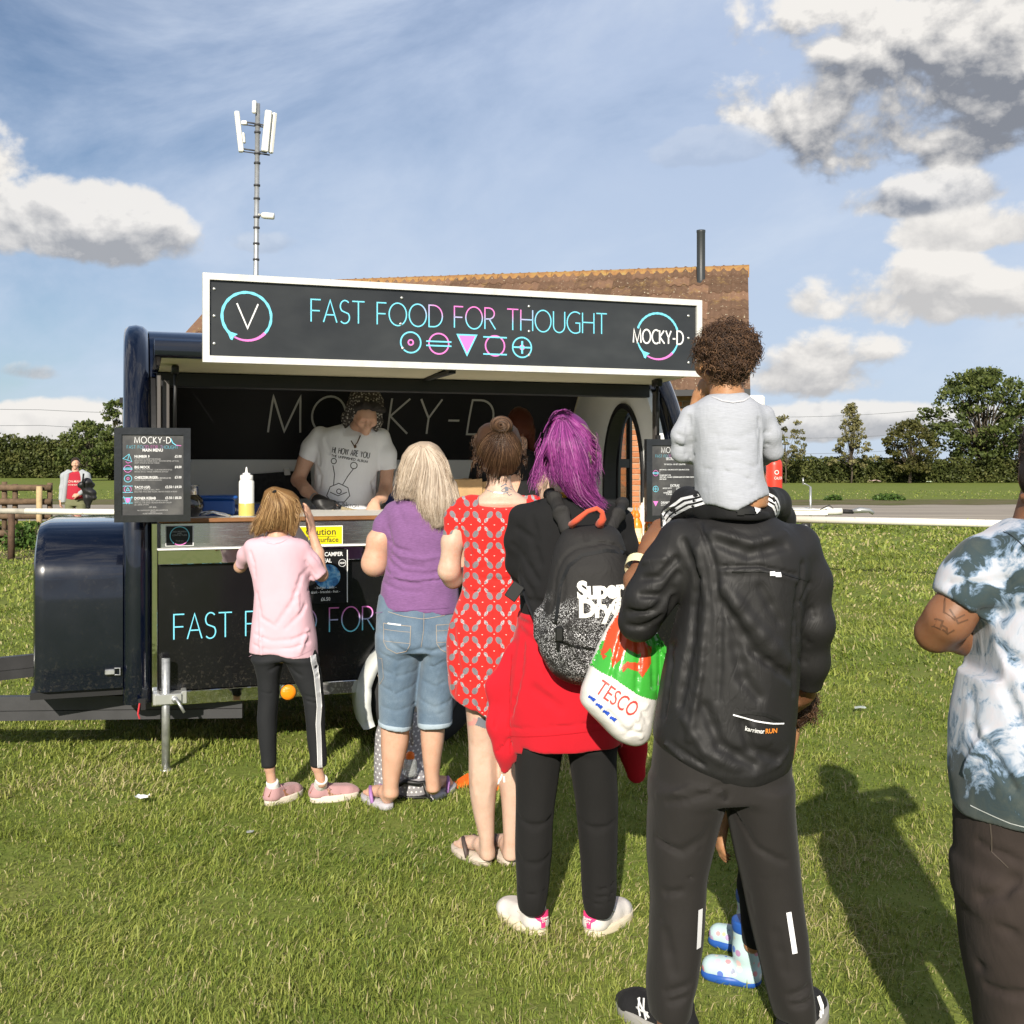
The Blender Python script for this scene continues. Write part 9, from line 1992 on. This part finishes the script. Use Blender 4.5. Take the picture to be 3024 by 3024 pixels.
# ---------------------------------------------------------------- bags
def bags():
 PV = (1380, 1200, .82816); f = Fig('backpack', 'black glittery backpack on the back of the person with the purple ponytail', 'backpack', PV, 3.60, 430)
 def gl(nt, b, co):
  v = nt.voro(co, 620, 'Color'); x, y, z = nt.sep(co); n = nt.noise(co, 9, 3, .6); k = v.gt(.74) * (1 - z.step(1.10, 1.16)) * n.step(.36, .5)
  nt.link(nt.mix(k, (.016, .015, .015), (.62, .62, .64)), b.inputs['Base Color']); nt.link(.75 - k * .5, b.inputs['Roughness']); nt.link(nt.bump(nt.noise(nt.vmul(co, (1, 1, .6)), 15, 4, .6, .8), .5, .012), b.inputs['Normal'])
 gm = material('black_glitter', gl, spec=.4); P = Part(f, .0065)
 L_(f, P, [(424, 375, 515, .05, -.155), (442, 342, 540, .075, -.17), (500, 315, 562, .095, -.185), (570, 300, 580, .115, -.20), (650, 283, 592, .125, -.205), (730, 265, 597, .13, -.21), (800, 250, 596, .13, -.21), (870, 250, 586, .125, -.21), (930, 283, 556, .115, -.20), (965, 320, 500, .09, -.19), (982, 365, 455, .06, -.18)], 0, .012, 2.6)
 chain(P, f, [(262, 745, -.22), (262, 815, -.24)], [24, 22], .03); Z = [(300, 730), (318, 600), (345, 540), (390, 505), (470, 490), (540, 500), (575, 545)]
 folds_back(f, P, [(Z, 7, .008), ([(335, 740), (420, 748), (560, 742)], 6, .006), ([(310, 775), (380, 800), (470, 805), (580, 800)], 8, .010), ([(345, 600), (335, 720)], 7, .006), ([(400, 850), (440, 900), (520, 880)], 16, .008), ([(330, 830), (380, 900), (430, 950)], 14, .008), ([(300, 840), (330, 920)], 12, .008), ([(470, 840), (540, 850)], 14, .007), ([(420, 440), (430, 480)], 12, .004)], -.3); P.noise((32, 32, 28), .0035, 71)
 bag = P.build('bag', gm, f.root); zip_ = material('zip', color=(.008, .008, .008), rough=.4); stripe(P, f, Z, .010, 'zip', zip_, bag, -.001); stripe(P, f, [(300, 778), (380, 802), (470, 808), (585, 803)], .008, 'lower_seam', zip_, bag, -.001)
 wp = print_mat('rubber_print', (.74, .72, .68)); text_decal(P, f, 'Super', .070, 372, 642, 'lettering', wp, bag, R(2), .0035, .92, off=-.004, space=.92); text_decal(P, f, 'Dry®', .073, 374, 700, 'lettering', wp, bag, R(0), .0035, .92, off=-.004, space=.92)
 St = Part(f, .006); chain(St, f, [(355, 440, -.155), (335, 380, -.135), (312, 330, -.085), (300, 318, .0), (280, 360, .12)], [26, 26, 25, 24, 20], .015, ((0, 1, .3), .35)); chain(St, f, [(512, 440, -.15), (540, 385, -.125), (552, 352, -.07), (552, 345, .0), (552, 390, .12)], [20, 20, 20, 20, 18], .015, ((0, 1, .3), .35)); St.noise((60, 60, 60), .001, 3); St.build('shoulder_strap', gm, f.root)
 tb = MB(); tb.tube([f.p(240, 760, -.2), f.p(215, 700, -.16), f.p(195, 640, -.1)], [.006] * 3, 6); tb.box((-.02, -.004, -.028), (.02, .004, .028), .002, Matrix.Translation(f.p(168, 660, -.14)) @ Matrix.Rotation(R(35), 4, 'Y')); tb.build('side_strap', BLACKM, f.root); tb = MB(); tb.box((-.012, -.008, -.022), (.012, .008, .022), .004, Matrix.Translation(f.p(328, 812, -.335))); tb.tube([f.p(322, 790, -.335), f.p(324, 870, -.325)], .006, 6); tb.build('buckle', zip_, f.root)
 mb = MB(); pts = [f.p(*q) for q in ((370, 424, -.20), (396, 402, -.225), (430, 374, -.24), (462, 364, -.24), (480, 376, -.235), (484, 400, -.225), (470, 424, -.21))]; V = [];
 mb.tube(pts, [.012, .010, .0075, .0075, .0075, .011, .015], 8); mb.build('grab_handle', cloth('coral_webbing', (.66, .10, .05), .8), f.root, True)
 # supermarket carrier bag
 f = Fig('carrier_bag', 'white and green supermarket carrier bag with a red dragon hanging beside the man', 'carrier bag', PV, 3.14, 560); P = Part(f, .006)
 L_(f, P, [(715, 545, 600, .018), (750, 520, 630, .03), (800, 492, 672, .045), (850, 468, 692, .06), (920, 440, 688, .075), (1000, 407, 680, .085), (1050, 402, 672, .088), (1100, 440, 664, .085), (1150, 490, 657, .075), (1185, 530, 648, .055), (1204, 575, 625, .035)], 0, .012, 2.2); chain(P, f, [(575, 740, 0), (590, 690, .0), (600, 650, .02)], [20, 12, 12], .02)
 folds_back(f, P, [([(580, 740), (540, 860), (500, 1000)], 12, .006), ([(600, 740), (610, 880), (600, 1000)], 12, .007), ([(620, 760), (660, 880), (665, 1000)], 12, .007), ([(560, 1060), (600, 1130), (560, 1170)], 10, .006), ([(600, 1040), (640, 1120)], 10, .007), ([(500, 1080), (560, 1150), (620, 1160)], 9, .006), ([(640, 1060), (600, 1100), (620, 1180)], 8, -.006)], -.05); P.noise((50, 50, 30), .003, 72)
 pm = material('white_polythene', color=(.66, .64, .62), rough=.28, bump=.35, bscale=26, bdist=.006); b = P.build('bag', pm, f.root); gm = material('green_polythene', color=(.045, .33, .04), rough=.25, bump=.35, bscale=26, bdist=.006); rm = material('red_print', color=(.48, .06, .018), rough=.3, bump=.3, bscale=26)
 patch(P, f, [(478, 832), (560, 800), (676, 806), (700, 850), (690, 960), (676, 1040), (600, 1010), (520, 955), (436, 918)], 'green_panel', gm, b, -.0012, .0028)
 for i, poly in enumerate(([(545, 722), (600, 730), (608, 800), (640, 850), (600, 872), (560, 850), (548, 880), (520, 905), (512, 880), (505, 850), (488, 870), (470, 878), (500, 790)], [(590, 820), (650, 850), (646, 905), (614, 950), (600, 930), (560, 915), (545, 930), (540, 915), (560, 895), (600, 900), (612, 870)], [(545, 905), (560, 898), (552, 920)], [(505, 880), (526, 896), (510, 918)], [(470, 860), (492, 880), (478, 892)])): patch(P, f, poly, 'dragon_print', rm, b, -.0024, .0025)
 text_decal(P, f, 'TESCO', .062, 446, 1000, 'lettering', print_mat('red_letter', (.60, .06, .05)), b, R(-33), .0, .66, off=-.003)
 for k in range(4): x, y = 430 + k * 24, 1014 + k * 22; patch(P, f, [(x, y), (x + 22, y + 12), (x + 14, y + 22), (x - 4, y + 8)], 'blue_dash', print_mat('blue_print', (.02, .07, .42)), b, -.003, .003)
 # grey polka-dot rucksack on the grass
 f = Fig('rucksack', 'grey polka-dot rucksack standing on the grass between the legs of the blonde woman', 'rucksack', (1000, 1280, .59006), 5.2, 310)
 def dots(nt, b, co):
  x, y, z = nt.sep(co); u, v = x / .021, z / .021; j = v.floor(); u = u + j.mod(2) * .5; fu, fv = u - u.floor() - .5, v - v.floor() - .5; k = (fu * fu + fv * fv).lt(.045); nt.link(nt.mix(k, (.25, .24, .255), (.66, .65, .65)), b.inputs['Base Color'])
 dm = material('polka_dot_canvas', dots, rough=.85, bump=.4, bscale=14, bdist=.012); P = Part(f, .0065); z0 = 1845
 L_(f, P, [(1400, 250, 395, .05), (1430, 205, 415, .075), (1500, 185, 424, .10), (1600, 180, 430, .12), (1700, 178, 438, .13), (1800, 182, 445, .135), (1848, 190, 446, .13)], .06, .02); L_(f, P, [(1690, 300, 432, .045), (1760, 296, 440, .05), (1845, 300, 440, .05)], -.07); folds_back(f, P, [([(395, 1420), (410, 1600), (405, 1690)], 9, .008), ([(300, 1700), (360, 1712), (430, 1700)], 7, .007), ([(300, 1800), (370, 1815), (440, 1800)], 8, .006)], -.05); P.noise((30, 30, 26), .004, 73); bag = P.build('bag', dm, f.root)
 mb = MB(); mb.tube([f.p(302, 1760, -.12), f.p(330, 1742, -.14), f.p(400, 1752, -.14), f.p(425, 1745, -.13), f.p(440, 1790, -.14), f.p(462, 1838, -.16), f.p(470, 1848, -.1)], .011, 6); mb.box((-.075, -.02, 0), (.075, .02, .012), .003, Matrix.Translation((f.p(370, 1845)[0], -.11, .002))); mb.build('strap', BLACKM, f.root, True); mb = MB(); mb.tube([f.p(372, 1400, -.02), f.p(366, 1480, -.05), f.p(368, 1560, -.05)], .008, 6); mb.build('shoulder_strap', dm, f.root, True)
 q = f.p(358, 1690, -.135); t = thing('water_bottle', 'clear drinks bottle with an orange cap in the rucksack pocket', 'bottle', (q[0] + f.bx, q[1] + f.d, q[2] - .02)); r = f.r(33)
 mb = MB(); mb.lathe([(0, 0), (r * .9, .0), (r, .01), (r, .06), (r * .8, .075), (r * .5, .083)], 20); mb.build('bottle', material('clear_plastic', color=(.75, .78, .78), rough=.08, trans=.75, ior=1.3), t, True); mb = MB(); mb.lathe([(r * .62, .076), (r * .64, .08), (r * .62, .10), (r * .35, .108), (0, .109)], 18); mb.build('cap', material('orange_cap_bright', color=(.85, .18, .01), rough=.4), t, True)
 # orange wheel chocks by the trailer wheel
 m = material('orange_chock', color=(.80, .13, .01), rough=.5)
 for lab, sx, sy in (('orange wheel chock on the grass left of the bare legs', 1368, 2322), ('orange wheel chock on the grass between the bare legs', 1470, 2330)):
  d = FOC * EYE / (sy - HY); t = thing('wheel_chock', lab, 'wheel chock', ((sx - HX) / FOC * d, d, 0), R(20)); mb = MB(); mb.prism([(-.045, 0), (.06, 0), (.06, .03), (.045, .05), (.03, .05), (-.045, .012)], -.035, .035); mb.build('chock', m, t);
  mb = MB(); mb.box((-.045, -.037, -.004), (.062, .037, .003)); mb.build('tread', RUBBER, t)
bags()

# lettering and other many-stroked print stays one object each
for o in bpy.data.objects:
 if o.name.split('.')[0] in ('lettering', 'white_lettering', 'tagline', 'small_print', 'stem', 'wire', 'laces', 'bracket', 'sleeve_highlight') and o.parent: o['kind'] = 'stuff'
